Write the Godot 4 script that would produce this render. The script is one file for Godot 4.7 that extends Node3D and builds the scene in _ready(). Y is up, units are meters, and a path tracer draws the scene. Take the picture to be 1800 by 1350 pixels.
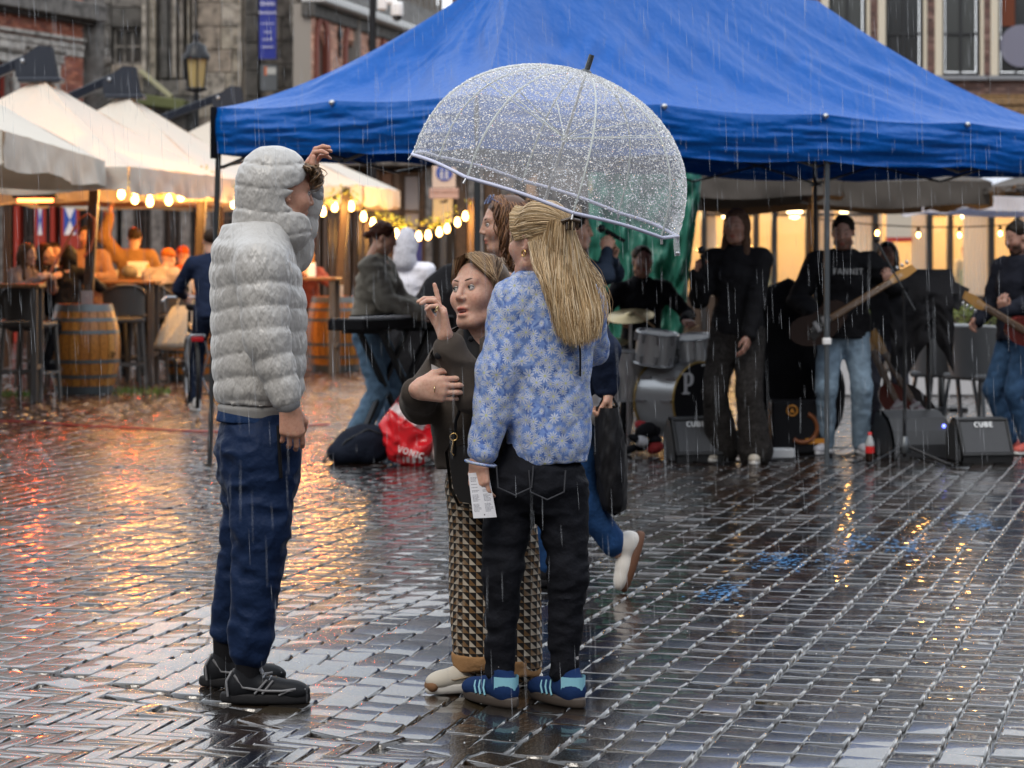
extends Node3D
# A rainy square: three people under and beside a clear umbrella, a blue gazebo with a band, a terrace with parasols.

const F := 4100.0      # focal length in picture widths of 1800
const EYE := 1.475     # height of the camera over the ground

var taken := {}
var rng := RandomNumberGenerator.new()
var jobs: Array = []
var M := {}


# ---------------------------------------------------------------- places and names
func at(x: float, y: float, depth: float) -> Vector3:
	return Vector3((x - 900.0) * depth / F, EYE - (y - 455.0) * depth / F, -depth)

func floor_at(x: float, depth: float) -> Vector3:
	return Vector3((x - 900.0) * depth / F, 0.0, -depth)

func numbered(called: String) -> String:
	var n: int = taken.get(called, 0)
	taken[called] = n + 1
	return called if n == 0 else "%s_%03d" % [called, n]

func tag(o: Node3D, label: String, category: String, group := "", kind := "") -> Node3D:
	if label: o.set_meta("label", label)
	if category: o.set_meta("category", category)
	if group: o.set_meta("group", group)
	if kind: o.set_meta("kind", kind)
	return o

func thing(called: String, label: String, category: String, where := Vector3.ZERO, turn := 0.0, group := "") -> Node3D:
	var o := Node3D.new()
	o.name = numbered(called)
	add_child(o)
	o.position = where
	o.rotation.y = turn
	tag(o, label, category, group)
	return o

func put(s: Shape, called: String, m: Material, parent: Node3D = null) -> MeshInstance3D:
	return put_mesh(s.mesh(), called, m, parent)

func put_mesh(mesh: Mesh, called: String, m: Material, parent: Node3D = null) -> MeshInstance3D:
	var o := MeshInstance3D.new()
	o.mesh = mesh
	o.material_override = m
	if parent == null:
		o.name = numbered(called)
		add_child(o)
	else:
		o.name = called
		parent.add_child(o, true)
	return o

func struct(s: Shape, called: String, m: Material, parent: Node3D = null) -> MeshInstance3D:
	var o := put(s, called, m, parent)
	if parent == null: o.set_meta("kind", "structure")
	return o

func copy(o: Node3D, base_name: String, label := "", where = null, turn = null) -> Node3D:
	var c: Node3D = o.duplicate()
	c.name = numbered(base_name)
	add_child(c)
	if label: c.set_meta("label", label)
	if where != null: c.position = where
	if turn != null: c.rotation.y = turn
	return c


# ---------------------------------------------------------------- materials
func mat(r: float, g: float, b: float, rough := 0.8, metal := 0.0) -> StandardMaterial3D:
	var m := StandardMaterial3D.new()
	m.albedo_color = Color(r, g, b).linear_to_srgb()
	m.roughness = rough
	m.metallic = metal
	return m

func glow(r: float, g: float, b: float, e: float) -> StandardMaterial3D:
	var m := mat(0.5, 0.4, 0.3, 0.5)
	m.emission_enabled = true
	m.emission = Color(r, g, b).linear_to_srgb()
	m.emission_energy_multiplier = e
	return m

func noise_tex(freq: float, size := 256, normal := false, bump := 4.0, ramp: Gradient = null, kind := FastNoiseLite.TYPE_SIMPLEX_SMOOTH, oct := 4, sd := 1) -> NoiseTexture2D:
	var f := FastNoiseLite.new()
	f.noise_type = kind
	f.frequency = freq
	f.fractal_octaves = oct
	f.seed = sd
	if kind == FastNoiseLite.TYPE_CELLULAR: f.cellular_return_type = FastNoiseLite.RETURN_DISTANCE
	var t := NoiseTexture2D.new()
	t.width = size
	t.height = size
	t.seamless = true
	t.as_normal_map = normal
	t.bump_strength = bump
	if ramp: t.color_ramp = ramp
	t.noise = f
	return t

func ramp(stops: Array) -> Gradient:
	var g := Gradient.new()
	var off := PackedFloat32Array()
	var col := PackedColorArray()
	for s in stops:
		off.append(s[0])
		col.append(s[1] if s[1] is Color else Color(s[1], s[1], s[1]))
	g.offsets = off
	g.colors = col
	return g

func tri(m: StandardMaterial3D, scale: float, world := false) -> StandardMaterial3D:
	m.uv1_triplanar = true
	m.uv1_world_triplanar = world
	m.uv1_scale = Vector3.ONE * scale
	m.uv1_triplanar_sharpness = 4.0
	return m

func bumped(m: StandardMaterial3D, t: Texture2D, amount: float) -> StandardMaterial3D:
	m.normal_enabled = true
	m.normal_texture = t
	m.normal_scale = amount
	return m


# ---------------------------------------------------------------- meshes
class Shape:
	var v := PackedVector3Array()
	var n := PackedVector3Array()
	var uv := PackedVector2Array()
	var c := PackedColorArray()
	var idx := PackedInt32Array()
	var tint := Color.WHITE

	func vert(p: Vector3, nn: Vector3, t := Vector2.ZERO) -> int:
		v.append(p)
		n.append(nn)
		uv.append(t)
		c.append(tint)
		return v.size() - 1

	func face(a: int, b: int, d: int) -> void:
		if (v[b] - v[a]).cross(v[d] - v[a]).dot(n[a] + n[b] + n[d]) > 0.0:
			idx.append_array([a, d, b])
		else:
			idx.append_array([a, b, d])

	func tri3(a: Vector3, b: Vector3, d: Vector3, out := Vector3.ZERO) -> void:
		var nn := (b - a).cross(d - a).normalized()
		if out != Vector3.ZERO and nn.dot(out) < 0.0: nn = -nn
		var i := vert(a, nn)
		vert(b, nn)
		vert(d, nn)
		face(i, i + 1, i + 2)

	func quad(a: Vector3, b: Vector3, d: Vector3, e: Vector3, out := Vector3.ZERO, uvs := []) -> void:
		var nn := (d - a).cross(e - b).normalized()
		if out != Vector3.ZERO and nn.dot(out) < 0.0: nn = -nn
		var t: Array = uvs if uvs.size() == 4 else [Vector2(0, 1), Vector2(1, 1), Vector2(1, 0), Vector2(0, 0)]
		var i := vert(a, nn, t[0])
		vert(b, nn, t[1])
		vert(d, nn, t[2])
		vert(e, nn, t[3])
		face(i, i + 1, i + 2)
		face(i, i + 2, i + 3)

	func box(mid: Vector3, size: Vector3, turn := Basis.IDENTITY, ch := 0.0) -> void:
		var h := size * 0.5
		if ch <= 0.0:
			for k in 3:
				for s in [-1.0, 1.0]:
					var u := (k + 1) % 3
					var w := (k + 2) % 3
					var q := []
					for e in [[-1, -1], [1, -1], [1, 1], [-1, 1]]:
						var p := Vector3.ZERO
						p[k] = h[k] * s
						p[u] = h[u] * e[0]
						p[w] = h[w] * e[1]
						q.append(mid + turn * p)
					var o := Vector3.ZERO
					o[k] = s
					quad(q[0], q[1], q[2], q[3], turn * o)
			return
		var g := h - Vector3.ONE * ch
		for k in 3:
			var u := (k + 1) % 3
			var w := (k + 2) % 3
			for s in [-1.0, 1.0]:
				var q := []
				for e in [[-1, -1], [1, -1], [1, 1], [-1, 1]]:
					var p := Vector3.ZERO
					p[k] = h[k] * s
					p[u] = g[u] * e[0]
					p[w] = g[w] * e[1]
					q.append(mid + turn * p)
				var o := Vector3.ZERO
				o[k] = s
				quad(q[0], q[1], q[2], q[3], turn * o)
				for r in [-1.0, 1.0]:      # the edge between +-u and +-w
					var e1 := Vector3.ZERO
					e1[u] = h[u] * s
					e1[w] = g[w] * r
					var e2 := Vector3.ZERO
					e2[u] = g[u] * s
					e2[w] = h[w] * r
					var a1 := e1
					var a2 := e2
					a1[k] = -g[k]
					a2[k] = -g[k]
					e1[k] = g[k]
					e2[k] = g[k]
					var oo := Vector3.ZERO
					oo[u] = s
					oo[w] = r
					quad(mid + turn * a1, mid + turn * e1, mid + turn * e2, mid + turn * a2, turn * oo)
		for sx in [-1.0, 1.0]:
			for sy in [-1.0, 1.0]:
				for sz in [-1.0, 1.0]:
					tri3(mid + turn * Vector3(h.x * sx, g.y * sy, g.z * sz), mid + turn * Vector3(g.x * sx, h.y * sy, g.z * sz), mid + turn * Vector3(g.x * sx, g.y * sy, h.z * sz), turn * Vector3(sx, sy, sz))

	func span(a: Vector3, b: Vector3, w: float, d: float, up := Vector3.UP, ch := 0.0) -> void:   # a bar from a to b
		var y := (b - a).normalized()
		var x := up.cross(y)
		if x.length() < 0.01: x = Vector3.RIGHT.cross(y) if absf(y.x) < 0.9 else Vector3.BACK.cross(y)
		x = x.normalized()
		box((a + b) * 0.5, Vector3(w, a.distance_to(b), d), Basis(x, y, x.cross(y)), ch)

	func tube(pts: Array, radii, sides := 8, caps := true, flat := 1.0, up0 := Vector3.ZERO) -> void:
		var m := pts.size()
		var last := Vector3.ZERO
		var start := v.size()
		var run := 0.0
		var ups := up0
		for i in m:
			var p: Vector3 = pts[i]
			var d: Vector3 = (pts[mini(i + 1, m - 1)] - pts[maxi(i - 1, 0)]).normalized()
			if i == 0:
				if ups == Vector3.ZERO: ups = Vector3.UP if absf(d.y) < 0.9 else Vector3.RIGHT
			else:
				run += p.distance_to(pts[i - 1])
			var x := (ups - d * ups.dot(d)).normalized()
			ups = x
			var y := d.cross(x)
			var r: float = radii[i] if radii is Array or radii is PackedFloat32Array else radii
			for k in sides + 1:
				var an := TAU * k / sides
				var o := x * cos(an) * flat + y * sin(an)
				vert(p + o * r, (x * cos(an) + y * sin(an) * flat).normalized(), Vector2(float(k) / sides, run))
			last = d
		for i in m - 1:
			for k in sides:
				var a := start + i * (sides + 1) + k
				face(a, a + 1, a + sides + 2)
				face(a, a + sides + 2, a + sides + 1)
		if caps:
			for e in [0, m - 1]:
				var d: Vector3 = (pts[0] - pts[1]).normalized() if e == 0 else last
				var mid := vert(pts[e], d)
				var ring := []
				for k in sides + 1:
					ring.append(vert(v[start + e * (sides + 1) + k], d))
				for k in sides:
					face(mid, ring[k], ring[k + 1])

	func lathe(prof: Array, xf := Transform3D.IDENTITY, seg := 20, arc := TAU, squash := 1.0) -> void:   # prof: Vector2(radius, height)
		var start := v.size()
		var m := prof.size()
		for i in m:
			var a: Vector2 = prof[maxi(i - 1, 0)]
			var b: Vector2 = prof[mini(i + 1, m - 1)]
			var t := (b - a).normalized()
			for k in seg + 1:
				var an := arc * k / seg
				var nn := Vector3(cos(an) * t.y, -t.x, sin(an) * t.y * squash)
				if nn.length() < 0.001: nn = Vector3.UP
				vert(xf * Vector3(cos(an) * prof[i].x, prof[i].y, sin(an) * prof[i].x * squash), (xf.basis * nn).normalized(), Vector2(float(k) / seg, prof[i].y))
		for i in m - 1:
			if (prof[i] as Vector2).is_equal_approx(prof[i + 1]): continue
			for k in seg:
				var a := start + i * (seg + 1) + k
				face(a, a + 1, a + seg + 2)
				face(a, a + seg + 2, a + seg + 1)

	func ball(mid: Vector3, r, seg := 10, rings := 7, turn := Basis.IDENTITY) -> void:
		var rr: Vector3 = r if r is Vector3 else Vector3.ONE * r
		var start := v.size()
		for i in rings + 1:
			var t := PI * i / rings
			for k in seg + 1:
				var an := TAU * k / seg
				var d := Vector3(sin(t) * cos(an), cos(t), sin(t) * sin(an))
				vert(mid + turn * (d * rr), (turn * (d / rr)).normalized(), Vector2(float(k) / seg, float(i) / rings))
		for i in rings:
			for k in seg:
				var a := start + i * (seg + 1) + k
				face(a, a + 1, a + seg + 2)
				face(a, a + seg + 2, a + seg + 1)

	func sheet(w: int, h: int, fn: Callable, thick := 0.0) -> void:   # fn(u, v) -> point; smooth
		var layers := [0.0] if thick == 0.0 else [0.0, thick]
		for off in layers:
			var start := v.size()
			var p := PackedVector3Array()
			for j in h + 1:
				for i in w + 1:
					p.append(fn.call(float(i) / w, float(j) / h))
			for j in h + 1:
				for i in w + 1:
					var a := p[j * (w + 1) + mini(i + 1, w)] - p[j * (w + 1) + maxi(i - 1, 0)]
					var b := p[mini(j + 1, h) * (w + 1) + i] - p[maxi(j - 1, 0) * (w + 1) + i]
					var nn := a.cross(b).normalized()
					if nn == Vector3.ZERO: nn = Vector3.UP
					if off > 0.0: nn = -nn
					vert(p[j * (w + 1) + i] + nn * off, nn, Vector2(float(i) / w, float(j) / h))
			for j in h:
				for i in w:
					var a := start + j * (w + 1) + i
					face(a, a + 1, a + w + 2)
					face(a, a + w + 2, a + w + 1)

	func plate(pts: PackedVector2Array, xf: Transform3D, depth: float, ch := 0.0) -> void:   # a polygon in xy, thickened along z
		var tr := Geometry2D.triangulate_polygon(pts)
		var inner := pts
		if ch > 0.0:
			var got := Geometry2D.offset_polygon(pts, -ch)
			if got.size() == 1 and got[0].size() == pts.size(): inner = got[0]
			else: ch = 0.0
		for s in [-1.0, 1.0]:
			var z: float = depth * 0.5 * s
			var nn: Vector3 = (xf.basis * Vector3(0, 0, s)).normalized()
			var start := v.size()
			for q in inner: vert(xf * Vector3(q.x, q.y, z), nn, q)
			var t2 := tr if ch == 0.0 else Geometry2D.triangulate_polygon(inner)
			for k in range(0, t2.size(), 3): face(start + t2[k], start + t2[k + 1], start + t2[k + 2])
		var m := pts.size()
		var cw := Geometry2D.is_polygon_clockwise(pts)
		for i in m:
			var a := pts[i]
			var b := pts[(i + 1) % m]
			var o := Vector2(b.y - a.y, a.x - b.x) * (-1.0 if cw else 1.0)
			var z := depth * 0.5 - ch
			quad(xf * Vector3(a.x, a.y, -z), xf * Vector3(b.x, b.y, -z), xf * Vector3(b.x, b.y, z), xf * Vector3(a.x, a.y, z), xf.basis * Vector3(o.x, o.y, 0))

	func ring(mid: Vector3, axis: Vector3, big: float, small: float, seg := 28, sides := 6, arc := TAU, from := 0.0) -> void:
		var y := axis.normalized()
		var x := Vector3.UP.cross(y)
		x = Vector3.RIGHT if x.length() < 0.01 else x.normalized()
		var z := x.cross(y)
		var start := v.size()
		for i in seg + 1:
			var a := from + arc * i / seg
			var d := x * cos(a) + z * sin(a)
			for k in sides + 1:
				var b := TAU * k / sides
				var nn := d * cos(b) + y * sin(b)
				vert(mid + d * big + nn * small, nn, Vector2(float(i) / seg, float(k) / sides))
		for i in seg:
			for k in sides:
				var a := start + i * (sides + 1) + k
				face(a, a + 1, a + sides + 2)
				face(a, a + sides + 2, a + sides + 1)

	func mesh() -> ArrayMesh:
		var a := []
		a.resize(Mesh.ARRAY_MAX)
		a[Mesh.ARRAY_VERTEX] = v
		a[Mesh.ARRAY_NORMAL] = n
		a[Mesh.ARRAY_TEX_UV] = uv
		a[Mesh.ARRAY_COLOR] = c
		a[Mesh.ARRAY_INDEX] = idx
		var m := ArrayMesh.new()
		m.add_surface_from_arrays(Mesh.PRIMITIVE_TRIANGLES, a)
		return m


# ---------------------------------------------------------------- smooth bodies: blended distances meshed as surface nets
class Blob:
	var kind := PackedByteArray()          # 0 tapered capsule, 1 ellipsoid, 2 stack of ellipses
	var pa := PackedVector3Array()
	var pb := PackedVector3Array()
	var ra := PackedFloat32Array()
	var rb := PackedFloat32Array()
	var kk := PackedFloat32Array()
	var cut := PackedByteArray()
	var inv: Array[Transform3D] = []
	var sc := PackedFloat32Array()
	var mid := PackedVector3Array()
	var far := PackedFloat32Array()
	var puff := PackedFloat32Array()       # pitch of the quilting along the axis, 0 for none
	var stacks: Array = []
	var cell := 0.01
	var amp := 0.0                         # greatest displacement
	var mode := ""
	var par := []
	var noise: FastNoiseLite
	var frame := Transform3D.IDENTITY      # what the displacement calls its own axes
	var v := PackedVector3Array()
	var n := PackedVector3Array()
	var idx := PackedInt32Array()

	func add(k: int, a: Vector3, b: Vector3, r0: float, r1: float, soft: float, xf: Transform3D, s: float, m: Vector3, reach: float, minus: bool, pitch: float, st = null) -> void:
		kind.append(k)
		pa.append(a)
		pb.append(b)
		ra.append(r0)
		rb.append(r1)
		kk.append(soft)
		inv.append(xf)
		sc.append(s)
		mid.append(m)
		far.append(reach)
		cut.append(1 if minus else 0)
		puff.append(pitch)
		stacks.append(st)

	func bone(a: Vector3, b: Vector3, r0: float, r1: float, soft := 0.03, pitch := 0.0, minus := false) -> void:
		add(0, a, b, r0, r1, soft, Transform3D.IDENTITY, 0.0, (a + b) * 0.5, a.distance_to(b) * 0.5 + maxf(r0, r1), minus, pitch)

	func flat_bone(a: Vector3, b: Vector3, r0: float, r1: float, axis: Vector3, squash: float, soft := 0.03, minus := false) -> void:   # thinner along the axis
		var ax := axis.normalized()
		var g := 1.0 / squash - 1.0
		var bs := Basis(Vector3(1 + g * ax.x * ax.x, g * ax.x * ax.y, g * ax.x * ax.z), Vector3(g * ax.y * ax.x, 1 + g * ax.y * ax.y, g * ax.y * ax.z), Vector3(g * ax.z * ax.x, g * ax.z * ax.y, 1 + g * ax.z * ax.z))
		var m := (a + b) * 0.5
		var xf := Transform3D(bs, m - bs * m)
		add(0, xf * a, xf * b, r0, r1, soft, xf, squash, m, a.distance_to(b) * 0.5 + maxf(r0, r1), minus, 0.0)

	func egg(m: Vector3, r: Vector3, turn := Basis.IDENTITY, soft := 0.02, minus := false) -> void:
		add(1, r, r, 0, 0, soft, Transform3D(turn, m).affine_inverse(), 1.0, m, maxf(r.x, maxf(r.y, r.z)), minus, 0.0)

	func stack(xf: Transform3D, rows: Array, soft := 0.04, pitch := 0.0) -> void:   # rows of [y, cx, cz, rx, rz], rising
		var lo: float = rows[0][0]
		var hi: float = rows[rows.size() - 1][0]
		var w := 0.0
		for r in rows: w = maxf(w, Vector2(absf(r[1]) + r[3], absf(r[2]) + r[4]).length())
		add(2, Vector3.ZERO, Vector3.ZERO, lo, hi, soft, xf.affine_inverse(), 1.0, xf * Vector3(0, (lo + hi) * 0.5, 0), Vector2(w, (hi - lo) * 0.5).length(), false, pitch, rows)

	func dist(i: int, p0: Vector3) -> float:
		var kd := kind[i]
		if kd == 0:
			var p := p0 if sc[i] == 0.0 else inv[i] * p0
			var ba := pb[i] - pa[i]
			var w := p - pa[i]
			var t := clampf(w.dot(ba) / maxf(ba.dot(ba), 1e-9), 0.0, 1.0)
			var r := ra[i] + (rb[i] - ra[i]) * t
			if puff[i] > 0.0:
				r += amp * (sqrt(absf(sin(PI * t * ba.length() / puff[i]))) - 0.6)
			var d := (w - ba * t).length() - r
			return d if sc[i] == 0.0 else d * sc[i] + (1.0 - sc[i]) * 0.35 * maxf(d, 0.0)
		if kd == 1:
			var q := inv[i] * p0
			var r := pa[i]
			var k0 := (q / r).length()
			var k1 := (q / (r * r)).length()
			return k0 * (k0 - 1.0) / maxf(k1, 1e-6)
		var q := inv[i] * p0
		var rows: Array = stacks[i]
		var y := clampf(q.y, ra[i], rb[i])
		var j := 0
		while j < rows.size() - 2 and y > rows[j + 1][0]: j += 1
		var a: Array = rows[j]
		var b: Array = rows[j + 1]
		var t: float = (y - a[0]) / maxf(b[0] - a[0], 1e-6)
		t = t * t * (3.0 - 2.0 * t) * 0.6 + t * 0.4
		var rx: float = lerpf(a[3], b[3], t)
		var rz: float = lerpf(a[4], b[4], t)
		if puff[i] > 0.0:
			var g := amp * (sqrt(absf(sin(PI * (q.y - ra[i] + 0.011 * sin(q.x * 13.0 + q.y * 5.0) + 0.007 * sin(q.z * 23.0)) / puff[i]))) - 0.6)
			rx += g
			rz += g
		var ex: float = (q.x - lerpf(a[1], b[1], t)) / rx
		var ez: float = (q.z - lerpf(a[2], b[2], t)) / rz
		var l := sqrt(ex * ex + ez * ez)
		var d := (l - 1.0) * minf(rx, rz)
		if l > 0.3:
			d = (l - 1.0) * l / sqrt(ex * ex / (rx * rx) + ez * ez / (rz * rz))
		var dy := maxf(q.y - rb[i], ra[i] - q.y)
		if dy > 0.0: return sqrt(d * d + dy * dy) if d > 0.0 else dy
		return maxf(d, dy)

	func bump(p: Vector3) -> float:       # how far the surface stands out there
		match mode:
			"folds":                      # long creases across the pull of the cloth: par = [amount, stretch x, y, z]
				var q := Vector3(p.x * par[1], p.y * par[2], p.z * par[3])
				return par[0] * (1.0 - 2.2 * absf(noise.get_noise_3dv(q)) - 0.3)
			"puff":
				var a := noise.get_noise_3d(p.x * par[1], p.y * par[2] + p.x * 6.0, p.z * par[1])
				var groove: float = par[3] * pow(1.0 - absf(sin(PI * (p.y + 0.01 * sin(p.x * 20.0)) / par[4])), 5.0) if par.size() > 3 else 0.0
				return par[0] * (0.35 - 1.7 * absf(a)) - groove
			"quilt":
				var q := frame * p
				var u: float = (q.x + q.z * 0.6 + q.y * 0.8) * par[1]
				var w: float = (q.x + q.z * 0.6 - q.y * 0.8) * par[1]
				return par[0] * (sqrt(minf(absf(sin(u * PI)), absf(sin(w * PI)))) - 0.6) + par[2] * noise.get_noise_3dv(p * 7.0)
			"hair":
				var q := frame * p
				return par[0] * (noise.get_noise_2d(atan2(q.x, q.z) * par[1], q.y * par[2]))
			"curl":
				return par[0] * noise.get_noise_3dv(p * par[1])
		return 0.0

	func all(p: Vector3, act: PackedInt32Array) -> float:
		var d := 1.0
		for i in act:
			var e := dist(i, p)
			var k := kk[i]
			if cut[i] == 1:
				e = -e
				var h := maxf(k - absf(d - e), 0.0) / k
				d = maxf(d, e) + h * h * k * 0.25
			else:
				var h := maxf(k - absf(d - e), 0.0) / k
				d = minf(d, e) - h * h * k * 0.25
		return d

	func build() -> void:
		var lo := Vector3.ONE * 1e9
		var hi := -lo
		for i in kind.size():
			if cut[i] == 1: continue
			lo = lo.min(mid[i] - Vector3.ONE * far[i])
			hi = hi.max(mid[i] + Vector3.ONE * far[i])
		var grow := amp + (absf(par[0]) if par.size() else 0.0)
		lo -= Vector3.ONE * (grow + cell * 2.0)
		hi += Vector3.ONE * (grow + cell * 2.0)
		var bs := 3
		var big := 4                          # sub-blocks along a block
		var size := (hi - lo) / (cell * bs * big)
		var bx := int(ceil(size.x))
		var by := int(ceil(size.y))
		var bz := int(ceil(size.z))
		var nx := bx * bs * big + 1
		var ny := by * bs * big + 1
		var nz := bz * bs * big + 1
		var val := PackedFloat32Array()
		val.resize(nx * ny * nz)
		val.fill(1.0)
		var half2 := cell * bs * big * 0.5 * 1.7321
		var half := cell * bs * 0.5 * 1.7321
		var live := PackedInt32Array()
		var disp := mode != ""
		var thin := amp * 0.35 + (absf(par[0]) * 0.8 if par.size() else 0.0)      # how far the relief moves the surface
		var edge := half * 1.1 + thin + cell * 1.2
		for kz in bz:
			for ky in by:
				for kx in bx:
					var c2 := lo + Vector3(kx + 0.5, ky + 0.5, kz + 0.5) * (cell * bs * big)
					var near := PackedInt32Array()
					for i in kind.size():
						if c2.distance_to(mid[i]) > far[i] + half2 + kk[i] + grow + cell * 2.0: continue
						if dist(i, c2) < half2 * (1.5 if kind[i] > 0 or sc[i] > 0.0 else 1.0) + kk[i] + grow + cell * 2.0: near.append(i)
					if near.is_empty(): continue
					if all(c2, near) > half2 * 1.15 + thin + cell * 2.0: continue
					for sub in big * big * big:
						var x0 := (kx * big + sub % big) * bs
						var y0 := (ky * big + (sub / big) % big) * bs
						var z0 := (kz * big + sub / (big * big)) * bs
						var c := lo + Vector3(x0 + bs * 0.5, y0 + bs * 0.5, z0 + bs * 0.5) * cell
						var act := PackedInt32Array()
						var d := 1.0
						for i in near:
							var e := dist(i, c)
							var k := kk[i]
							if e < half * (1.5 if kind[i] > 0 or sc[i] > 0.0 else 1.0) + k + grow + cell * 2.0: act.append(i)
							if cut[i] == 1:
								e = -e
								var h := maxf(k - absf(d - e), 0.0) / k
								d = maxf(d, e) + h * h * k * 0.25
							else:
								var h := maxf(k - absf(d - e), 0.0) / k
								d = minf(d, e) - h * h * k * 0.25
						if d > edge or act.is_empty(): continue
						if d < -edge * 1.2:
							for z in bs:
								for y in bs:
									var o := ((z0 + z) * ny + y0 + y) * nx + x0
									for x in bs: val[o + x] = -1.0
							continue
						live.append_array([x0, y0, z0])
						for z in bs:
							for y in bs:
								var o := ((z0 + z) * ny + y0 + y) * nx + x0
								for x in bs:
									var p := lo + Vector3(x0 + x, y0 + y, z0 + z) * cell
									var e := all(p, act)
									if disp and absf(e) < thin * 1.6 + cell * 2.0: e -= bump(p)
									val[o + x] = e
		var ids := PackedInt32Array()
		ids.resize(val.size())
		ids.fill(-1)
		var sy := nx
		var sz := nx * ny
		var corner := PackedInt32Array([0, 1, sy, sy + 1, sz, sz + 1, sz + sy, sz + sy + 1])
		var ea := PackedInt32Array([0, 2, 4, 6, 0, 1, 4, 5, 0, 1, 2, 3])
		var eb := PackedInt32Array([1, 3, 5, 7, 2, 3, 6, 7, 4, 5, 6, 7])
		var cp := PackedVector3Array([Vector3(0, 0, 0), Vector3(1, 0, 0), Vector3(0, 1, 0), Vector3(1, 1, 0), Vector3(0, 0, 1), Vector3(1, 0, 1), Vector3(0, 1, 1), Vector3(1, 1, 1)])
		var f := PackedFloat32Array()
		f.resize(8)
		var cells := PackedInt32Array()
		for b in range(0, live.size(), 3):
			for z in range(maxi(live[b + 2] - 1, 0), mini(live[b + 2] + bs, nz - 1)):
				for y in range(maxi(live[b + 1] - 1, 0), mini(live[b + 1] + bs, ny - 1)):
					var o := (z * ny + y) * nx
					for x in range(maxi(live[b] - 1, 0), mini(live[b] + bs, nx - 1)):
						var q := o + x
						if ids[q] != -1: continue
						var inside := 0
						for k in 8:
							var w := val[q + corner[k]]
							f[k] = w
							if w < 0.0: inside += 1
						if inside == 0 or inside == 8: continue
						var sum := Vector3.ZERO
						var cnt := 0
						for k in 12:
							var f0 := f[ea[k]]
							var f1 := f[eb[k]]
							if (f0 < 0.0) != (f1 < 0.0):
								sum += cp[ea[k]].lerp(cp[eb[k]], f0 / (f0 - f1))
								cnt += 1
						ids[q] = v.size()
						v.append(lo + (Vector3(x, y, z) + sum / cnt) * cell)
						cells.append(q)
		n.resize(v.size())
		for c in cells:
			var a0 := val[c] < 0.0
			var px := c % nx
			var py := (c / nx) % ny
			var pz := c / sz
			if py > 0 and pz > 0 and a0 != (val[c + 1] < 0.0): square(ids[c - sy - sz], ids[c - sz], ids[c], ids[c - sy], a0)
			if px > 0 and pz > 0 and a0 != (val[c + sy] < 0.0): square(ids[c - 1 - sz], ids[c - 1], ids[c], ids[c - sz], a0)
			if px > 0 and py > 0 and a0 != (val[c + sz] < 0.0): square(ids[c - 1 - sy], ids[c - sy], ids[c], ids[c - 1], a0)
		for i in n.size(): n[i] = n[i].normalized()

	func square(a: int, b: int, c: int, d: int, flip: bool) -> void:
		if a < 0 or b < 0 or c < 0 or d < 0: return
		var nn := (v[c] - v[a]).cross(v[d] - v[b])
		if flip:
			idx.append_array([a, c, b, a, d, c])
		else:
			nn = -nn
			idx.append_array([a, b, c, a, c, d])
		n[a] += nn
		n[b] += nn
		n[c] += nn
		n[d] += nn

# a blob waiting for its mesh; several blobs can share one part
func sculpt(blobs: Array, called: String, m: Material, parent: Node3D, paint = null, wrap = null, label := "") -> void:
	jobs.append({"blobs": blobs, "name": called, "mat": m, "parent": parent, "paint": paint, "wrap": wrap, "label": label})

func finish_sculpting() -> void:
	var todo: Array = []
	for j in jobs: todo.append_array(j.blobs)
	var id := WorkerThreadPool.add_group_task(func(i: int): todo[i].build(), todo.size(), -1, true)
	WorkerThreadPool.wait_for_group_task_completion(id)
	for j in jobs:
		var s := Shape.new()
		for b: Blob in j.blobs:
			var base := s.v.size()
			s.v.append_array(b.v)
			s.n.append_array(b.n)
			for i in b.idx: s.idx.append(i + base)
		s.uv.resize(s.v.size())
		s.c.resize(s.v.size())
		s.c.fill(Color.WHITE)
		if j.wrap != null:
			for i in s.v.size(): s.uv[i] = j.wrap.call(s.v[i], s.n[i])
		if j.paint != null:
			for i in s.v.size(): s.c[i] = j.paint.call(s.v[i], s.n[i])
		if s.v.is_empty():
			push_warning("empty " + j.name)
			continue
		var o := put(s, j.name, j.mat, j.parent)
		if j.label: o.set_meta("label", j.label)
	jobs.clear()

func creases(sd: int, freq := 1.0, oct := 2) -> FastNoiseLite:
	var f := FastNoiseLite.new()
	f.seed = sd
	f.frequency = freq
	f.fractal_octaves = oct
	return f


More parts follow.
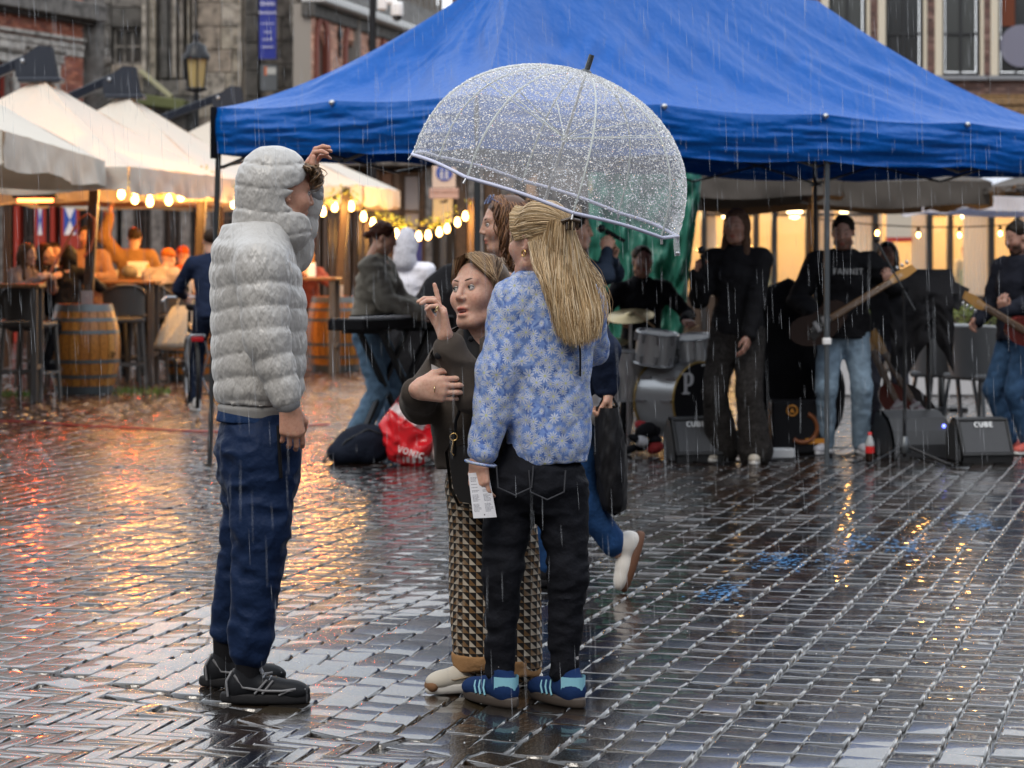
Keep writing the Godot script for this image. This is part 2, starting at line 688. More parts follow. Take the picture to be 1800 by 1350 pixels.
# ---------------------------------------------------------------- the scene
func _ready() -> void:
	# camera: a long lens held upright, shifted down
	var cam := Camera3D.new()
	cam.name = "camera"
	cam.far = 400.0
	cam.near = 0.05
	cam.projection = Camera3D.PROJECTION_FRUSTUM
	cam.size = 0.05 * 1350.0 / F
	cam.frustum_offset = Vector2(0, -0.05 * 220.0 / F)
	cam.position = Vector3(0, EYE, 0)
	var lens := CameraAttributesPhysical.new()
	lens.frustum_focal_length = 82.0
	lens.frustum_focus_distance = 7.8
	lens.exposure_aperture = 5.0
	cam.attributes = lens
	cam.current = true
	add_child(cam)
	# sky, a bright overcast
	var env := Environment.new()
	env.background_mode = Environment.BG_SKY
	var sky := Sky.new()
	var air := ProceduralSkyMaterial.new()
	air.sky_top_color = Color(0.9, 0.93, 0.97)
	air.sky_horizon_color = Color(0.93, 0.94, 0.95)
	air.sky_curve = 0.2
	air.ground_bottom_color = Color(0.2, 0.2, 0.2)
	air.ground_horizon_color = Color(0.3, 0.3, 0.3)
	air.sky_energy_multiplier = 1.0
	sky.sky_material = air
	env.sky = sky
	env.tonemap_mode = Environment.TONE_MAPPER_LINEAR
	env.tonemap_exposure = 1.9
	env.sdfgi_enabled = true
	env.ssao_enabled = true
	env.ssil_enabled = true
	env.fog_enabled = false
	env.fog_density = 0.0012
	env.fog_light_color = Color(0.82, 0.85, 0.9)
	var we := WorldEnvironment.new()
	we.name = "world_environment"
	we.environment = env
	add_child(we)
	var sun := DirectionalLight3D.new()
	sun.name = "sun"
	sun.light_energy = 0.3
	sun.light_color = Color(1.0, 0.97, 0.93)
	sun.light_angular_distance = 25.0
	sun.shadow_enabled = true
	sun.rotation_degrees = Vector3(-52, -28, 0)
	add_child(sun)
	rng.seed = 41
	make_materials()
	# the large structure
	lay_ground()
	build_all()
	finish_sculpting()


# ---------------------------------------------------------------- shared materials
func make_materials() -> void:
	M.grain = noise_tex(0.11, 512, true, 3.0, null, FastNoiseLite.TYPE_SIMPLEX_SMOOTH, 4, 3)
	M.fine = noise_tex(0.35, 256, true, 3.0, null, FastNoiseLite.TYPE_SIMPLEX_SMOOTH, 3, 5)
	M.wrinkle = noise_tex(0.018, 512, true, 10.0, null, FastNoiseLite.TYPE_SIMPLEX_SMOOTH, 4, 7)
	M.soft = noise_tex(0.016, 512, true, 10.0, null, FastNoiseLite.TYPE_SIMPLEX_SMOOTH, 3, 27)
	M.patch = noise_tex(0.012, 512, false, 1.0, ramp([[0.0, 0.45], [0.45, 0.8], [1.0, 1.0]]), FastNoiseLite.TYPE_SIMPLEX_SMOOTH, 5, 9)
	M.speck = noise_tex(0.2, 512, false, 1.0, ramp([[0.0, 0.25], [0.5, 0.55], [0.7, 0.9], [1.0, 1.0]]), FastNoiseLite.TYPE_SIMPLEX_SMOOTH, 4, 11)
	M.streak = noise_tex(0.02, 512, false, 1.0, ramp([[0.0, 0.6], [0.5, 0.85], [1.0, 1.0]]), FastNoiseLite.TYPE_SIMPLEX_SMOOTH, 5, 13)
	M.wet_rough = noise_tex(0.05, 512, false, 1.0, ramp([[0.0, 0.35], [0.45, 0.6], [0.6, 1.0], [1.0, 1.0]]), FastNoiseLite.TYPE_SIMPLEX_SMOOTH, 4, 15)
	M.black = mat(0.01, 0.01, 0.012, 0.6)
	M.black.metallic_specular = 0.25
	M.fade = noise_tex(0.02, 256, false, 1.0, ramp([[0.0, 0.75], [1.0, 1.0]]), FastNoiseLite.TYPE_SIMPLEX_SMOOTH, 4, 19)
	M.blotch = noise_tex(0.03, 256, false, 1.0, ramp([[0.0, Color(0.92, 0.87, 0.86)], [0.5, Color(0.98, 0.96, 0.95)], [1.0, Color.WHITE]]), FastNoiseLite.TYPE_SIMPLEX_SMOOTH, 5, 23)
	M.black_metal = mat(0.02, 0.021, 0.024, 0.4, 0.6)
	M.steel = mat(0.45, 0.46, 0.48, 0.3, 0.9)
	M.grey_metal = mat(0.1, 0.11, 0.12, 0.4, 0.7)
	M.white_paint = mat(0.75, 0.75, 0.76, 0.5)
	M.rubber = mat(0.015, 0.015, 0.015, 0.7)
	M.bulb = glow(1.0, 0.5, 0.13, 14.0)
	M.leaf = mat(0.2, 0.24, 0.03, 0.6)
	M.leaf.backlight_enabled = true
	M.leaf.backlight = Color(0.45, 0.45, 0.08)
	M.wood = tri(mat(0.22, 0.1, 0.035, 0.45), 2.0)
	M.wood.albedo_texture = M.streak
	M.dark_wood = tri(mat(0.06, 0.035, 0.02, 0.5), 2.0)
	M.dark_wood.albedo_texture = M.streak

func wet(m: StandardMaterial3D) -> StandardMaterial3D:
	tri(m, 1.9, true)
	m.roughness = 0.16
	m.roughness_texture = M.wet_rough
	m.roughness_texture_channel = BaseMaterial3D.TEXTURE_CHANNEL_RED
	m.albedo_texture = M.speck
	bumped(m, M.grain, 0.3)
	m.clearcoat_enabled = true
	m.clearcoat = 0.6
	m.clearcoat_roughness = 0.035
	m.metallic_specular = 0.6
	return m


# ---------------------------------------------------------------- ground
const ROW := Vector2(0.284, -0.959)      # along the courses, in (x, z)
const ACROSS := Vector2(0.959, 0.284)

func sett_mesh(w: float, l: float, round_: float) -> ArrayMesh:      # a stone with worn edges, its top at y = 0
	var s := Shape.new()
	var hw := w * 0.5
	var hl := l * 0.5
	var rings := [[hw - round_, hl - round_, 0.0, 0.03], [hw - round_ * 0.35, hl - round_ * 0.35, -round_ * 0.22, 0.5], [hw, hl, -round_ * 0.8, 1.3], [hw, hl, -0.035, 3.0]]
	var ids := []
	for r in rings:
		var ring := []
		var cut: float = 0.006
		for q in [[-1, -1, 0], [-1, -1, 1], [1, -1, 1], [1, -1, 0], [1, 1, 0], [1, 1, 1], [-1, 1, 1], [-1, 1, 0]]:
			var p := Vector3(q[0] * (r[0] - (cut if q[2] == 1 else 0.0)), r[2], q[1] * (r[1] - (cut if q[2] == 0 else 0.0)))
			var nn := Vector3(q[0] * r[3] * (1.0 if q[2] == 0 else 0.6), 1.0, q[1] * r[3] * (1.0 if q[2] == 1 else 0.6)).normalized()
			ring.append(s.vert(p, nn, Vector2(p.x, p.z)))
		ids.append(ring)
	for k in [1, 2, 3, 4, 5, 6]: s.face(ids[0][0], ids[0][k], ids[0][k + 1])
	for j in 3:
		for k in 8:
			var k2 := (k + 1) % 8
			s.face(ids[j][k], ids[j][k2], ids[j + 1][k2])
			s.face(ids[j][k], ids[j + 1][k2], ids[j + 1][k])
	return s.mesh()

func in_herringbone(x: float, z: float) -> bool:
	return (x + 1.857) * 0.71 - (z + 8.46) * 0.865 < 0.0

func lay_ground() -> void:
	var bed := wet(mat(0.05, 0.047, 0.042, 0.3))
	bed.uv1_scale = Vector3.ONE * 3.0
	bumped(bed, M.grain, 0.8)
	bed.clearcoat = 0.4
	var g := Shape.new()
	g.quad(Vector3(-150, -0.017, 5), Vector3(150, -0.017, 5), Vector3(150, -0.017, -250), Vector3(-150, -0.017, -250), Vector3.UP)
	struct(g, "ground", bed)
	var pave := Node3D.new()
	pave.name = numbered("pavement")
	add_child(pave)
	pave.set_meta("kind", "structure")
	var lay := []        # [xform, colour, size on the picture, which mesh]
	var slope := creases(77, 0.35)
	var tone := creases(78, 0.5)
	for i in range(-200, 200):
		var along := -3.0 + rng.randf() * 0.2
		var shift := rng.randf_range(-0.006, 0.006)
		while along < 46.0:
			var l := rng.randf_range(0.125, 0.175)
			var u := along + l * 0.5
			along += l + 0.006
			var p := ACROSS * (i * 0.138 + shift) + ROW * u + Vector2(-1.0, 0.0)
			var depth := -p.y
			if depth < 6.3 or depth > 44.0 or absf(p.x) > 0.222 * depth + 0.35: continue
			if in_herringbone(p.x, p.y): continue
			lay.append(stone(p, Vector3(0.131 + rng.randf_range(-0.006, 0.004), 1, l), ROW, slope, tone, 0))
	# the herringbone of narrow clinkers at the near left
	var b := 0.053
	for i in range(-14, 14):
		for j in range(-70, 70):
			for side in 2:
				var mid := Vector2(j + i * 8.0 + 2.0, j + 0.5) if side == 0 else Vector2(j + i * 8.0 + 4.5, j - 1.0)
				var p := Vector2(-1.2, -7.2) + (ACROSS * mid.x + ROW * mid.y) * b
				var depth := -p.y
				if depth < 6.3 or absf(p.x) > 0.222 * depth + 0.3 or in_herringbone_edge(p): continue
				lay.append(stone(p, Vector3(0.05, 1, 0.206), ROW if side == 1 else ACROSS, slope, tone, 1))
	# one straight course between the two bonds
	var a := Vector2(-1.857, -8.46)
	var dirn := Vector2(0.865, 0.71).normalized()
	for k in range(-8, 26):
		var p := a + dirn * (k * 0.16) + Vector2(-dirn.y, dirn.x) * 0.075
		if -p.y > 6.3: lay.append(stone(p, Vector3(0.118, 1, 0.153), dirn, slope, tone, 0))
	lay.sort_custom(func(x, y): return x[2] > y[2])
	var unit := [sett_mesh(0.131, 0.15, 0.0085), sett_mesh(0.052, 0.2, 0.006)]
	var tints := []
	for k in 9:
		tints.append(wet(mat([0.055, 0.085, 0.04, 0.07, 0.05, 0.03, 0.1, 0.045, 0.075][k], [0.038, 0.05, 0.034, 0.046, 0.045, 0.027, 0.074, 0.036, 0.055][k], [0.026, 0.027, 0.029, 0.026, 0.042, 0.025, 0.042, 0.031, 0.036][k])))
	var rest := [[], []]
	for k in lay.size():
		if k < 300:
			var o := MeshInstance3D.new()
			o.name = "paving_brick"
			o.mesh = unit[lay[k][3]]
			o.material_override = tints[rng.randi() % 9] if lay[k][3] == 0 else tints[[1, 3, 6, 0, 5][rng.randi() % 5]]
			o.transform = lay[k][0]
			pave.add_child(o, true)
		else:
			rest[lay[k][3]].append(lay[k])
	for kind in 2:
		var mm := MultiMesh.new()
		mm.transform_format = MultiMesh.TRANSFORM_3D
		mm.use_colors = true
		mm.mesh = unit[kind]
		mm.instance_count = rest[kind].size()
		for k in rest[kind].size():
			mm.set_instance_transform(k, rest[kind][k][0])
			mm.set_instance_color(k, rest[kind][k][1])
		var o := MultiMeshInstance3D.new()
		o.name = "paving_bricks" if kind == 0 else "herringbone_bricks"
		o.multimesh = mm
		var m := wet(mat(1, 1, 1))
		m.vertex_color_use_as_albedo = true
		o.material_override = m
		o.set_meta("kind", "stuff")
		pave.add_child(o, true)

func in_herringbone_edge(p: Vector2) -> bool:
	return (p.x + 1.857) * 0.71 - (p.y + 8.46) * 0.865 > -0.17

func stone(p: Vector2, size: Vector3, along: Vector2, slope: FastNoiseLite, tone: FastNoiseLite, which: int) -> Array:
	var depth := -p.y
	var lean := 1.0 if depth < 14.0 else 0.6
	var tip := deg_to_rad(rng.randfn(0.0, 1.2)) * lean + slope.get_noise_2d(p.x, p.y) * 0.03      # towards the viewer
	var roll := deg_to_rad(rng.randfn(0.0, 1.0)) * lean + slope.get_noise_2d(p.x + 50.0, p.y) * 0.02
	var hump := exp(-pow((p.x + 0.55) / 0.75, 2.0) - pow((depth - 8.6) / 1.6, 2.0))         # the paving falls towards a gully there
	tip += 0.085 * hump
	var z := Vector3(along.x, 0, along.y)
	var x := Vector3.UP.cross(z)
	var turn := Basis(Vector3.RIGHT, tip) * Basis(Vector3.FORWARD, roll) * Basis(x, Vector3.UP, z) * Basis(Vector3.UP, deg_to_rad(rng.randfn(0.0, 1.3)))
	var unit := Vector3(0.131, 1, 0.15) if which == 0 else Vector3(0.052, 1, 0.2)
	var bs := turn * Basis.from_scale(size / unit)
	var xf := Transform3D(bs, Vector3(p.x, rng.randfn(0.0, 0.002), p.y))
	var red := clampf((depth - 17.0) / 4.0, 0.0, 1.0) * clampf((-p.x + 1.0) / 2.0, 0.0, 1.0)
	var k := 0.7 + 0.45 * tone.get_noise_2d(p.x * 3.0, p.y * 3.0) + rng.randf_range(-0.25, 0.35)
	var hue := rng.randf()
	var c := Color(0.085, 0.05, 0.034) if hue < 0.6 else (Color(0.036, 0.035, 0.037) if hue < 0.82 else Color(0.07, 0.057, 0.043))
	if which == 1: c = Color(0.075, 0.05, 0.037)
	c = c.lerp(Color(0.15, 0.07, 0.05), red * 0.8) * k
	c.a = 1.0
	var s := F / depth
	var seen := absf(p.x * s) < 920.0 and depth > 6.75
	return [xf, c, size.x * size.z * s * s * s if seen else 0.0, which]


# ---------------------------------------------------------------- the blue gazebo
const C0 := Vector3(-0.22, 2.5, -14.5)        # its nearest corner
var tent_r := Vector3(0.759, 0, -0.652) * 6.4
var tent_l := Vector3(-0.652, 0, -0.759) * 2.95

func tent_at(u: float, w: float, y: float) -> Vector3:     # u along the front in metres, w back from it
	return Vector3(C0.x, y, C0.z) + tent_r.normalized() * u + tent_l.normalized() * w

func build_tent() -> void:
	var t := thing("canopy_tent", "large blue pop-up gazebo with black legs over the band", "canopy tent", tent_at(3.2, 1.5, 0))
	var cloth := tri(mat(0.0, 0.085, 0.37, 0.42), 0.9)
	cloth.metallic_specular = 0.3
	bumped(cloth, M.wrinkle, 0.3)
	cloth.backlight_enabled = true
	cloth.backlight = Color(0.0, 0.015, 0.07)
	var rain := creases(5, 1.0, 3)
	var wr := creases(6, 1.0, 3)
	var ci := Vector3(C0.x, 2.5, C0.z)
	var corners := [tent_at(0, 0, 2.5), tent_at(6.4, 0, 2.5), tent_at(6.4, 2.95, 2.52), tent_at(0, 2.95, 2.56)]
	var tops := [tent_at(1.6, 1.48, 3.62), tent_at(4.8, 1.48, 3.55), tent_at(4.8, 1.48, 3.55), tent_at(1.6, 1.48, 3.62)]
	var base := t.position
	var knobs := [4, 2, 4, 2]
	for f in 4:
		var a: Vector3 = corners[f]
		var b: Vector3 = corners[(f + 1) % 4]
		var pa: Vector3 = tops[f]
		var pb: Vector3 = tops[(f + 1) % 4]
		var out := (b - a).normalized().cross(Vector3.UP).normalized()
		if out.dot((a + b) * 0.5 - base) < 0.0: out = -out
		var kn: int = knobs[f]
		var s := Shape.new()
		s.sheet(96, 48, func(u: float, v: float) -> Vector3:
			var e := a.lerp(b, u)
			var r := pa.lerp(pb, u)
			var p := e.lerp(r, v)
			p.y = lerpf(e.y, r.y, pow(v, 1.5))
			var side := 4.0 * u * (1.0 - u)
			p.y -= 0.10 * sin(PI * v) * side
			var edge := sin(PI * clampf(v * 1.0, 0, 1)) * minf(1.0, side * 3.0)
			p.y -= 0.028 * absf(sin(PI * u * kn)) * (1.0 - v)
			var along := u * a.distance_to(b)
			p += (Vector3.UP + out * 0.3) * edge * (0.065 * wr.get_noise_2d(along * 0.8 + v * 1.6, v * 0.6 - along * 0.25) + 0.022 * sin((v * 3.0 - along * 1.0 + 0.6 * wr.get_noise_2d(along, v)) * 9.0) * maxf(0.0, wr.get_noise_2d(along * 0.6 + 9.0, v * 2.0)))
			return p - base)
		put(s, "roof_panel", cloth, t)
		# the valance, its cloth gathered in long folds
		var vs := Shape.new()
		vs.sheet(120, 26, func(u: float, v: float) -> Vector3:
			var p := a.lerp(b, u)
			p.y -= 0.028 * absf(sin(PI * u * kn)) + v * (0.335 + 0.02 * rain.get_noise_1d(u * 3.0 + f * 7.0)) - 0.004
			var along := u * a.distance_to(b)
			var belly := 0.03 * sin(PI * minf(v * 1.1, 1.0)) * (0.4 + absf(sin(PI * u * kn)))
			var fold := 0.026 * wr.get_noise_2d(along * 0.5 + f * 11.0, v * 3.4 + 0.35 * absf(sin(PI * u * kn))) + 0.012 * wr.get_noise_2d(along * 1.3, v * 7.0 + f)
			p += out * (0.012 + belly + fold * minf(1.0, v * 5.0) * minf(1.0, minf(u, 1.0 - u) * 12.0))
			return p - base)
		put(vs, "valance", cloth, t)
		var hem := Shape.new()
		for k in kn + 1:
			var p := a.lerp(b, float(k) / kn)
			if k > 0 and k < kn:
				hem = Shape.new()
				hem.ball(p + out * 0.03 + Vector3.DOWN * 0.012 - base, 0.022, 8, 6)
				put(hem, "knob", M.steel, t)
	# a black webbing strap down the far left corner
	var st := Shape.new()
	var lc: Vector3 = corners[3]
	st.span(lc + tent_l.normalized() * -0.07 - tent_r.normalized() * 0.045 + Vector3(0, -0.37, 0) - base, lc + tent_l.normalized() * -0.07 - tent_r.normalized() * 0.045 - base, 0.055, 0.004, tent_l.normalized())
	put(st, "corner_strap", M.black, t)
	# legs
	var leg_m := mat(0.05, 0.055, 0.06, 0.4, 0.5)
	var grey_leg := mat(0.1, 0.115, 0.13, 0.4, 0.5)
	var legs := [[0.03, 0.03, 0, 0], [3.28, 0.03, 0, 1], [6.37, 0.03, 0, 0], [0.03, 2.92, -0.07, 0], [3.2, 2.92, 0, 1], [6.37, 2.92, 0, 0]]
	for l in legs:
		var s := Shape.new()
		var top := tent_at(l[0], l[1], 2.46) - base
		var foot := tent_at(l[0], l[1], 0.0) - base + Vector3(l[2], 0, 0)
		var joint := foot.lerp(top, 0.36)
		s.span(joint, top, 0.038, 0.038, Vector3.BACK, 0.006)
		s.span(foot, joint, 0.033, 0.033, Vector3.BACK, 0.005)
		s.box(foot + Vector3(0, 0.004, 0), Vector3(0.08, 0.008, 0.08))
		var o := put(s, "leg", grey_leg if l[3] == 1 else leg_m, t)
		var q := Shape.new()
		q.box(joint, Vector3(0.06, 0.05, 0.06), Basis.IDENTITY, 0.008)
		put(q, "clamp", M.white_paint if l[3] == 1 else M.black, o)
	# scissor trusses between the legs and a centre strut
	for f in 4:
		var a: Vector3 = corners[f]
		var b: Vector3 = corners[(f + 1) % 4]
		var inward: Vector3 = ((corners[0] + corners[2]) * 0.5 - (a + b) * 0.5)
		inward = Vector3(inward.x, 0, inward.z).normalized() * 0.05
		var cells: int = knobs[f]
		for k in cells:
			var s := Shape.new()
			var p: Vector3 = a.lerp(b, float(k) / cells) + inward - base
			var q: Vector3 = a.lerp(b, float(k + 1) / cells) + inward - base
			s.span(Vector3(p.x, 2.44, p.z), Vector3(q.x, 2.13, q.z), 0.026, 0.016)
			s.span(Vector3(p.x, 2.13, p.z) + inward * 0.4, Vector3(q.x, 2.44, q.z) + inward * 0.4, 0.026, 0.016)
			put(s, "truss", leg_m, t)
	var rp := Shape.new()
	rp.tube([tops[0] - base + Vector3(0, -0.03, 0), tops[1] - base + Vector3(0, -0.03, 0)], 0.018, 8)
	put(rp, "ridge_pole", leg_m, t)


# ---------------------------------------------------------------- buildings
func facade(called: String, label: String, px_a: float, d_a: float, px_b: float, d_b: float) -> Node3D:
	var a := floor_at(px_a, d_a)
	var d := floor_at(px_b, d_b) - a
	return thing(called, label, "building", a, atan2(-d.z, d.x))

func hit(o: Node3D, px: float, py: float, off := 0.0) -> Vector2:      # where that sight line meets the facade, in its own metres
	var inv := o.transform.affine_inverse()
	var a := inv * Vector3(0, EYE, 0)
	var b := inv * at(px, py, 10.0)
	var t := (off - a.z) / (b.z - a.z)
	var p := a.lerp(b, t)
	return Vector2(p.x, p.y)

func slab(parent: Node3D, called: String, m: Material, x0: float, x1: float, y0: float, y1: float, z0: float, z1: float, ch := 0.0) -> MeshInstance3D:
	var s := Shape.new()
	s.box(Vector3((x0 + x1) * 0.5, (y0 + y1) * 0.5, (z0 + z1) * 0.5), Vector3(absf(x1 - x0), absf(y1 - y0), absf(z1 - z0)), Basis.IDENTITY, ch)
	return put(s, called, m, parent)

func pix_slab(o: Node3D, called: String, m: Material, xa: float, ya: float, xb: float, yb: float, z0: float, z1: float, ch := 0.0, parent: Node3D = null) -> MeshInstance3D:
	var a := hit(o, xa, ya, z1)
	var b := hit(o, xb, yb, z1)
	return slab(parent if parent else o, called, m, a.x, b.x, b.y, a.y, z0, z1, ch)

func wall_pieces(x0: float, x1: float, y0: float, y1: float, holes: Array) -> Array:    # rectangles left round holes [xa, xb, ya, yb] that follow one another
	var out := []
	var x := x0
	for h in holes:
		if h[0] > x + 0.001: out.append([x, h[0], y0, y1])
		if h[2] > y0 + 0.001: out.append([h[0], h[1], y0, h[2]])
		if h[3] < y1 - 0.001: out.append([h[0], h[1], h[3], y1])
		x = h[1]
	if x1 > x + 0.001: out.append([x, x1, y0, y1])
	return out

func brickwork(o: Node3D, pieces: Array, size: Vector2, colors: Array, z := 0.0, called := "brickwork") -> void:   # small far bricks, one stuff part
	var xf := []
	for p in pieces:
		var rows := int((p[3] - p[2]) / size.y)
		for r in rows:
			var y: float = p[2] + (r + 0.5) * (p[3] - p[2]) / rows
			var x: float = p[0] - (0.5 * size.x if r % 2 else 0.0)
			while x < p[1]:
				var a := maxf(x + 0.005, p[0])
				var b := minf(x + size.x - 0.005, p[1])
				x += size.x
				if b - a < 0.02: continue
				xf.append(Transform3D(Basis.from_scale(Vector3(b - a, size.y - 0.012, 0.03)), Vector3((a + b) * 0.5, y, z + rng.randf_range(-0.004, 0.003))))
	var mm := MultiMesh.new()
	mm.transform_format = MultiMesh.TRANSFORM_3D
	mm.use_colors = true
	var s := Shape.new()
	s.box(Vector3.ZERO, Vector3.ONE)
	mm.mesh = s.mesh()
	mm.instance_count = xf.size()
	for k in xf.size():
		mm.set_instance_transform(k, xf[k])
		var c: Color = colors[rng.randi() % colors.size()] * rng.randf_range(0.75, 1.25)
		c.a = 1.0
		mm.set_instance_color(k, c)
	var q := MultiMeshInstance3D.new()
	q.name = called
	q.multimesh = mm
	var m := mat(1, 1, 1, 0.75)
	m.vertex_color_use_as_albedo = true
	q.material_override = m
	q.set_meta("kind", "stuff")
	o.add_child(q, true)

func stones(o: Node3D, x0: float, x1: float, y0: float, y1: float, z: float, l: float, h: float, mats: Array, deep := 0.1) -> void:
	var y := y0
	while y < y1 - 0.02:
		var yy := minf(y + h * rng.randf_range(0.9, 1.1), y1)
		if y1 - yy < 0.1: yy = y1
		var x := x0
		while x < x1 - 0.02:
			var xx := minf(x + l * rng.randf_range(0.7, 1.3), x1)
			if x1 - xx < 0.12: xx = x1
			slab(o, "stone", mats[rng.randi() % mats.size()], x + 0.006, xx - 0.006, y + 0.006, yy - 0.006, z - deep, z + rng.randf_range(0.0, 0.012), 0.012)
			x = xx
		y = yy

func window(o: Node3D, x0: float, x1: float, y0: float, y1: float, frame: Material, glass: Material, nx: int, ny: int, z: float, bar := 0.035, border := 0.06, called := "window") -> MeshInstance3D:
	var s := Shape.new()
	for e in [[x0, x0 + border, y0, y1], [x1 - border, x1, y0, y1], [x0 + border, x1 - border, y0, y0 + border], [x0 + border, x1 - border, y1 - border, y1]]:
		s.box(Vector3((e[0] + e[1]) * 0.5, (e[2] + e[3]) * 0.5, z), Vector3(e[1] - e[0], e[3] - e[2], 0.07), Basis.IDENTITY, 0.006)
	var w := x1 - x0 - border * 2
	var h := y1 - y0 - border * 2
	for k in range(1, nx): s.box(Vector3(x0 + border + w * k / nx, (y0 + y1) * 0.5, z), Vector3(bar, h, 0.05))
	for k in range(1, ny): s.box(Vector3((x0 + x1) * 0.5, y0 + border + h * k / ny, z + 0.002), Vector3(w, bar, 0.045))
	var f := put(s, called, frame, o)
	for i in nx:
		for j in ny:
			var g := Shape.new()
			g.box(Vector3(x0 + border + w * (i + 0.5) / nx, y0 + border + h * (j + 0.5) / ny, z - 0.012), Vector3(w / nx - bar * 0.8, h / ny - bar * 0.8, 0.008))
			put(g, "pane", glass, f)
	return f

func text(o: Node3D, words: String, p: Vector3, h: float, m: Material, bold := true, turn := Basis.IDENTITY, called := "lettering", serif := false) -> MeshInstance3D:
	var t := TextMesh.new()
	var f := SystemFont.new()
	f.font_names = PackedStringArray(["Droid Serif" if serif else "Droid Sans"])
	f.font_weight = 700 if bold else 400
	t.font = f
	t.text = words
	t.font_size = 32
	t.pixel_size = h / 32.0 * 1.35
	t.depth = 0.004
	var q := put_mesh(t, called, m, o)
	q.transform = Transform3D(turn, p)
	return q

func build_buildings() -> void:
	var stone_tones := []
	for c in [[0.44, 0.385, 0.31], [0.33, 0.29, 0.25], [0.52, 0.46, 0.39], [0.23, 0.21, 0.19], [0.4, 0.33, 0.265], [0.12, 0.112, 0.103]]:
		var m := tri(mat(c[0], c[1], c[2], 0.8), 0.5)
		m.albedo_texture = M.patch
		stone_tones.append(bumped(m, M.grain, 0.4))
	var dark_stone := [stone_tones[5], stone_tones[3], stone_tones[5]]
	var pale_m := tri(mat(0.66, 0.61, 0.55, 0.75), 0.6)
	pale_m.albedo_texture = M.patch
	var mortar := mat(0.3, 0.27, 0.24, 0.9)
	var reds := [Color(0.42, 0.15, 0.09), Color(0.36, 0.12, 0.075), Color(0.48, 0.2, 0.13), Color(0.3, 0.11, 0.08)]
	var dark_glass := mat(0.03, 0.033, 0.036, 0.12)
	dark_glass.metallic_specular = 0.6
	M.dark_glass = dark_glass
	var black_frame := mat(0.015, 0.016, 0.018, 0.4)

	# the brick house at the far left, its bands and window surrounds of pale stone
	var h := facade("brick_house", "red brick house with pale stone bands beside the old church", -160, 42.0, 145, 47.0)
	var e := hit(h, 145, 300)
	var top := 9.5
	var wins := []
	for w in [[-70, -38], [-8, 20], [58, 92]]:
		var a := hit(h, w[0], 107)
		var b := hit(h, w[1], 190)
		wins.append([a.x, b.x, 3.6, a.y])
	var pieces := wall_pieces(0, e.x, 3.3, top, wins)
	for p in pieces: slab(h, "wall", mortar, p[0], p[1], p[2], p[3], -0.4, -0.012)
	brickwork(h, pieces, Vector2(0.22, 0.066), reds)
	slab(h, "wall", stone_tones[0], 0, e.x, 0, 3.3, -0.4, 0.02)
	var red_frame := mat(0.3, 0.03, 0.015, 0.4)
	for w in wins:
		var f := window(h, w[0], w[1], w[2], w[3], red_frame, dark_glass, 2, 3, -0.2)
		slab(h, "window_surround", pale_m, w[0] - 0.2, w[0], w[2], w[3], -0.1, 0.07, 0.015)
		slab(h, "window_surround", pale_m, w[1], w[1] + 0.2, w[2], w[3], -0.1, 0.07, 0.015)
		slab(h, "window_surround", pale_m, w[0] - 0.28, w[1] + 0.28, w[3], w[3] + 0.2, -0.1, 0.1, 0.015)
		slab(h, "window_surround", stone_tones[1], w[0] - 0.3, w[1] + 0.3, w[3] + 0.2, w[3] + 0.27, -0.1, 0.15, 0.015)
		slab(h, "curtain", mat(0.35, 0.33, 0.3, 0.9), w[0] + 0.1, w[0] + 0.32, w[2], w[3], -0.32, -0.3)
	for b in [[47, 54, 0.12], [57, 68, 0.06], [69, 82, 0.04]]:
		var a := hit(h, 0, b[0])
		var c := hit(h, 0, b[1])
		var x := 0.0
		while x < e.x - 0.05:
			var xx := minf(x + rng.randf_range(0.9, 1.3), e.x)
			slab(h, "stone_band", pale_m, x + 0.004, xx - 0.004, c.y, a.y, -0.1, b[2], 0.012)
			x = xx
	var cn := hit(h, 0, 3)
	slab(h, "cornice", stone_tones[3], 0, e.x + 0.3, cn.y - 0.12, cn.y + 0.22, -0.1, 0.4, 0.02)
	slab(h, "cornice", stone_tones[5], 0, e.x + 0.2, cn.y - 0.2, cn.y - 0.12, -0.1, 0.22, 0.02)
	# a weathered scrolled column at its corner
	var col := Shape.new()
	var cx := hit(h, 163, 200)
	col.lathe([Vector2(0.0, 0), Vector2(0.3, 0), Vector2(0.3, 3.0), Vector2(0.2, 3.4), Vector2(0.17, 4.6), Vector2(0.27, 4.7), Vector2(0.31, 4.95), Vector2(0.2, 5.2), Vector2(0.26, 5.35), Vector2(0.3, 5.6), Vector2(0.24, 5.8), Vector2(0.22, 8.5), Vector2(0, 8.5)], Transform3D(Basis.IDENTITY, Vector3(cx.x, 0, 0.0)), 14)
	put(col, "corner_column", stone_tones[3], h)
	var sc := Shape.new()
	sc.ball(Vector3(cx.x + 0.1, 5.55, 0.22), Vector3(0.16, 0.2, 0.12), 12, 8)
	sc.ball(Vector3(cx.x + 0.12, 5.5, 0.3), Vector3(0.08, 0.1, 0.08), 10, 6)
	put(sc, "scroll", stone_tones[1], h)

	# the old church
	var c := facade("stone_church", "weathered grey stone church with tall mullioned windows", 120, 50.0, 600, 50.0)
	slab(c, "wall", mortar, -1.0, 6.2, 0, 9.5, -1.2, -0.75)
	var cb := func(px): return hit(c, px, 300).x
	var ya := hit(c, 300, 130).y
	stones(c, cb.call(150), cb.call(192), 2.6, 8.0, -0.25, 0.55, 0.45, dark_stone, 0.4)
	stones(c, cb.call(192), cb.call(250), 2.6, hit(c, 200, 112).y, -0.25, 0.6, 0.4, [stone_tones[0], stone_tones[4]], 0.4)
	stones(c, cb.call(192), cb.call(250), hit(c, 200, 46).y, 8.0, -0.25, 0.6, 0.4, dark_stone, 0.4)
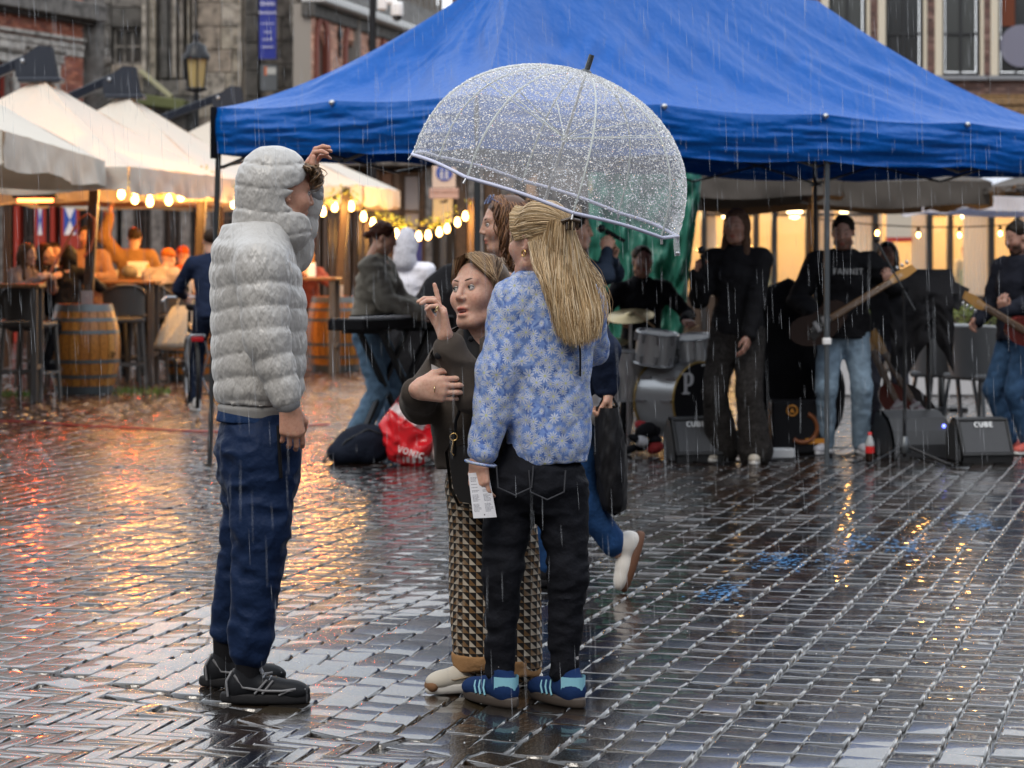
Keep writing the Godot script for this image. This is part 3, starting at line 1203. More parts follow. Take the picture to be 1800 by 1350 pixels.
	window(c, cb.call(194), cb.call(248), hit(c, 200, 112).y, hit(c, 200, 46).y, stone_tones[3], mat(0.028, 0.024, 0.02, 0.5), 3, 2, -0.4, 0.05, 0.07)
	for q in [[250, 258, 2, 0.05], [259, 273, 0, -0.1], [274, 283, 5, -0.2], [284, 296, 5, 0.1], [297, 304, 3, 0.0], [304, 310, 2, 0.06], [315, 322, 1, 0.02], [329, 333, 0, 0.0], [338, 343, 1, 0.04]]:
		slab(c, "pilaster", stone_tones[q[2]], cb.call(q[0]), cb.call(q[1]), ya - 0.1, 8.0, -0.7, q[3], 0.02)
	slab(c, "wall", stone_tones[5], cb.call(296), cb.call(345), ya, 8.0, -0.74, -0.4)
	stones(c, cb.call(250), cb.call(345), 2.4, ya - 0.12, 0.0, 0.5, 0.35, [stone_tones[3], stone_tones[1], stone_tones[5]], 0.5)
	stones(c, cb.call(345), cb.call(422), 2.6, 8.0, -0.1, 0.62, 0.48, [stone_tones[0], stone_tones[2], stone_tones[0], stone_tones[1], stone_tones[4]], 0.5)
	slab(c, "pilaster", stone_tones[2], cb.call(419), cb.call(426), 2.6, 8.0, -0.5, 0.03, 0.03)
	slab(c, "pilaster", stone_tones[1], cb.call(427), cb.call(433), 2.6, 8.0, -0.5, -0.02, 0.03)
	stones(c, cb.call(433), cb.call(456), 2.6, 8.0, 0.25, 0.5, 0.6, dark_stone, 0.6)
	stones(c, cb.call(456), cb.call(516), 2.6, 8.0, 0.0, 0.55, 0.5, [stone_tones[3], stone_tones[1], stone_tones[3], stone_tones[5]], 0.5)
	for k in 3:
		var s := Shape.new()
		var px: float = [522, 536, 548][k]
		var r: float = [0.08, 0.07, 0.06][k]
		s.lathe([Vector2(r * 1.5, 2.5), Vector2(r * 1.5, 3.6), Vector2(r, 3.8), Vector2(r, 6.2), Vector2(r * 1.3, 6.3), Vector2(r * 1.7, 6.5), Vector2(r * 1.7, 8.0)], Transform3D(Basis.IDENTITY, Vector3(cb.call(px), 0, 0.12)), 12)
		put(s, "column", stone_tones[[2, 1, 3][k]], c)
	stones(c, cb.call(516), cb.call(556), 2.4, 8.0, -0.05, 0.5, 0.5, [stone_tones[5], stone_tones[3]], 0.5)
	slab(c, "capital", stone_tones[3], cb.call(516), cb.call(558), hit(c, 520, 30).y, hit(c, 520, 22).y, -0.2, 0.35, 0.03)
	# a mossy sloping ledge
	var moss := mat(0.13, 0.14, 0.055, 0.9)
	var ledge := Shape.new()
	var l0 := hit(c, 205, 172)
	var l1 := hit(c, 335, 190)
	ledge.span(Vector3(l0.x, l0.y, 0.5), Vector3(l1.x, l1.y, 0.5), 0.22, 0.9, Vector3.BACK, 0.02)
	put(ledge, "mossy_ledge", moss, c)
	var rib := Shape.new()
	var r0 := hit(c, 254, 128)
	var r1 := hit(c, 312, 176)
	rib.span(Vector3(r0.x, r0.y, 0.5), Vector3(r1.x, r1.y, 0.8), 0.1, 0.12, Vector3.BACK, 0.02)
	put(rib, "sloping_rib", mat(0.33, 0.31, 0.19, 0.8), c)
	# blue banner on the church
	var bp := at(471, 50, 49.2)
	var bn := thing("banner", "tall blue banner with white lines of writing on church pillar", "banner", Vector3(bp.x, 0, bp.z))
	var bs := Shape.new()
	bs.sheet(6, 24, func(u: float, v: float) -> Vector3: return Vector3((u - 0.5) * 0.36, lerpf(8.0, at(471, 104, 49.2).y, v), 0.02 * sin(v * 9.0) + 0.05 * u), 0.006)
	put(bs, "cloth", mat(0.02, 0.035, 0.3, 0.6), bn)
	var lw := mat(0.75, 0.75, 0.85, 0.6)
	var words := [["Grote", 7, 0.085, true], ["Bavokerk", 23, 0.06, true], ["toren", 57, 0.045, true], ["uitzicht", 70, 0.045, true], ["museum", 83, 0.045, true]]
	for w in words:
		text(bn, w[0], Vector3(0, at(471, w[1], 49.2).y, 0.09), w[2], lw, w[3])
	var rule := Shape.new()
	rule.box(Vector3(0, at(471, 42, 49.2).y, 0.09), Vector3(0.29, 0.012, 0.004))
	put(rule, "rule", lw, bn)
	var arm := Shape.new()
	arm.tube([Vector3(-0.18, at(471, 105, 49.2).y, 0.03), Vector3(0.2, at(471, 105, 49.2).y, 0.07)], 0.015, 6)
	put(arm, "rod", black_frame, bn)
	# the notice case below it
	var nc := thing("notice_case", "small grey notice case fixed under the blue banner", "notice case", Vector3(bp.x, 0, bp.z))
	var n0 := at(455, 114, 49.2).y
	var n1 := at(455, 160, 49.2).y
	slab(nc, "case", mat(0.1, 0.11, 0.12, 0.5), -0.16, 0.2, n1, n0, -0.1, 0.02, 0.01)
	slab(nc, "notice", mat(0.5, 0.5, 0.48, 0.6), -0.02, 0.17, n0 - 0.2, n0 - 0.06, 0.021, 0.024)
	slab(nc, "notice", mat(0.6, 0.15, 0.05, 0.6), -0.07, -0.02, n0 - 0.22, n0 - 0.04, 0.021, 0.025)

	# the brick hall with pointed windows, seen at a slant
	var b := facade("brick_hall", "orange brick hall with arched windows and iron wall anchors", 548, 48.0, 800, 59.0)
	var ex := hit(b, 800, 300).x
	var cy := hit(b, 556, 8).y
	var pale := [Color(0.55, 0.29, 0.2), Color(0.5, 0.25, 0.17), Color(0.6, 0.34, 0.24), Color(0.48, 0.27, 0.2)]
	var holes := []
	for w in [[556, 572, 52], [606, 628, 68], [670, 686, 84], [728, 742, 100]]:
		var p := hit(b, w[0], w[2])
		var q := hit(b, w[1], w[2])
		holes.append([p.x, q.x, 2.2, p.y])
	var bpz := wall_pieces(0, ex, 0, cy, holes)
	for p in bpz: slab(b, "wall", mortar, p[0], p[1], p[2], p[3], -0.4, -0.012)
	brickwork(b, bpz, Vector2(0.21, 0.065), pale)
	for w in holes:
		window(b, w[0] + 0.12, w[1], w[2], w[3], stone_tones[1], mat(0.12, 0.12, 0.115, 0.5), 2, 5, -0.25, 0.03, 0.05)
		var jamb_z := 0.03
		var s := Shape.new()
		var hw: float = (w[1] - w[0]) * 0.5
		var mx: float = (w[0] + w[1]) * 0.5
		var pts := []
		for k in 13:
			var an := PI * k / 12.0
			pts.append(Vector3(mx + cos(an) * (hw + 0.06), w[3] - 0.25 + sin(an) * (hw + 0.25), 0.0))
		pts.push_front(Vector3(mx + hw + 0.06, 2.2, 0))
		pts.push_back(Vector3(mx - hw - 0.06, 2.2, 0))
		for k in pts.size() - 1: s.span(pts[k], pts[k + 1], 0.2, 0.12, Vector3.BACK)
		put(s, "arch", mat(0.2, 0.05, 0.03, 0.8), b)
		slab(b, "sill", pale_m, w[0] - 0.1, w[1] + 0.1, 3.2, 3.42, -0.1, 0.05, 0.01)
		# brick spandrels over the curve
		for sg in [-1.0, 1.0]:
			var t := Shape.new()
			t.tri3(Vector3(mx + sg * hw, w[3], -0.02), Vector3(mx + sg * hw, w[3] - 0.4, -0.02), Vector3(mx, w[3], -0.02), Vector3.BACK)
			put(t, "spandrel", mat(0.38, 0.17, 0.11, 0.8), b)
	for px in [594, 648, 702]:
		var p := hit(b, px, 60 + (px - 594) * 0.3)
		var s := Shape.new()
		s.span(Vector3(p.x, p.y - 0.5, 0.04), Vector3(p.x, p.y + 0.25, 0.04), 0.05, 0.03)
		s.ball(Vector3(p.x, p.y, 0.05), Vector3(0.12, 0.14, 0.04), 8, 6)
		s.ball(Vector3(p.x, p.y - 0.28, 0.05), Vector3(0.07, 0.09, 0.03), 8, 6)
		put(s, "wall_anchor", M.black_metal, b)
	slab(b, "cornice", stone_tones[5], -0.1, ex, cy - 0.28, cy - 0.02, -0.2, 0.1, 0.02)
	slab(b, "gutter", mat(0.5, 0.5, 0.49, 0.6), -0.1, ex, cy, cy + 0.17, -0.2, 0.35, 0.03)
	var rf := Shape.new()
	rf.quad(Vector3(-0.1, cy + 0.17, 0.3), Vector3(ex, cy + 0.17, 0.3), Vector3(ex, cy + 2.0, -1.1), Vector3(-0.1, cy + 2.0, -1.1), Vector3(0, 1, 1))
	var roof := put(rf, "roof", stone_tones[5], b)
	for k in 22:
		slab(roof, "roof_batten", stone_tones[3], ex * k / 22.0, ex * k / 22.0 + 0.05, cy + 0.2, cy + 1.7, -0.3, -0.2)

	# the pale house behind with its down pipe
	var g := facade("pale_house", "pale rendered house behind the brick hall with dark downpipe", 755, 62.0, 960, 62.0)
	slab(g, "wall", mat(0.42, 0.42, 0.4, 0.8), 0, 3.4, 0, 8.0, -3.0, 0.0)
	slab(g, "stone_band", mat(0.55, 0.54, 0.5, 0.8), 0.4, 3.4, 7.05, 7.2, 0, 0.1, 0.02)
	var dp := Shape.new()
	var d0 := hit(g, 772, 10)
	dp.tube([Vector3(d0.x, 0, 0.1), Vector3(d0.x, 7.6, 0.1), Vector3(d0.x + 0.15, 7.9, 0.1), Vector3(d0.x + 0.5, 8.2, 0.1)], 0.06, 8)
	put(dp, "downpipe", M.black_metal, g)

	build_shops(stone_tones, pale_m, dark_glass)
	build_cafe(stone_tones, black_frame)
	build_far_side(stone_tones)
	build_street_poles()

func build_shops(stone_tones: Array, pale_m: Material, dark_glass: Material) -> void:
	# the row of fronts behind the terrace
	var o := facade("shop_row", "dark row of old shop fronts with stone piers behind the terrace", -160, 41.0, 960, 41.0)
	var x := func(px): return hit(o, px, 400).x
	var y := func(py): return hit(o, 0, py).y
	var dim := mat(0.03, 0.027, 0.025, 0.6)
	var brown := tri(mat(0.1, 0.055, 0.03, 0.5), 1.0)
	brown.albedo_texture = M.streak
	var grey := tri(mat(0.2, 0.19, 0.185, 0.7), 0.8)
	grey.albedo_texture = M.patch
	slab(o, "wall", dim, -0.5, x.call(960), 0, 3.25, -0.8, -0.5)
	slab(o, "cornice", stone_tones[3], -0.5, x.call(960), 3.1, 3.4, -0.5, 0.2, 0.02)
	for p in [[-90, -60], [0, 18], [196, 206], [214, 236], [266, 288], [318, 336], [345, 372], [748, 760], [822, 850], [880, 905]]:
		slab(o, "pier", grey, x.call(p[0]), x.call(p[1]), 0, 3.1, -0.5, 0.06, 0.02)
	var red := mat(0.3, 0.025, 0.012, 0.45)
	for p in [[24, 34], [88, 96], [182, 188]]:
		slab(o, "door_post", red, x.call(p[0]), x.call(p[1]), 0, 3.05, -0.45, 0.0, 0.01)
	# painted shutters with white and blue hourglass panels
	var white := mat(0.72, 0.7, 0.7, 0.5)
	var blue := mat(0.02, 0.07, 0.36, 0.5)
	for p in [[62, 82], [108, 141]]:
		var sh := Shape.new()
		var xa: float = x.call(p[0])
		var xb: float = x.call(p[1])
		sh.box(Vector3((xa + xb) * 0.5, 2.0, 0.05), Vector3(xb - xa, 1.9, 0.06), Basis.IDENTITY, 0.01)
		var s := put(sh, "shutter", red, o)
		for q in [[y.call(413), y.call(361)], [y.call(350), y.call(305)]]:
			var a: float = xa + 0.06
			var bb: float = xb - 0.06
			var mx := (a + bb) * 0.5
			var my: float = (q[0] + q[1]) * 0.5
			slab(s, "panel", white, a, bb, q[0], q[1], 0.07, 0.085)
			for sg in [-1.0, 1.0]:
				var t := Shape.new()
				t.plate(PackedVector2Array([Vector2(mx, my), Vector2(mx + sg * (bb - mx), q[1]), Vector2(mx + sg * (bb - mx), q[0])]), Transform3D(Basis.IDENTITY, Vector3(0, 0, 0.088)), 0.006)
				put(t, "hourglass_field", blue, s)
	# leaded windows and panelled doors
	for p in [[36, 60, 2, 4], [98, 108, 1, 4], [142, 180, 2, 4], [238, 264, 2, 3], [290, 316, 2, 3], [374, 430, 3, 3], [436, 500, 3, 3], [506, 560, 3, 3], [566, 598, 2, 3], [618, 655, 2, 3]]:
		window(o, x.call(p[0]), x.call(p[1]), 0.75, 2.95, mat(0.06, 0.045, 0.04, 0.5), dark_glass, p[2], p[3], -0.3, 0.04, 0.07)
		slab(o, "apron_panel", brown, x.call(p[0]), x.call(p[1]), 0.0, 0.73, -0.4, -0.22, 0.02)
	for p in [[600, 616], [656, 668], [690, 704], [742, 748], [800, 822], [850, 880]]:
		slab(o, "door_panel", brown, x.call(p[0]), x.call(p[1]), 0, 3.05, -0.45, -0.05, 0.02)
	slab(o, "door_panel", mat(0.13, 0.06, 0.03, 0.5), x.call(668), x.call(690), 0, 3.0, -0.4, -0.12, 0.02)
	window(o, x.call(704), x.call(742), 1.0, 3.0, brown, mat(0.2, 0.21, 0.24, 0.3), 1, 3, -0.2, 0.05, 0.05)
	slab(o, "blind", mat(0.03, 0.04, 0.2, 0.6), x.call(705), x.call(741), 1.05, y.call(403), -0.16, -0.14)
	# drain pipe
	var dp := Shape.new()
	dp.tube([Vector3(x.call(777), 0, 0.2), Vector3(x.call(777), 2.2, 0.2)], 0.035, 8)
	put(dp, "downpipe", M.grey_metal, o)
	# the white sign board with the blue disc of two walking figures
	var sp := at(781, 312, 39.0)
	var sg := thing("walkers_sign", "white board with blue disc of two white walking figures", "sign", Vector3(sp.x, 0, sp.z))
	slab(sg, "board", mat(0.62, 0.5, 0.42, 0.5), at(760, 0, 39).x - sp.x, at(801, 0, 39).x - sp.x, at(0, 330, 39).y, at(0, 285, 39).y, -0.03, 0.0, 0.006)
	var disc := Shape.new()
	disc.lathe([Vector2(0, 0.004), Vector2(0.138, 0.004), Vector2(0.142, 0.0), Vector2(0.142, -0.006)], Transform3D(Basis(Vector3.RIGHT, PI / 2), Vector3(0, at(0, 304, 39).y, 0.008)), 28)
	put(disc, "disc", mat(0.01, 0.07, 0.35, 0.4), sg)
	var fig := Shape.new()
	for k in 2:
		var fx := -0.045 + 0.085 * k
		var fy := at(0, 306, 39).y
		fig.ball(Vector3(fx, fy + 0.075, 0.017), Vector3(0.015, 0.017, 0.004), 8, 6)
		fig.span(Vector3(fx, fy + 0.055, 0.016), Vector3(fx, fy - 0.01, 0.016), 0.03, 0.005, Vector3.BACK)
		fig.span(Vector3(fx, fy - 0.01, 0.016), Vector3(fx - 0.022, fy - 0.08, 0.016), 0.015, 0.005, Vector3.BACK)
		fig.span(Vector3(fx, fy - 0.01, 0.016), Vector3(fx + 0.022, fy - 0.08, 0.016), 0.015, 0.005, Vector3.BACK)
		fig.span(Vector3(fx, fy + 0.045, 0.016), Vector3(fx - 0.028, fy, 0.016), 0.01, 0.005, Vector3.BACK)
		fig.span(Vector3(fx, fy + 0.045, 0.016), Vector3(fx + 0.028, fy, 0.016), 0.01, 0.005, Vector3.BACK)
	put(fig, "walking_figures", mat(0.8, 0.8, 0.8, 0.5), sg)
	var sl := Shape.new()
	sl.tube([Vector3(0, 0, -0.05), Vector3(0, 3.2, -0.05)], 0.03, 8)
	put(sl, "post", M.grey_metal, sg)
	var np := thing("name_plate_sign", "pale pink plate with a line of worn writing under walkers sign", "sign", Vector3(sp.x, 0, sp.z))
	slab(np, "plate", mat(0.55, 0.36, 0.3, 0.5), at(755, 0, 39).x - sp.x, at(806, 0, 39).x - sp.x, at(0, 349, 39).y, at(0, 331, 39).y, 0.0, 0.03, 0.006)
	text(np, "ZONE CENTRUM", Vector3(0, at(0, 338, 39).y, 0.034), 0.045, mat(0.3, 0.18, 0.15, 0.6))
	var mb := thing("menu_board", "lamplit cream menu board with dark emblem on the shop pier", "sign", Vector3(sp.x, 0, sp.z))
	slab(mb, "board", mat(0.72, 0.5, 0.24, 0.5), at(761, 0, 39).x - sp.x, at(796, 0, 39).x - sp.x, at(0, 392, 39).y, at(0, 349, 39).y, 0.0, 0.02, 0.006)
	var em := Shape.new()
	em.ball(Vector3(-0.02, at(0, 355, 39).y, 0.022), Vector3(0.06, 0.018, 0.004), 10, 6)
	em.ball(Vector3(0.03, at(0, 353, 39).y, 0.022), Vector3(0.03, 0.02, 0.004), 10, 6)
	put(em, "emblem", M.black, mb)

func build_cafe(stone_tones: Array, black_frame: Material) -> void:
	var o := facade("cafe_building", "brown brick cafe building with cream framed windows and glowing ground floor", 1120, 46.0, 2060, 46.0)
	var x := func(px): return hit(o, px, 300).x
	var y := func(py): return hit(o, 1500, py).y
	var wide: float = x.call(2060)
	var mortar := mat(0.14, 0.11, 0.1, 0.9)
	var brown := [Color(0.14, 0.08, 0.068), Color(0.18, 0.1, 0.085), Color(0.11, 0.065, 0.058), Color(0.22, 0.14, 0.12)]
	var cream := mat(0.6, 0.54, 0.43, 0.5)
	var up := []
	var k := 0
	for px in [1443, 1543, 1643, 1741, 1838, 1935]:
		up.append([x.call(px), x.call(px + 87), y.call(134.0), 8.0])
	var fascia_top: float = y.call(166)
	var pieces := wall_pieces(0, wide, fascia_top, 8.4, up)
	for p in pieces: slab(o, "wall", mortar, p[0], p[1], p[2], p[3], -0.5, -0.012)
	brickwork(o, pieces, Vector2(0.2, 0.062), brown)
	for w in up:
		slab(o, "window_jamb", cream, w[0], w[0] + 0.155, w[2], w[3], -0.3, 0.05, 0.02)
		slab(o, "window_jamb", cream, w[1] - 0.07, w[1], w[2], w[3], -0.3, 0.02, 0.02)
		window(o, w[0] + 0.155, w[1] - 0.07, w[2] + 0.02, 6.75, black_frame, M.dark_glass if k % 2 else mat(0.06, 0.065, 0.065, 0.15), 2, 2, -0.12, 0.045, 0.06)
		slab(o, "sill", mat(0.2, 0.21, 0.23, 0.6), w[0] - 0.06, w[1] + 0.04, w[2] - 0.09, w[2], -0.2, 0.14, 0.015)
		if k == 0 or k == 1: slab(o, "curtain", mat(0.25, 0.27, 0.22, 0.9), w[0] + 0.16, w[1] - 0.25, w[2], 6.7, -0.35, -0.33)
		if k == 3:
			slab(o, "curtain", mat(0.13, 0.035, 0.015, 0.9), w[0] + 0.25, w[0] + 0.5, y.call(45), 6.7, -0.1, -0.09)
			var rd := Shape.new()
			rd.lathe([Vector2(0, 0.003), Vector2(0.42, 0.003), Vector2(0.42, -0.003)], Transform3D(Basis(Vector3.RIGHT, PI / 2), Vector3(w[0] + 0.62, y.call(80), -0.085)), 28)
			put(rd, "round_window_sticker", mat(0.17, 0.17, 0.23, 0.6), o)
		k += 1
	# timber fascia
	var tim := tri(mat(0.33, 0.2, 0.09, 0.5), 1.0)
	tim.albedo_texture = M.streak
	var yy := 2.95
	while yy < fascia_top - 0.02:
		var y2 := minf(yy + 0.155, fascia_top)
		slab(o, "fascia_board", tim, 0, wide, yy + 0.004, y2 - 0.004, -0.4, 0.06 + 0.04 * (int(yy * 6.5) % 2), 0.015)
		yy = y2
	# the lit ground floor: a real room behind its front
	var room := mat(0.5, 0.36, 0.18, 0.8)
	slab(o, "back_wall", room, 0, wide, 0, 2.95, -4.2, -4.0)
	slab(o, "floor", M.dark_wood, 0, wide, 0.0, 0.06, -4.0, -0.1)
	slab(o, "ceiling", room, 0, wide, 2.9, 2.95, -4.0, -0.4)
	slab(o, "side_wall", room, -0.1, 0, 0, 2.95, -4.2, -0.1)
	slab(o, "side_wall", room, wide, wide + 0.1, 0, 2.95, -4.2, -0.1)
	var glass := StandardMaterial3D.new()
	glass.transparency = BaseMaterial3D.TRANSPARENCY_ALPHA
	glass.albedo_color = Color(0.9, 0.95, 0.95, 0.08)
	glass.roughness = 0.03
	M.glass = glass
	var posts := [1120, 1190, 1238, 1330, 1362, 1422, 1436, 1540, 1636, 1672, 1745, 1790, 1870, 1960, 2060]
	for p in posts.size():
		slab(o, "front_post", black_frame if p % 3 else M.dark_wood, x.call(posts[p]) - 0.05, x.call(posts[p]) + 0.06, 0.06, 2.95, -0.28, -0.08, 0.01)
		if p + 1 < posts.size():
			var xa: float = x.call(posts[p]) + 0.06
			var xb: float = x.call(posts[p + 1]) - 0.05
			slab(o, "front_pane", glass, xa, xb, 0.75, 2.9, -0.2, -0.192)
			slab(o, "plinth", M.dark_wood, xa, xb, 0.06, 0.75, -0.25, -0.12, 0.01)
			if p % 2 == 0: slab(o, "transom", black_frame, xa, xb, 2.32, 2.38, -0.24, -0.15)
	# pale curtains beside some panes, a red striped notice
	var cur := mat(0.62, 0.57, 0.5, 0.9)
	cur.backlight_enabled = true
	cur.backlight = Color(0.5, 0.42, 0.3)
	for p in [[1445, 1470], [1496, 1556], [1608, 1636], [1700, 1742], [1238, 1262], [1795, 1830]]:
		var s := Shape.new()
		var xa: float = x.call(p[0])
		var xb: float = x.call(p[1])
		s.sheet(40, 2, func(u: float, v: float) -> Vector3: return Vector3(lerpf(xa, xb, u), lerpf(0.5, 2.85, v), -0.4 + 0.03 * sin(u * 40.0)))
		put(s, "curtain", cur, o)
	slab(o, "notice", mat(0.55, 0.5, 0.42, 0.7), x.call(1560), x.call(1605), y.call(418), y.call(372), -0.17, -0.165)
	slab(o, "notice_stripe", mat(0.4, 0.03, 0.02, 0.6), x.call(1559), x.call(1606), y.call(425), y.call(417), -0.168, -0.16)
	# lamps in the room
	for q in 9:
		var p := Vector3(0.8 + q * 1.25, 2.45, -1.6 - 1.2 * (q % 2))
		var s := Shape.new()
		s.ball(Vector3.ZERO, 0.16, 14, 10)
		var lp := put(s, "lamp_globe", glow(1.0, 0.72, 0.36, 7.0), o)
		lp.position = p
		var li := OmniLight3D.new()
		li.name = "lamp_light"
		li.light_color = Color(1.0, 0.86, 0.62)
		li.light_energy = 1.2
		li.light_size = 0.14
		li.omni_range = 14.0
		li.omni_attenuation = 2.0
		li.shadow_enabled = true
		o.add_child(li, true)
		li.position = p
		var cord := Shape.new()
		cord.tube([p + Vector3(0, 0.15, 0), Vector3(p.x, 2.9, p.z)], 0.008, 5)
		put(cord, "lamp_cord", M.black, o)
	# tables and chair backs inside
	for q in 8:
		var px := 0.9 + q * 1.3
		var s := Shape.new()
		s.box(Vector3(px, 0.78, -1.3), Vector3(0.75, 0.04, 0.7), Basis.IDENTITY, 0.01)
		s.tube([Vector3(px, 0.06, -1.3), Vector3(px, 0.76, -1.3)], 0.04, 8)
		put(s, "cafe_table", M.wood, o)
		var ch := Shape.new()
		ch.box(Vector3(px + 0.55, 0.98, -1.3), Vector3(0.06, 0.55, 0.45), Basis.IDENTITY, 0.02)
		ch.box(Vector3(px + 0.34, 0.5, -1.3), Vector3(0.45, 0.06, 0.45), Basis.IDENTITY, 0.02)
		ch.tube([Vector3(px + 0.34, 0.06, -1.3), Vector3(px + 0.34, 0.48, -1.3)], 0.04, 8)
		put(ch, "cafe_chair", mat(0.12, 0.16, 0.1, 0.7), o)

func build_street_poles() -> void:
	# lantern over the parasols
	var p := floor_at(345, 36.0)
	var o := thing("street_lantern", "old black street lantern with amber panes above the parasols", "street lamp", p)
	var y := func(py: float) -> float: return at(0, py, 36.0).y
	var s := Shape.new()
	s.tube([Vector3(0, 0, 0), Vector3(0, 0.9, 0), Vector3(0, 1.0, 0), Vector3(0, y.call(164.0), 0)], [0.09, 0.08, 0.05, 0.04], 10)
	put(s, "post", M.black_metal, o)
	var cage := Shape.new()
	var y0: float = y.call(156.0)
	var y1: float = y.call(103.0)
	for k in 6:
		var an := TAU * k / 6.0 + 0.3
		cage.span(Vector3(cos(an) * 0.135, y0, sin(an) * 0.135), Vector3(cos(an) * 0.185, y1, sin(an) * 0.185), 0.022, 0.022, Vector3.BACK)
	cage.lathe([Vector2(0, y0 - 0.06), Vector2(0.06, y0 - 0.06), Vector2(0.17, y0 - 0.02), Vector2(0.17, y0 + 0.01), Vector2(0.1, y0 + 0.02)], Transform3D.IDENTITY, 12)
	put(cage, "cage", M.black_metal, o)
	var roof := Shape.new()
	var y2: float = y.call(80.0)
	roof.lathe([Vector2(0.21, y1 - 0.02), Vector2(0.215, y1 + 0.05), Vector2(0.17, y1 + 0.1), Vector2(0.15, y2), Vector2(0.06, y2 + 0.04), Vector2(0.03, y2 + 0.08), Vector2(0.07, y2 + 0.14), Vector2(0.03, y2 + 0.19), Vector2(0.0, y2 + 0.26)], Transform3D.IDENTITY, 12)
	put(roof, "cap", M.black_metal, o)
	for k in 6:
		var a := TAU * k / 6.0 + 0.3
		var b := TAU * (k + 1) / 6.0 + 0.3
		var g := Shape.new()
		g.quad(Vector3(cos(a) * 0.127, y0, sin(a) * 0.127), Vector3(cos(b) * 0.127, y0, sin(b) * 0.127), Vector3(cos(b) * 0.177, y1, sin(b) * 0.177), Vector3(cos(a) * 0.177, y1, sin(a) * 0.177), Vector3(cos((a + b) * 0.5), 0, sin((a + b) * 0.5)))
		var am := mat(0.4, 0.3, 0.13, 0.35)
		am.backlight_enabled = true
		am.backlight = Color(0.4, 0.3, 0.12)
		put(g, "pane", am, o)
	# camera mast
	var q := floor_at(655, 40.0)
	var m := thing("camera_mast", "dark mast with white dome security camera above the gazebo", "mast", q)
	var t := Shape.new()
	t.tube([Vector3(0, 0, 0), Vector3(0, 7.0, 0)], [0.07, 0.055], 12)
	put(t, "mast", M.black_metal, m)
	var h := func(py: float) -> float: return at(0, py, 40.0).y
	var w := Shape.new()
	w.box(Vector3(0.17, h.call(8.0), 0.05), Vector3(0.16, 0.22, 0.16), Basis.IDENTITY, 0.03)
	w.tube([Vector3(0.15, h.call(4.0), 0.05), Vector3(0.42, h.call(3.0), 0.05)], 0.055, 10)
	w.lathe([Vector2(0, 0.1), Vector2(0.09, 0.1), Vector2(0.11, 0.04), Vector2(0.11, -0.13), Vector2(0.1, -0.14)], Transform3D(Basis.IDENTITY, Vector3(0.42, h.call(14.0), 0.05)), 16)
	put(w, "housing", M.white_paint, m)
	var d := Shape.new()
	d.ball(Vector3(0.42, h.call(28.0), 0.05), Vector3(0.085, 0.1, 0.085), 14, 10)
	put(d, "dome", mat(0.01, 0.01, 0.01, 0.15), m)

func build_far_side(stone_tones: Array) -> void:      # the other three sides of the square, out of the picture, which narrow its sky
	for k in 3:
		var o := thing("house_row", ["long row of brown houses closing the square behind the viewer", "row of brown houses along the left of the square", "row of brown houses along the right of the square"][k], "building", [Vector3(36, 0, 20), Vector3(-27, 0, 20), Vector3(27, 0, -46)][k], [PI, PI / 2, -PI / 2][k])
		var l: float = [72.0, 58.0, 66.0][k]
		var h: float = [13.0, 11.0, 12.0][k]
		slab(o, "wall", mat(0.16, 0.11, 0.09, 0.8), 0, l, 0, h, -6.0, 0.0)
		slab(o, "roof", mat(0.06, 0.05, 0.05, 0.8), -0.3, l + 0.3, h, h + 2.0, -5.0, -0.8)
		slab(o, "cornice", stone_tones[0], -0.2, l + 0.2, h - 0.4, h, 0.0, 0.4, 0.03)
		for i in 9:
			for j in 3: slab(o, "window", M.dark_glass, l * (i + 0.3) / 9.0, l * (i + 0.3) / 9.0 + 1.4, 1.0 + j * 3.8, 3.2 + j * 3.8, 0.0, 0.03)


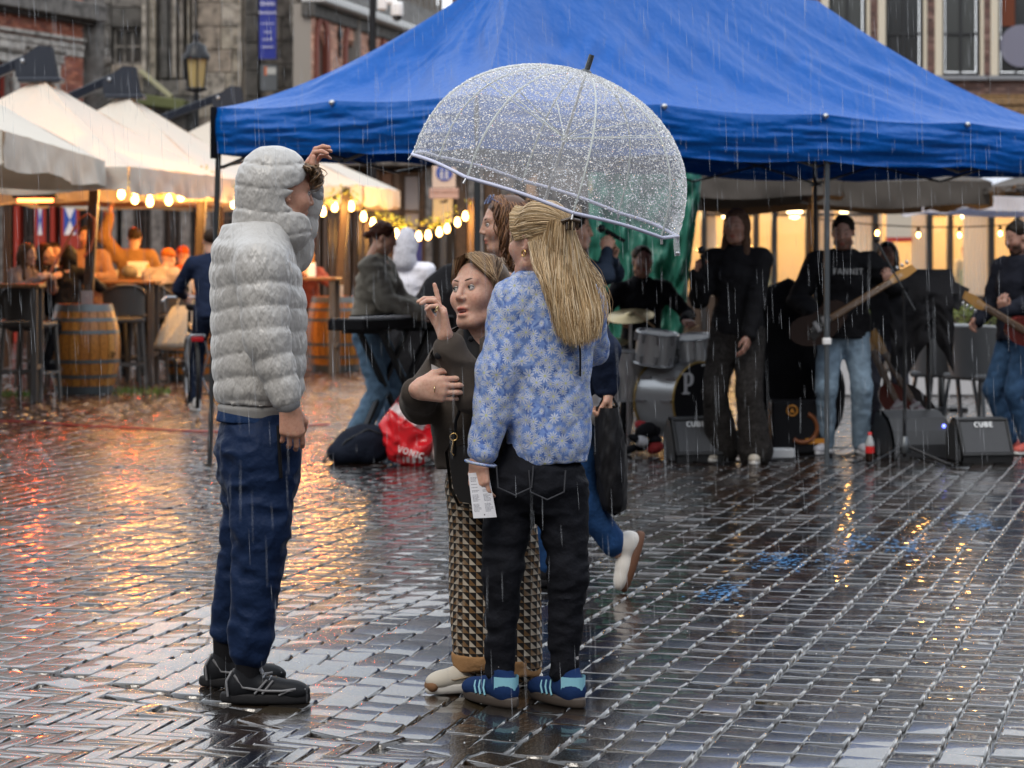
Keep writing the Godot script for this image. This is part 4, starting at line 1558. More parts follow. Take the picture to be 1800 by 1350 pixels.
# ---------------------------------------------------------------- the terrace at the left
func parasol(label: String, x: float, depth: float, apex: float, eave: float, c1: Vector2, c2: Vector2, drop: float, cloth: Material, arm_to: Vector3, group: String) -> Node3D:
	var mid := Vector3(x, 0, -depth)
	var o := thing("parasol", label, "parasol", mid, 0.0, group)
	var cs := [Vector3(c1.x, eave, -c1.y), Vector3(c2.x, eave, -c2.y), Vector3(-c1.x, eave, c1.y), Vector3(-c2.x, eave, c2.y)]
	var wr := creases(int(x * 10.0) + 31, 0.8, 2)
	for k in 4:
		var a: Vector3 = cs[k]
		var b: Vector3 = cs[(k + 1) % 4]
		var s := Shape.new()
		s.sheet(18, 12, func(u: float, v: float) -> Vector3:
			var p := a.lerp(b, u).lerp(Vector3(0, apex, 0) + (a.lerp(b, u) - Vector3(0, eave, 0)) * 0.04, v)
			p.y -= 0.07 * sin(PI * v) * 4.0 * u * (1.0 - u) + 0.03 * sin(PI * v)
			return p + Vector3(0, 0.012 * wr.get_noise_2d(u * 4.0, v * 3.0 + k), 0))
		put(s, "canopy_panel", cloth, o)
		var out := (a + b) * Vector3(0.5, 0, 0.5)
		out = out.normalized()
		var vs := Shape.new()
		vs.sheet(40, 4, func(u: float, v: float) -> Vector3:
			var p := a.lerp(b, u)
			p.y -= v * drop * (0.9 + 0.08 * sin(u * 12.0)) + 0.004
			p += out * (0.02 + v * 0.05 * wr.get_noise_2d(u * 9.0 + k * 5.0, v))
			return p, 0.004)
		put(vs, "valance", cloth, o)
		var rb := Shape.new()
		rb.span(a * 0.98 - Vector3(0, 0.05 - 0.02 * eave * 0.0, 0) + Vector3(0, eave * 0.02, 0), Vector3(0, apex - 0.09, 0), 0.035, 0.02)
		put(rb, "rib", M.dark_wood, o)
	var hub := Shape.new()
	hub.box(Vector3(0, apex + 0.02, 0), Vector3(0.5, 0.06, 0.3), Basis.IDENTITY, 0.015)
	hub.plate(PackedVector2Array([Vector2(-0.28, 0), Vector2(0.2, 0), Vector2(0.13, 0.36), Vector2(-0.02, 0.37), Vector2(-0.3, 0.18)]), Transform3D(Basis.IDENTITY, Vector3(0, apex + 0.05, 0.06)), 0.03, 0.004)
	hub.plate(PackedVector2Array([Vector2(-0.28, 0), Vector2(0.2, 0), Vector2(0.13, 0.36), Vector2(-0.02, 0.37), Vector2(-0.3, 0.18)]), Transform3D(Basis.IDENTITY, Vector3(0, apex + 0.05, -0.06)), 0.03, 0.004)
	var navy := mat(0.015, 0.02, 0.033, 0.4)
	put(hub, "hub", navy, o)
	var bolt := Shape.new()
	bolt.ball(Vector3(-0.2, apex + 0.24, 0.08), 0.03, 8, 6)
	put(bolt, "bolt", M.steel, o)
	if arm_to != Vector3.ZERO:
		var ar := Shape.new()
		var foot := arm_to - mid
		ar.span(Vector3(-0.12, apex + 0.28, 0), Vector3(foot.x, apex - 0.35, foot.z), 0.12, 0.08, Vector3.BACK, 0.01)
		ar.span(Vector3(foot.x, apex - 0.3, foot.z), Vector3(foot.x, 0, foot.z), 0.12, 0.12, Vector3.BACK, 0.01)
		put(ar, "arm", navy, o)
	else:
		var ar := Shape.new()
		ar.span(Vector3(0, apex, 0), Vector3(0, 0.0, 0), 0.08, 0.08, Vector3.BACK, 0.01)
		put(ar, "pole", M.dark_wood, o)
	return o

func barrel(label: String, where: Vector3, turn: float) -> Node3D:
	var o := thing("wine_barrel", label, "barrel", where, turn, "oak barrels carrying the lamp posts")
	var prof := func(t: float) -> float: return 0.3 + 0.095 * sin(PI * clampf(t, 0.0, 1.0))
	var oak := []
	for k in 4:
		var m := tri(mat([0.6, 0.5, 0.66, 0.54][k], [0.25, 0.18, 0.3, 0.21][k], [0.045, 0.03, 0.065, 0.035][k], 0.35), 2.5)
		m.albedo_texture = M.streak
		oak.append(m)
	for k in 22:
		var a0 := TAU * k / 22.0 + 0.012
		var a1 := TAU * (k + 1) / 22.0 - 0.012
		var s := Shape.new()
		s.sheet(2, 10, func(u: float, v: float) -> Vector3:
			var a := lerpf(a0, a1, u)
			var r: float = prof.call(v) + (0.003 if u == 0.5 else 0.0)
			return Vector3(cos(a) * r, v * 0.98, sin(a) * r))
		put(s, "stave", oak[rng.randi() % 4], o)
	var hoop_m := mat(0.12, 0.14, 0.15, 0.5, 0.6)
	for h in [[0.0, 0.085], [0.17, 0.21], [0.335, 0.375], [0.655, 0.695], [0.79, 0.83], [0.9, 0.98]]:
		var s := Shape.new()
		var pts := []
		for k in 4:
			var t: float = lerpf(h[0], h[1], k / 3.0)
			pts.append(Vector2(prof.call(t / 0.98) + 0.006, t))
		s.lathe(pts, Transform3D.IDENTITY, 28)
		put(s, "hoop", hoop_m, o)
	var lid := Shape.new()
	lid.lathe([Vector2(0, 0.95), Vector2(0.305, 0.95)], Transform3D.IDENTITY, 22)
	put(lid, "head", oak[0], o)
	return o

func lamp_post(label: String, where: Vector3, top: float, lean: float) -> Node3D:
	var o := thing("wooden_post", label, "post", where, 0.0, "wooden posts that carry the string lights")
	var s := Shape.new()
	s.span(Vector3(0, 0.95, 0), Vector3(lean, top, 0), 0.105, 0.105, Vector3.BACK, 0.012)
	put(s, "post", M.dark_wood, o)
	var p := Shape.new()
	p.box(Vector3(0, 1.04, 0.056), Vector3(0.13, 0.17, 0.012), Basis.IDENTITY, 0.003)
	p.ball(Vector3(0, 1.07, 0.064), 0.012, 6, 4)
	put(p, "steel_shoe", mat(0.4, 0.44, 0.5, 0.35, 0.6), o)
	return o

func light_string(label: String, a: Vector3, b: Vector3, sag: float, n: int, seed_: int, leafy := true) -> void:
	var o := thing("light_string", label, "string lights", a)
	var d := b - a
	var line := func(t: float) -> Vector3: return d * t - Vector3(0, sag * 4.0 * t * (1.0 - t), 0)
	var pts := []
	for k in 25: pts.append(line.call(k / 24.0))
	var s := Shape.new()
	s.tube(pts, 0.009, 5)
	put(s, "cable", M.black, o)
	var r := RandomNumberGenerator.new()
	r.seed = seed_
	for k in n:
		var t := (k + 0.5 + r.randf_range(-0.2, 0.2)) / n
		var p: Vector3 = line.call(t)
		var sk := Shape.new()
		sk.tube([p, p - Vector3(0, 0.07, 0)], 0.02, 8)
		put(sk, "socket", M.black, o)
		var bl := Shape.new()
		bl.lathe([Vector2(0, -0.085), Vector2(0.022, -0.08), Vector2(0.042, -0.05), Vector2(0.045, -0.02), Vector2(0.03, 0.03), Vector2(0.018, 0.06), Vector2(0, 0.06)], Transform3D(Basis.from_scale(Vector3.ONE * (0.9 if leafy else 0.5)), Vector3.ZERO if leafy else Vector3(0, 0.04, 0)), 10)
		var bo := put(bl, "bulb", M.bulb, o)
		bo.position = p - Vector3(0, 0.13, 0)
		var li := OmniLight3D.new()
		li.name = "bulb_light"
		li.light_color = Color(1.0, 0.72, 0.38)
		li.light_energy = 0.36 if leafy else 0.15
		li.light_size = 0.04
		li.omni_range = 12.0
		li.omni_attenuation = 2.0
		li.shadow_enabled = true
		o.add_child(li, true)
		li.position = p - Vector3(0, 0.135, 0)
	if leafy:
		var g := Shape.new()
		for k in 620:
			var t := r.randf()
			if r.randf() > 0.55 + 0.45 * sin(t * 17.0 + seed_): continue
			var p: Vector3 = line.call(t) + Vector3(r.randfn(0, 0.05), r.randfn(0.01, 0.05), r.randfn(0, 0.06))
			var u := Vector3(r.randf_range(-1, 1), r.randf_range(-1, 0.6), r.randf_range(-1, 1)).normalized() * r.randf_range(0.03, 0.06)
			var w := u.cross(Vector3(r.randf(), r.randf(), r.randf())).normalized() * r.randf_range(0.012, 0.022)
			g.quad(p, p + u * 0.5 + w, p + u, p + u * 0.5 - w)
		var lm: StandardMaterial3D = M.leaf
		put(g, "garland", lm, o)

func bar_table(label: String, where: Vector3, turn: float, w: float, d: float, h := 1.16) -> Node3D:
	var o := thing("bar_table", label, "table", where, turn, "high tables on the terrace")
	var s := Shape.new()
	for k in 4: s.box(Vector3(0, h - 0.02, (k - 1.5) * d / 4.0), Vector3(w, 0.04, d / 4.0 - 0.006), Basis.IDENTITY, 0.006)
	put(s, "tabletop", M.wood, o)
	var steel := mat(0.07, 0.065, 0.062, 0.5, 0.3)
	for q in [[-1, -1], [1, -1], [1, 1], [-1, 1]]:
		var l := Shape.new()
		l.box(Vector3(q[0] * (w * 0.5 - 0.06), (h - 0.04) * 0.5, q[1] * (d * 0.5 - 0.06)), Vector3(0.07, h - 0.04, 0.07), Basis.IDENTITY, 0.008)
		put(l, "leg", steel, o)
	for q in [-1, 1]:
		var l := Shape.new()
		l.box(Vector3(q * (w * 0.5 - 0.06), 0.36, 0), Vector3(0.05, 0.04, d - 0.19))
		put(l, "foot_rail", steel, o)
	return o

func bar_stool() -> Node3D:
	var o := thing("bar_stool", "dark woven bar stool under the terrace tables", "bar stool", Vector3.ZERO, 0.0, "bar stools on the terrace")
	var weave := mat(0.06, 0.055, 0.05, 0.7)
	var metal := mat(0.09, 0.088, 0.085, 0.45, 0.4)
	var seat := Shape.new()
	seat.box(Vector3(0, 0.78, 0), Vector3(0.46, 0.06, 0.44), Basis.IDENTITY, 0.02)
	put(seat, "seat", weave, o)
	var back := Shape.new()
	back.sheet(10, 6, func(u: float, v: float) -> Vector3:
		var a := lerpf(-1.25, 1.25, u)
		return Vector3(sin(a) * 0.25, 0.84 + v * (0.34 - 0.1 * a * a / 1.5), 0.03 + cos(a) * 0.22 + v * 0.04), 0.02)
	put(back, "backrest", weave, o)
	var rim := Shape.new()
	var pts := []
	for k in 13:
		var a := lerpf(-1.25, 1.25, k / 12.0)
		pts.append(Vector3(sin(a) * 0.25, 0.84 + (0.34 - 0.1 * a * a / 1.5), 0.04 + cos(a) * 0.22 + 0.04))
	rim.tube(pts, 0.016, 6)
	put(rim, "back_rim", metal, o)
	for q in [[-1, -1], [1, -1], [1, 1], [-1, 1]]:
		var l := Shape.new()
		l.span(Vector3(q[0] * 0.2, 0.76, q[1] * 0.19), Vector3(q[0] * 0.24, 0, q[1] * 0.22), 0.032, 0.032, Vector3.BACK)
		put(l, "leg", metal, o)
	var f := Shape.new()
	for q in [[-1, -1, 1, -1], [1, -1, 1, 1], [1, 1, -1, 1], [-1, 1, -1, -1]]:
		f.span(Vector3(q[0] * 0.23, 0.28, q[1] * 0.21), Vector3(q[2] * 0.23, 0.28, q[3] * 0.21), 0.025, 0.025)
	put(f, "foot_rest", metal, o)
	return o

func bicycle(where: Vector3, turn: float) -> void:
	var o := thing("bicycle", "black city bicycle with grey rear rack and red reflector", "bicycle", where, turn)
	var tube := mat(0.012, 0.013, 0.016, 0.35)
	var alu := mat(0.4, 0.43, 0.47, 0.35, 0.6)
	for x in [0.0, 1.08]:
		var t := Shape.new()
		t.ring(Vector3(x, 0.35, 0), Vector3.BACK, 0.33, 0.02, 40, 8)
		var w := put(t, "wheel", M.rubber, o)
		var r := Shape.new()
		r.ring(Vector3(x, 0.35, 0), Vector3.BACK, 0.305, 0.01, 40, 6)
		put(r, "rim", alu, w)
		var sp := Shape.new()
		for k in 28:
			var a := TAU * k / 28.0
			sp.tube([Vector3(x + cos(a + 0.3) * 0.03, 0.35 + sin(a + 0.3) * 0.03, 0.03 * (1 if k % 2 else -1)), Vector3(x + cos(a) * 0.3, 0.35 + sin(a) * 0.3, 0)], 0.0016, 3, false)
		sp.tube([Vector3(x, 0.35, -0.05), Vector3(x, 0.35, 0.05)], 0.025, 8)
		put(sp, "spokes", alu, w)
		var fd := Shape.new()
		fd.ring(Vector3(x, 0.35, 0), Vector3.BACK, 0.365, 0.022, 24, 6, PI * 0.9, PI * (0.02 if x > 0.5 else 0.1))
		put(fd, "mudguard", tube, o)
	var f := Shape.new()
	var bb := Vector3(0.42, 0.3, 0)
	var seat := Vector3(0.28, 0.82, 0)
	var head := Vector3(0.85, 0.85, 0)
	for q in [[bb, seat], [bb, head - Vector3(0, 0.12, 0)], [seat - Vector3(0, 0.08, 0), head - Vector3(-0.01, 0.02, 0)], [head + Vector3(-0.03, 0.1, 0), head + Vector3(0.05, -0.18, 0)]]:
		f.tube([q[0], q[1]], 0.018, 8)
	for sd in [-0.05, 0.05]:
		f.tube([bb + Vector3(0, 0, sd * 0.5), Vector3(0, 0.35, sd)], 0.009, 6)
		f.tube([seat + Vector3(0, -0.05, sd * 0.4), Vector3(0, 0.35, sd)], 0.008, 6)
		f.tube([head + Vector3(0.05, -0.18, sd * 0.6), Vector3(1.08, 0.35, sd)], 0.012, 6)
	put(f, "frame", tube, o)
	var sd := Shape.new()
	sd.tube([seat, Vector3(0.24, 0.98, 0)], 0.013, 8)
	sd.ball(Vector3(0.22, 1.0, 0), Vector3(0.13, 0.04, 0.085), 12, 8)
	put(sd, "saddle", M.black, o)
	var hb := Shape.new()
	hb.tube([head, Vector3(0.8, 1.08, 0)], 0.013, 8)
	hb.tube([Vector3(0.62, 1.05, -0.29), Vector3(0.75, 1.09, -0.24), Vector3(0.81, 1.09, 0), Vector3(0.75, 1.09, 0.24), Vector3(0.62, 1.05, 0.29)], 0.013, 8)
	put(hb, "handlebar", alu, o)
	var rk := Shape.new()
	for s in [-0.07, 0.07]:
		rk.tube([Vector3(0.28, 0.74, s), Vector3(-0.2, 0.74, s), Vector3(-0.22, 0.72, s)], 0.009, 6)
		rk.tube([Vector3(-0.1, 0.74, s), Vector3(-0.13, 0.55, s * 1.6), Vector3(0, 0.36, s)], 0.009, 6)
		rk.tube([Vector3(0.1, 0.74, s), Vector3(0.02, 0.36, s)], 0.008, 6)
	rk.tube([Vector3(-0.2, 0.74, -0.07), Vector3(-0.23, 0.74, 0), Vector3(-0.2, 0.74, 0.07)], 0.009, 6)
	put(rk, "rear_rack", alu, o)
	var rf := Shape.new()
	rf.box(Vector3(-0.235, 0.7, 0), Vector3(0.03, 0.05, 0.12), Basis.IDENTITY, 0.008)
	put(rf, "reflector", mat(0.35, 0.01, 0.015, 0.2), o)
	var pd := Shape.new()
	pd.ring(bb, Vector3.BACK, 0.09, 0.008, 20, 5)
	for s in [-1.0, 1.0]:
		pd.span(bb + Vector3(0, 0, s * 0.06), bb + Vector3(0.02, -0.16 * s, s * 0.07), 0.02, 0.015)
		pd.box(bb + Vector3(0.02, -0.16 * s, s * 0.12), Vector3(0.09, 0.02, 0.08))
	put(pd, "cranks", M.grey_metal, o)
	var st := Shape.new()
	st.tube([Vector3(0.05, 0.33, 0.06), Vector3(0.0, 0.0, 0.2)], 0.01, 6)
	put(st, "kick_stand", alu, o)

func tote_bag(where: Vector3) -> void:
	var o := thing("tote_bag", "cream canvas tote bag hanging from the high terrace table", "bag", where)
	var m := tri(mat(0.58, 0.54, 0.44, 0.85), 3.0)
	bumped(m, M.wrinkle, 0.5)
	var s := Shape.new()
	var wr := creases(91, 3.0, 2)
	s.sheet(36, 22, func(u: float, v: float) -> Vector3:
		var a := u * TAU
		var w := 0.12 + 0.1 * sqrt(v) if v < 0.9 else 0.215 * sqrt(maxf(0.0, 1.0 - pow((v - 0.9) / 0.1, 2.0)))
		var d := 0.02 + 0.085 * sin(minf(v, 0.85) * 1.8) if v < 0.9 else 0.083 * sqrt(maxf(0.0, 1.0 - pow((v - 0.9) / 0.1, 2.0)))
		var f := 1.0 + 0.16 * wr.get_noise_2d(cos(a) * 0.8, v * 0.5 + sin(a))
		return Vector3(cos(a) * w * f - v * 0.17, -0.38 - v * 0.52, sin(a) * d * f))
	put(s, "bag", m, o)
	for k in 2:
		var t := Shape.new()
		var z := 0.03 * (1 if k else -1)
		t.tube([Vector3(-0.1, -0.4, z), Vector3(0.0, -0.12, z), Vector3(0.03, 0.0, 0), Vector3(0.06, -0.12, z), Vector3(0.075, -0.4, z)], 0.014, 6, true, 0.3)
		put(t, "strap", m, o)

func build_terrace() -> void:
	var cream := tri(mat(0.6, 0.56, 0.49, 0.8), 0.8)
	cream.backlight_enabled = true
	cream.backlight = Color(0.5, 0.42, 0.34)
	bumped(cream, M.wrinkle, 0.12)
	var grp := "cream parasols over the left terrace"
	parasol("biggest cream parasol, cut by the left edge, nearest of the terrace row", -6.3, 22.0, 3.75, 2.52, Vector2(2.15, -3.0), Vector2(1.95, 2.8), 0.32, cream, Vector3(-8.6, 0, -24), grp)
	parasol("cream parasol with dark triangular hub in front of the brick house", -5.45, 27.0, 3.52, 2.46, Vector2(1.37, -2.2), Vector2(1.95, 1.0), 0.3, cream, Vector3(-7.6, 0, -28.5), grp)
	parasol("cream parasol with its hub under the church windows", -5.0, 30.2, 3.55, 2.46, Vector2(1.4, -2.2), Vector2(1.95, 1.0), 0.3, cream, Vector3(-7.0, 0, -31.5), grp)
	parasol("farthest cream parasol, its corner showing under the blue gazebo", -4.15, 34.6, 3.62, 2.5, Vector2(2.05, -1.9), Vector2(2.45, 0.4), 0.3, cream, Vector3(-6.4, 0, -36), grp)
	# barrels with posts, and lights strung between them
	var spots := [floor_at(148, 25.7), floor_at(340, 28.4), floor_at(590, 30.8), floor_at(822, 34.0)]
	var bl := ["oak barrel with rusty hoops and stamped letters at the terrace edge", "oak barrel half hidden behind the hanging tote bag", "oak barrel behind the keyboard player", "oak barrel at the far end of the light string"]
	var pl := ["dark wooden post with a rope looped round it", "wooden post glowing orange just behind the man in silver", "wooden post wrapped with leaves next to the keyboard player", "wooden post at the end of the light string beside the gazebo leg"]
	var tops := [2.56, 2.57, 2.42, 2.36]
	var ends := []
	for k in 4:
		barrel(bl[k], spots[k], k * 0.7 + 0.2)
		var lean: float = [0.09, 0.08, 0.1, 0.02][k]
		lamp_post(pl[k], spots[k] + Vector3(0.04, 0, 0), tops[k], lean)
		ends.append(spots[k] + Vector3(0.04 + lean, tops[k] - 0.04, 0.06))
	var stamp := text(get_node("wine_barrel"), "HOOP", Vector3.ZERO, 0.07, M.black, true, Basis.IDENTITY, "stamp", true)
	stamp.rotation.y = -0.2 + 0.55
	stamp.position = Vector3(0.2, 0.42, 0.31)
	light_string("string of warm bulbs with leaves between roped post and orange post", ends[0], ends[1], 0.24, 7, 3)
	light_string("string of warm bulbs passing behind the man in silver", ends[1], ends[2], 0.3, 8, 5)
	light_string("brightest string of warm bulbs above the keyboard player", ends[2], ends[3], 0.42, 12, 8)
	# a timber beam under the parasols
	var bm := thing("timber_beam", "long orange lit timber beam under the parasols", "beam", at(-40, 348, 32.0))
	var bs := Shape.new()
	var far := at(395, 352, 32.0) - bm.position
	bs.span(Vector3.ZERO, far, 0.2, 0.12, Vector3.BACK, 0.01)
	put(bs, "beam", M.wood, bm)
	for k in 2:
		var st := Shape.new()
		var px := far * (0.12 + 0.86 * k)
		st.span(px + Vector3(0, -0.1, 0.0), Vector3(px.x, -bm.position.y, px.z), 0.1, 0.1, Vector3.BACK)
		put(st, "post", M.dark_wood, bm)
	# the radiant heaters that redden the guests
	for k in 3:
		var hp := [at(62, 352, 26.5), at(232, 350, 30.0), at(545, 360, 33.0)][k] as Vector3
		var h := thing("heater_lamp", ["red radiant heater hanging over the plaid shirt guest", "red radiant heater hanging behind the first string of bulbs", "red radiant heater hanging over the long haired guest"][k], "heater", hp, 0.0, "radiant heaters under the parasols")
		var sh := Shape.new()
		sh.box(Vector3(0, 0.05, 0), Vector3(0.5, 0.06, 0.14), Basis.IDENTITY, 0.01)
		sh.tube([Vector3(0, 0.08, 0), Vector3(0, 0.6, 0)], 0.01, 5)
		put(sh, "housing", M.black_metal, h)
		var el := Shape.new()
		el.tube([Vector3(-0.2, 0, 0), Vector3(0.2, 0, 0)], 0.022, 8)
		put(el, "glow_tube", glow(1.0, 0.12, 0.03, 9.0), h)
		var li := OmniLight3D.new()
		li.name = "heater_light"
		li.light_color = Color(1.0, 0.3, 0.1)
		li.light_energy = 0.3
		li.light_size = 0.05
		li.omni_range = 10.0
		li.omni_attenuation = 2.0
		li.shadow_enabled = true
		h.add_child(li, true)
		li.position = Vector3(0, -0.06, 0)
	# tables and stools
	bar_table("high table at the left edge with an orange lit top", floor_at(-55, 24.0), 0.1, 1.5, 0.7, 1.22)
	bar_table("high table behind the roped post laid with napkins", floor_at(165, 27.2), 0.05, 1.5, 0.75, 1.22)
	bar_table("high table in front of the man with raised arm", floor_at(255, 29.0), 0.05, 1.5, 0.75, 1.24)
	bar_table("high table beside the long haired guest", floor_at(552, 30.0), -0.05, 0.65, 0.7, 1.24)
	var st := bar_stool()
	var places := [[25, 24.8, 0.2], [52, 24.6, -0.3], [215, 26.4, 0.3], [120, 26.6, 0.1], [268, 27.9, -0.1], [300, 28.2, 0.25], [75, 27.4, 2.9], [200, 28.6, 3.0]]
	var sl := ["bar stool under the left edge table", "bar stool next to the rope, beside the left edge table", "bar stool just right of the stamped barrel", "bar stool hidden behind the stamped barrel", "bar stool under the table with the hanging tote bag", "bar stool closest to the hanging tote bag", "bar stool of the plaid shirt guest", "bar stool of the man with raised arm"]
	for k in places.size():
		var s: Node3D = st if k == 0 else copy(st, "bar_stool")
		s.position = floor_at(places[k][0], places[k][1])
		s.rotation.y = places[k][2]
		s.set_meta("label", sl[k])
	# what stands on the tables
	var things := [[92, 470, 27.1, 0], [110, 470, 27.0, 0], [242, 470, 28.9, 1], [74, 470, 27.2, 2], [228, 470, 28.8, 2], [124, 470, 27.0, 3], [134, 470, 27.1, 3], [260, 470, 28.8, 3], [142, 470, 27.0, 4], [203, 470, 28.9, 4], [548, 470, 29.9, 0], [520, 470, 30.0, 4]]
	var tl := ["white napkin stand beside the roped post", "second white napkin stand beside the roped post", "white menu holder before the grey hooded guest", "round stone candle bowl before the plaid shirt guest", "round stone candle bowl next to the white menu holder", "mustard bottle on the roped post table", "yellow capped sauce bottle on the roped post table", "amber bottle behind the stone bowl", "small glass tumbler nearest the roped post", "tea light glass before the man with raised arm", "white cup before the long haired guest", "small tumbler before the long haired guest"]
	for k in things.size():
		var q = things[k]
		var h := 1.22 if q[2] < 28.0 else 1.24
		var p := floor_at(q[0], q[2])
		p.y = h
		var s := Shape.new()
		match q[3]:
			0:
				s.box(Vector3(0, 0.09, 0), Vector3(0.1, 0.18, 0.08), Basis.IDENTITY, 0.01)
				tag(put(s, "napkin_stand", M.white_paint), tl[k], "napkin holder").position = p
			1:
				s.box(Vector3(0, 0.1, 0), Vector3(0.26, 0.2, 0.05), Basis(Vector3.RIGHT, -0.2), 0.01)
				s.box(Vector3(0.02, 0.14, 0.035), Vector3(0.09, 0.05, 0.006), Basis(Vector3.RIGHT, -0.2))
				tag(put(s, "menu_holder", M.white_paint), tl[k], "menu holder").position = p
			2:
				s.lathe([Vector2(0, 0.0), Vector2(0.06, 0.0), Vector2(0.1, 0.05), Vector2(0.1, 0.1), Vector2(0.06, 0.15), Vector2(0.05, 0.14), Vector2(0, 0.1)], Transform3D.IDENTITY, 14)
				tag(put(s, "candle_bowl", mat(0.2, 0.18, 0.15, 0.6)), tl[k], "candle holder", "stone bowls on the tables").position = p
			3:
				s.lathe([Vector2(0, 0.0), Vector2(0.032, 0.0), Vector2(0.034, 0.11), Vector2(0.02, 0.14), Vector2(0.012, 0.17), Vector2(0, 0.175)], Transform3D.IDENTITY, 12)
				tag(put(s, "sauce_bottle", mat(0.5, 0.32, 0.03, 0.3)), tl[k], "bottle", "sauce bottles on the terrace tables").position = p
			4:
				s.lathe([Vector2(0, 0.0), Vector2(0.03, 0.0), Vector2(0.038, 0.1), Vector2(0.034, 0.1), Vector2(0.028, 0.01), Vector2(0, 0.01)], Transform3D.IDENTITY, 12)
				tag(put(s, "tumbler", mat(0.45, 0.42, 0.38, 0.2)), tl[k], "glass", "tumblers on the terrace tables").position = p
	# the orange rope from the post to the left
	var rope := Shape.new()
	var rp := []
	for q in [[-40, 600, 24.6], [0, 568, 24.9], [45, 532, 25.2], [85, 485, 25.4], [115, 430, 25.5], [140, 385, 25.55], [155, 376, 25.56], [166, 384, 25.55], [166, 415, 25.55], [158, 440, 25.55], [148, 452, 25.56]]: rp.append(at(q[0], q[1], q[2]))
	rope.tube(rp, 0.016, 7)
	tag(put(rope, "rope", mat(0.34, 0.1, 0.05, 0.7)), "faded orange rope slung from the wooden post to the left", "rope")
	var cable := Shape.new()
	rp = []
	for q in [[-30, 742], [60, 744], [130, 750], [220, 754], [330, 760], [420, 762], [520, 752], [580, 748]]:
		var d: float = 6047.0 / (q[1] - 455.0)
		rp.append(floor_at(q[0], d) + Vector3(0, 0.012, 0))
	cable.tube(rp, 0.008, 6)
	tag(put(cable, "power_cable", mat(0.3, 0.03, 0.03, 0.4)), "red power cable lying across the wet paving", "cable")
	tote_bag(at(325, 480, 27.2))
	bicycle(floor_at(344, 22.7), deg_to_rad(102))
	# grass in the joints along the barrels
	var gr := Shape.new()
	for k in 420:
		var px: float = [rng.randf_range(-10, 62), rng.randf_range(195, 300)][k % 2]
		var d := rng.randfn(25.4, 0.3) if k % 2 == 0 else rng.randfn(25.9, 0.35)
		var p := floor_at(px, d)
		var h := rng.randf_range(0.02, 0.05)
		var a := rng.randf() * TAU
		gr.tri3(p + Vector3(cos(a), 0, sin(a)) * 0.008, p - Vector3(cos(a), 0, sin(a)) * 0.008, p + Vector3(rng.randfn(0, 0.015), h, rng.randfn(0, 0.015)))
	tag(put(gr, "grass", mat(0.1, 0.2, 0.025, 0.7)), "bright green grass in the joints by the barrels", "grass", "", "stuff")


# ---------------------------------------------------------------- people
func bend(a: Vector3, c: Vector3, l1: float, l2: float, hint: Vector3) -> Vector3:     # the elbow or knee between two ends
	var d := c - a
	var l := minf(d.length(), (l1 + l2) * 0.999)
	var x := (l1 * l1 - l2 * l2 + l * l) / (2.0 * l)
	var y := sqrt(maxf(l1 * l1 - x * x, 0.0))
	var u := d.normalized()
	var w := (hint - u * hint.dot(u)).normalized()
	return a + u * x + w * y

func hand(b: Blob, wrist: Vector3, dir: Vector3, palm: Vector3, side: float, curl: Array, size := 1.0, thumb_in := 0.5) -> void:
	var y := dir.normalized()
	var z := (palm - y * palm.dot(y)).normalized()
	var t := y.cross(z) * side
	var off := [0.031, 0.0105, -0.0105, -0.03]
	var base := [0.084, 0.089, 0.085, 0.077]
	var ln := [0.041, 0.045, 0.042, 0.033]
	for k in 4:
		var kn: Vector3 = wrist + (y * base[k] + t * off[k] + z * (0.004 if k == 0 or k == 3 else 0.0)) * size
		b.bone(wrist + (t * off[k] * 0.62 + y * 0.012) * size, kn, 0.0165 * size, 0.0125 * size, 0.014)
		var p := kn
		var ang := 0.0
		var d: Vector3 = (y + t * off[k] * 1.8).normalized()
		var r := (0.0095 if k < 3 else 0.0082) * size
		for j in 3:
			ang += curl[k] * [0.85, 1.15, 0.7][j]
			var dd: Vector3 = d * cos(ang) + z * sin(ang)
			var q: Vector3 = p + dd * ln[k] * [1.0, 0.64, 0.5][j] * size
			b.bone(p, q, r * (1.0 - 0.09 * j), r * (0.91 - 0.09 * j), 0.004)
			p = q
	var ct := wrist + (y * 0.02 + t * 0.022 + z * 0.008) * size
	var c1 := wrist + (y * 0.052 + t * 0.047 + z * (0.012 + 0.014 * thumb_in)) * size
	var c2 := c1 + (y * 0.026 + t * (0.013 - 0.02 * thumb_in) + z * (0.004 + 0.02 * thumb_in)) * size
	var c3 := c2 + (y * 0.024 + t * (0.004 - 0.02 * thumb_in) + z * 0.012 * thumb_in) * size
	b.bone(ct, c1, 0.0165 * size, 0.0125 * size, 0.014)
	b.bone(c1, c2, 0.0115 * size, 0.0105 * size, 0.006)
	b.bone(c2, c3, 0.0105 * size, 0.0085 * size, 0.004)

func head_basis(dir: Vector3, roll := 0.0) -> Basis:
	var z := dir.normalized()
	var x := Vector3.UP.cross(z).normalized()
	return Basis(x, z.cross(x), z) * Basis(Vector3.BACK, roll)

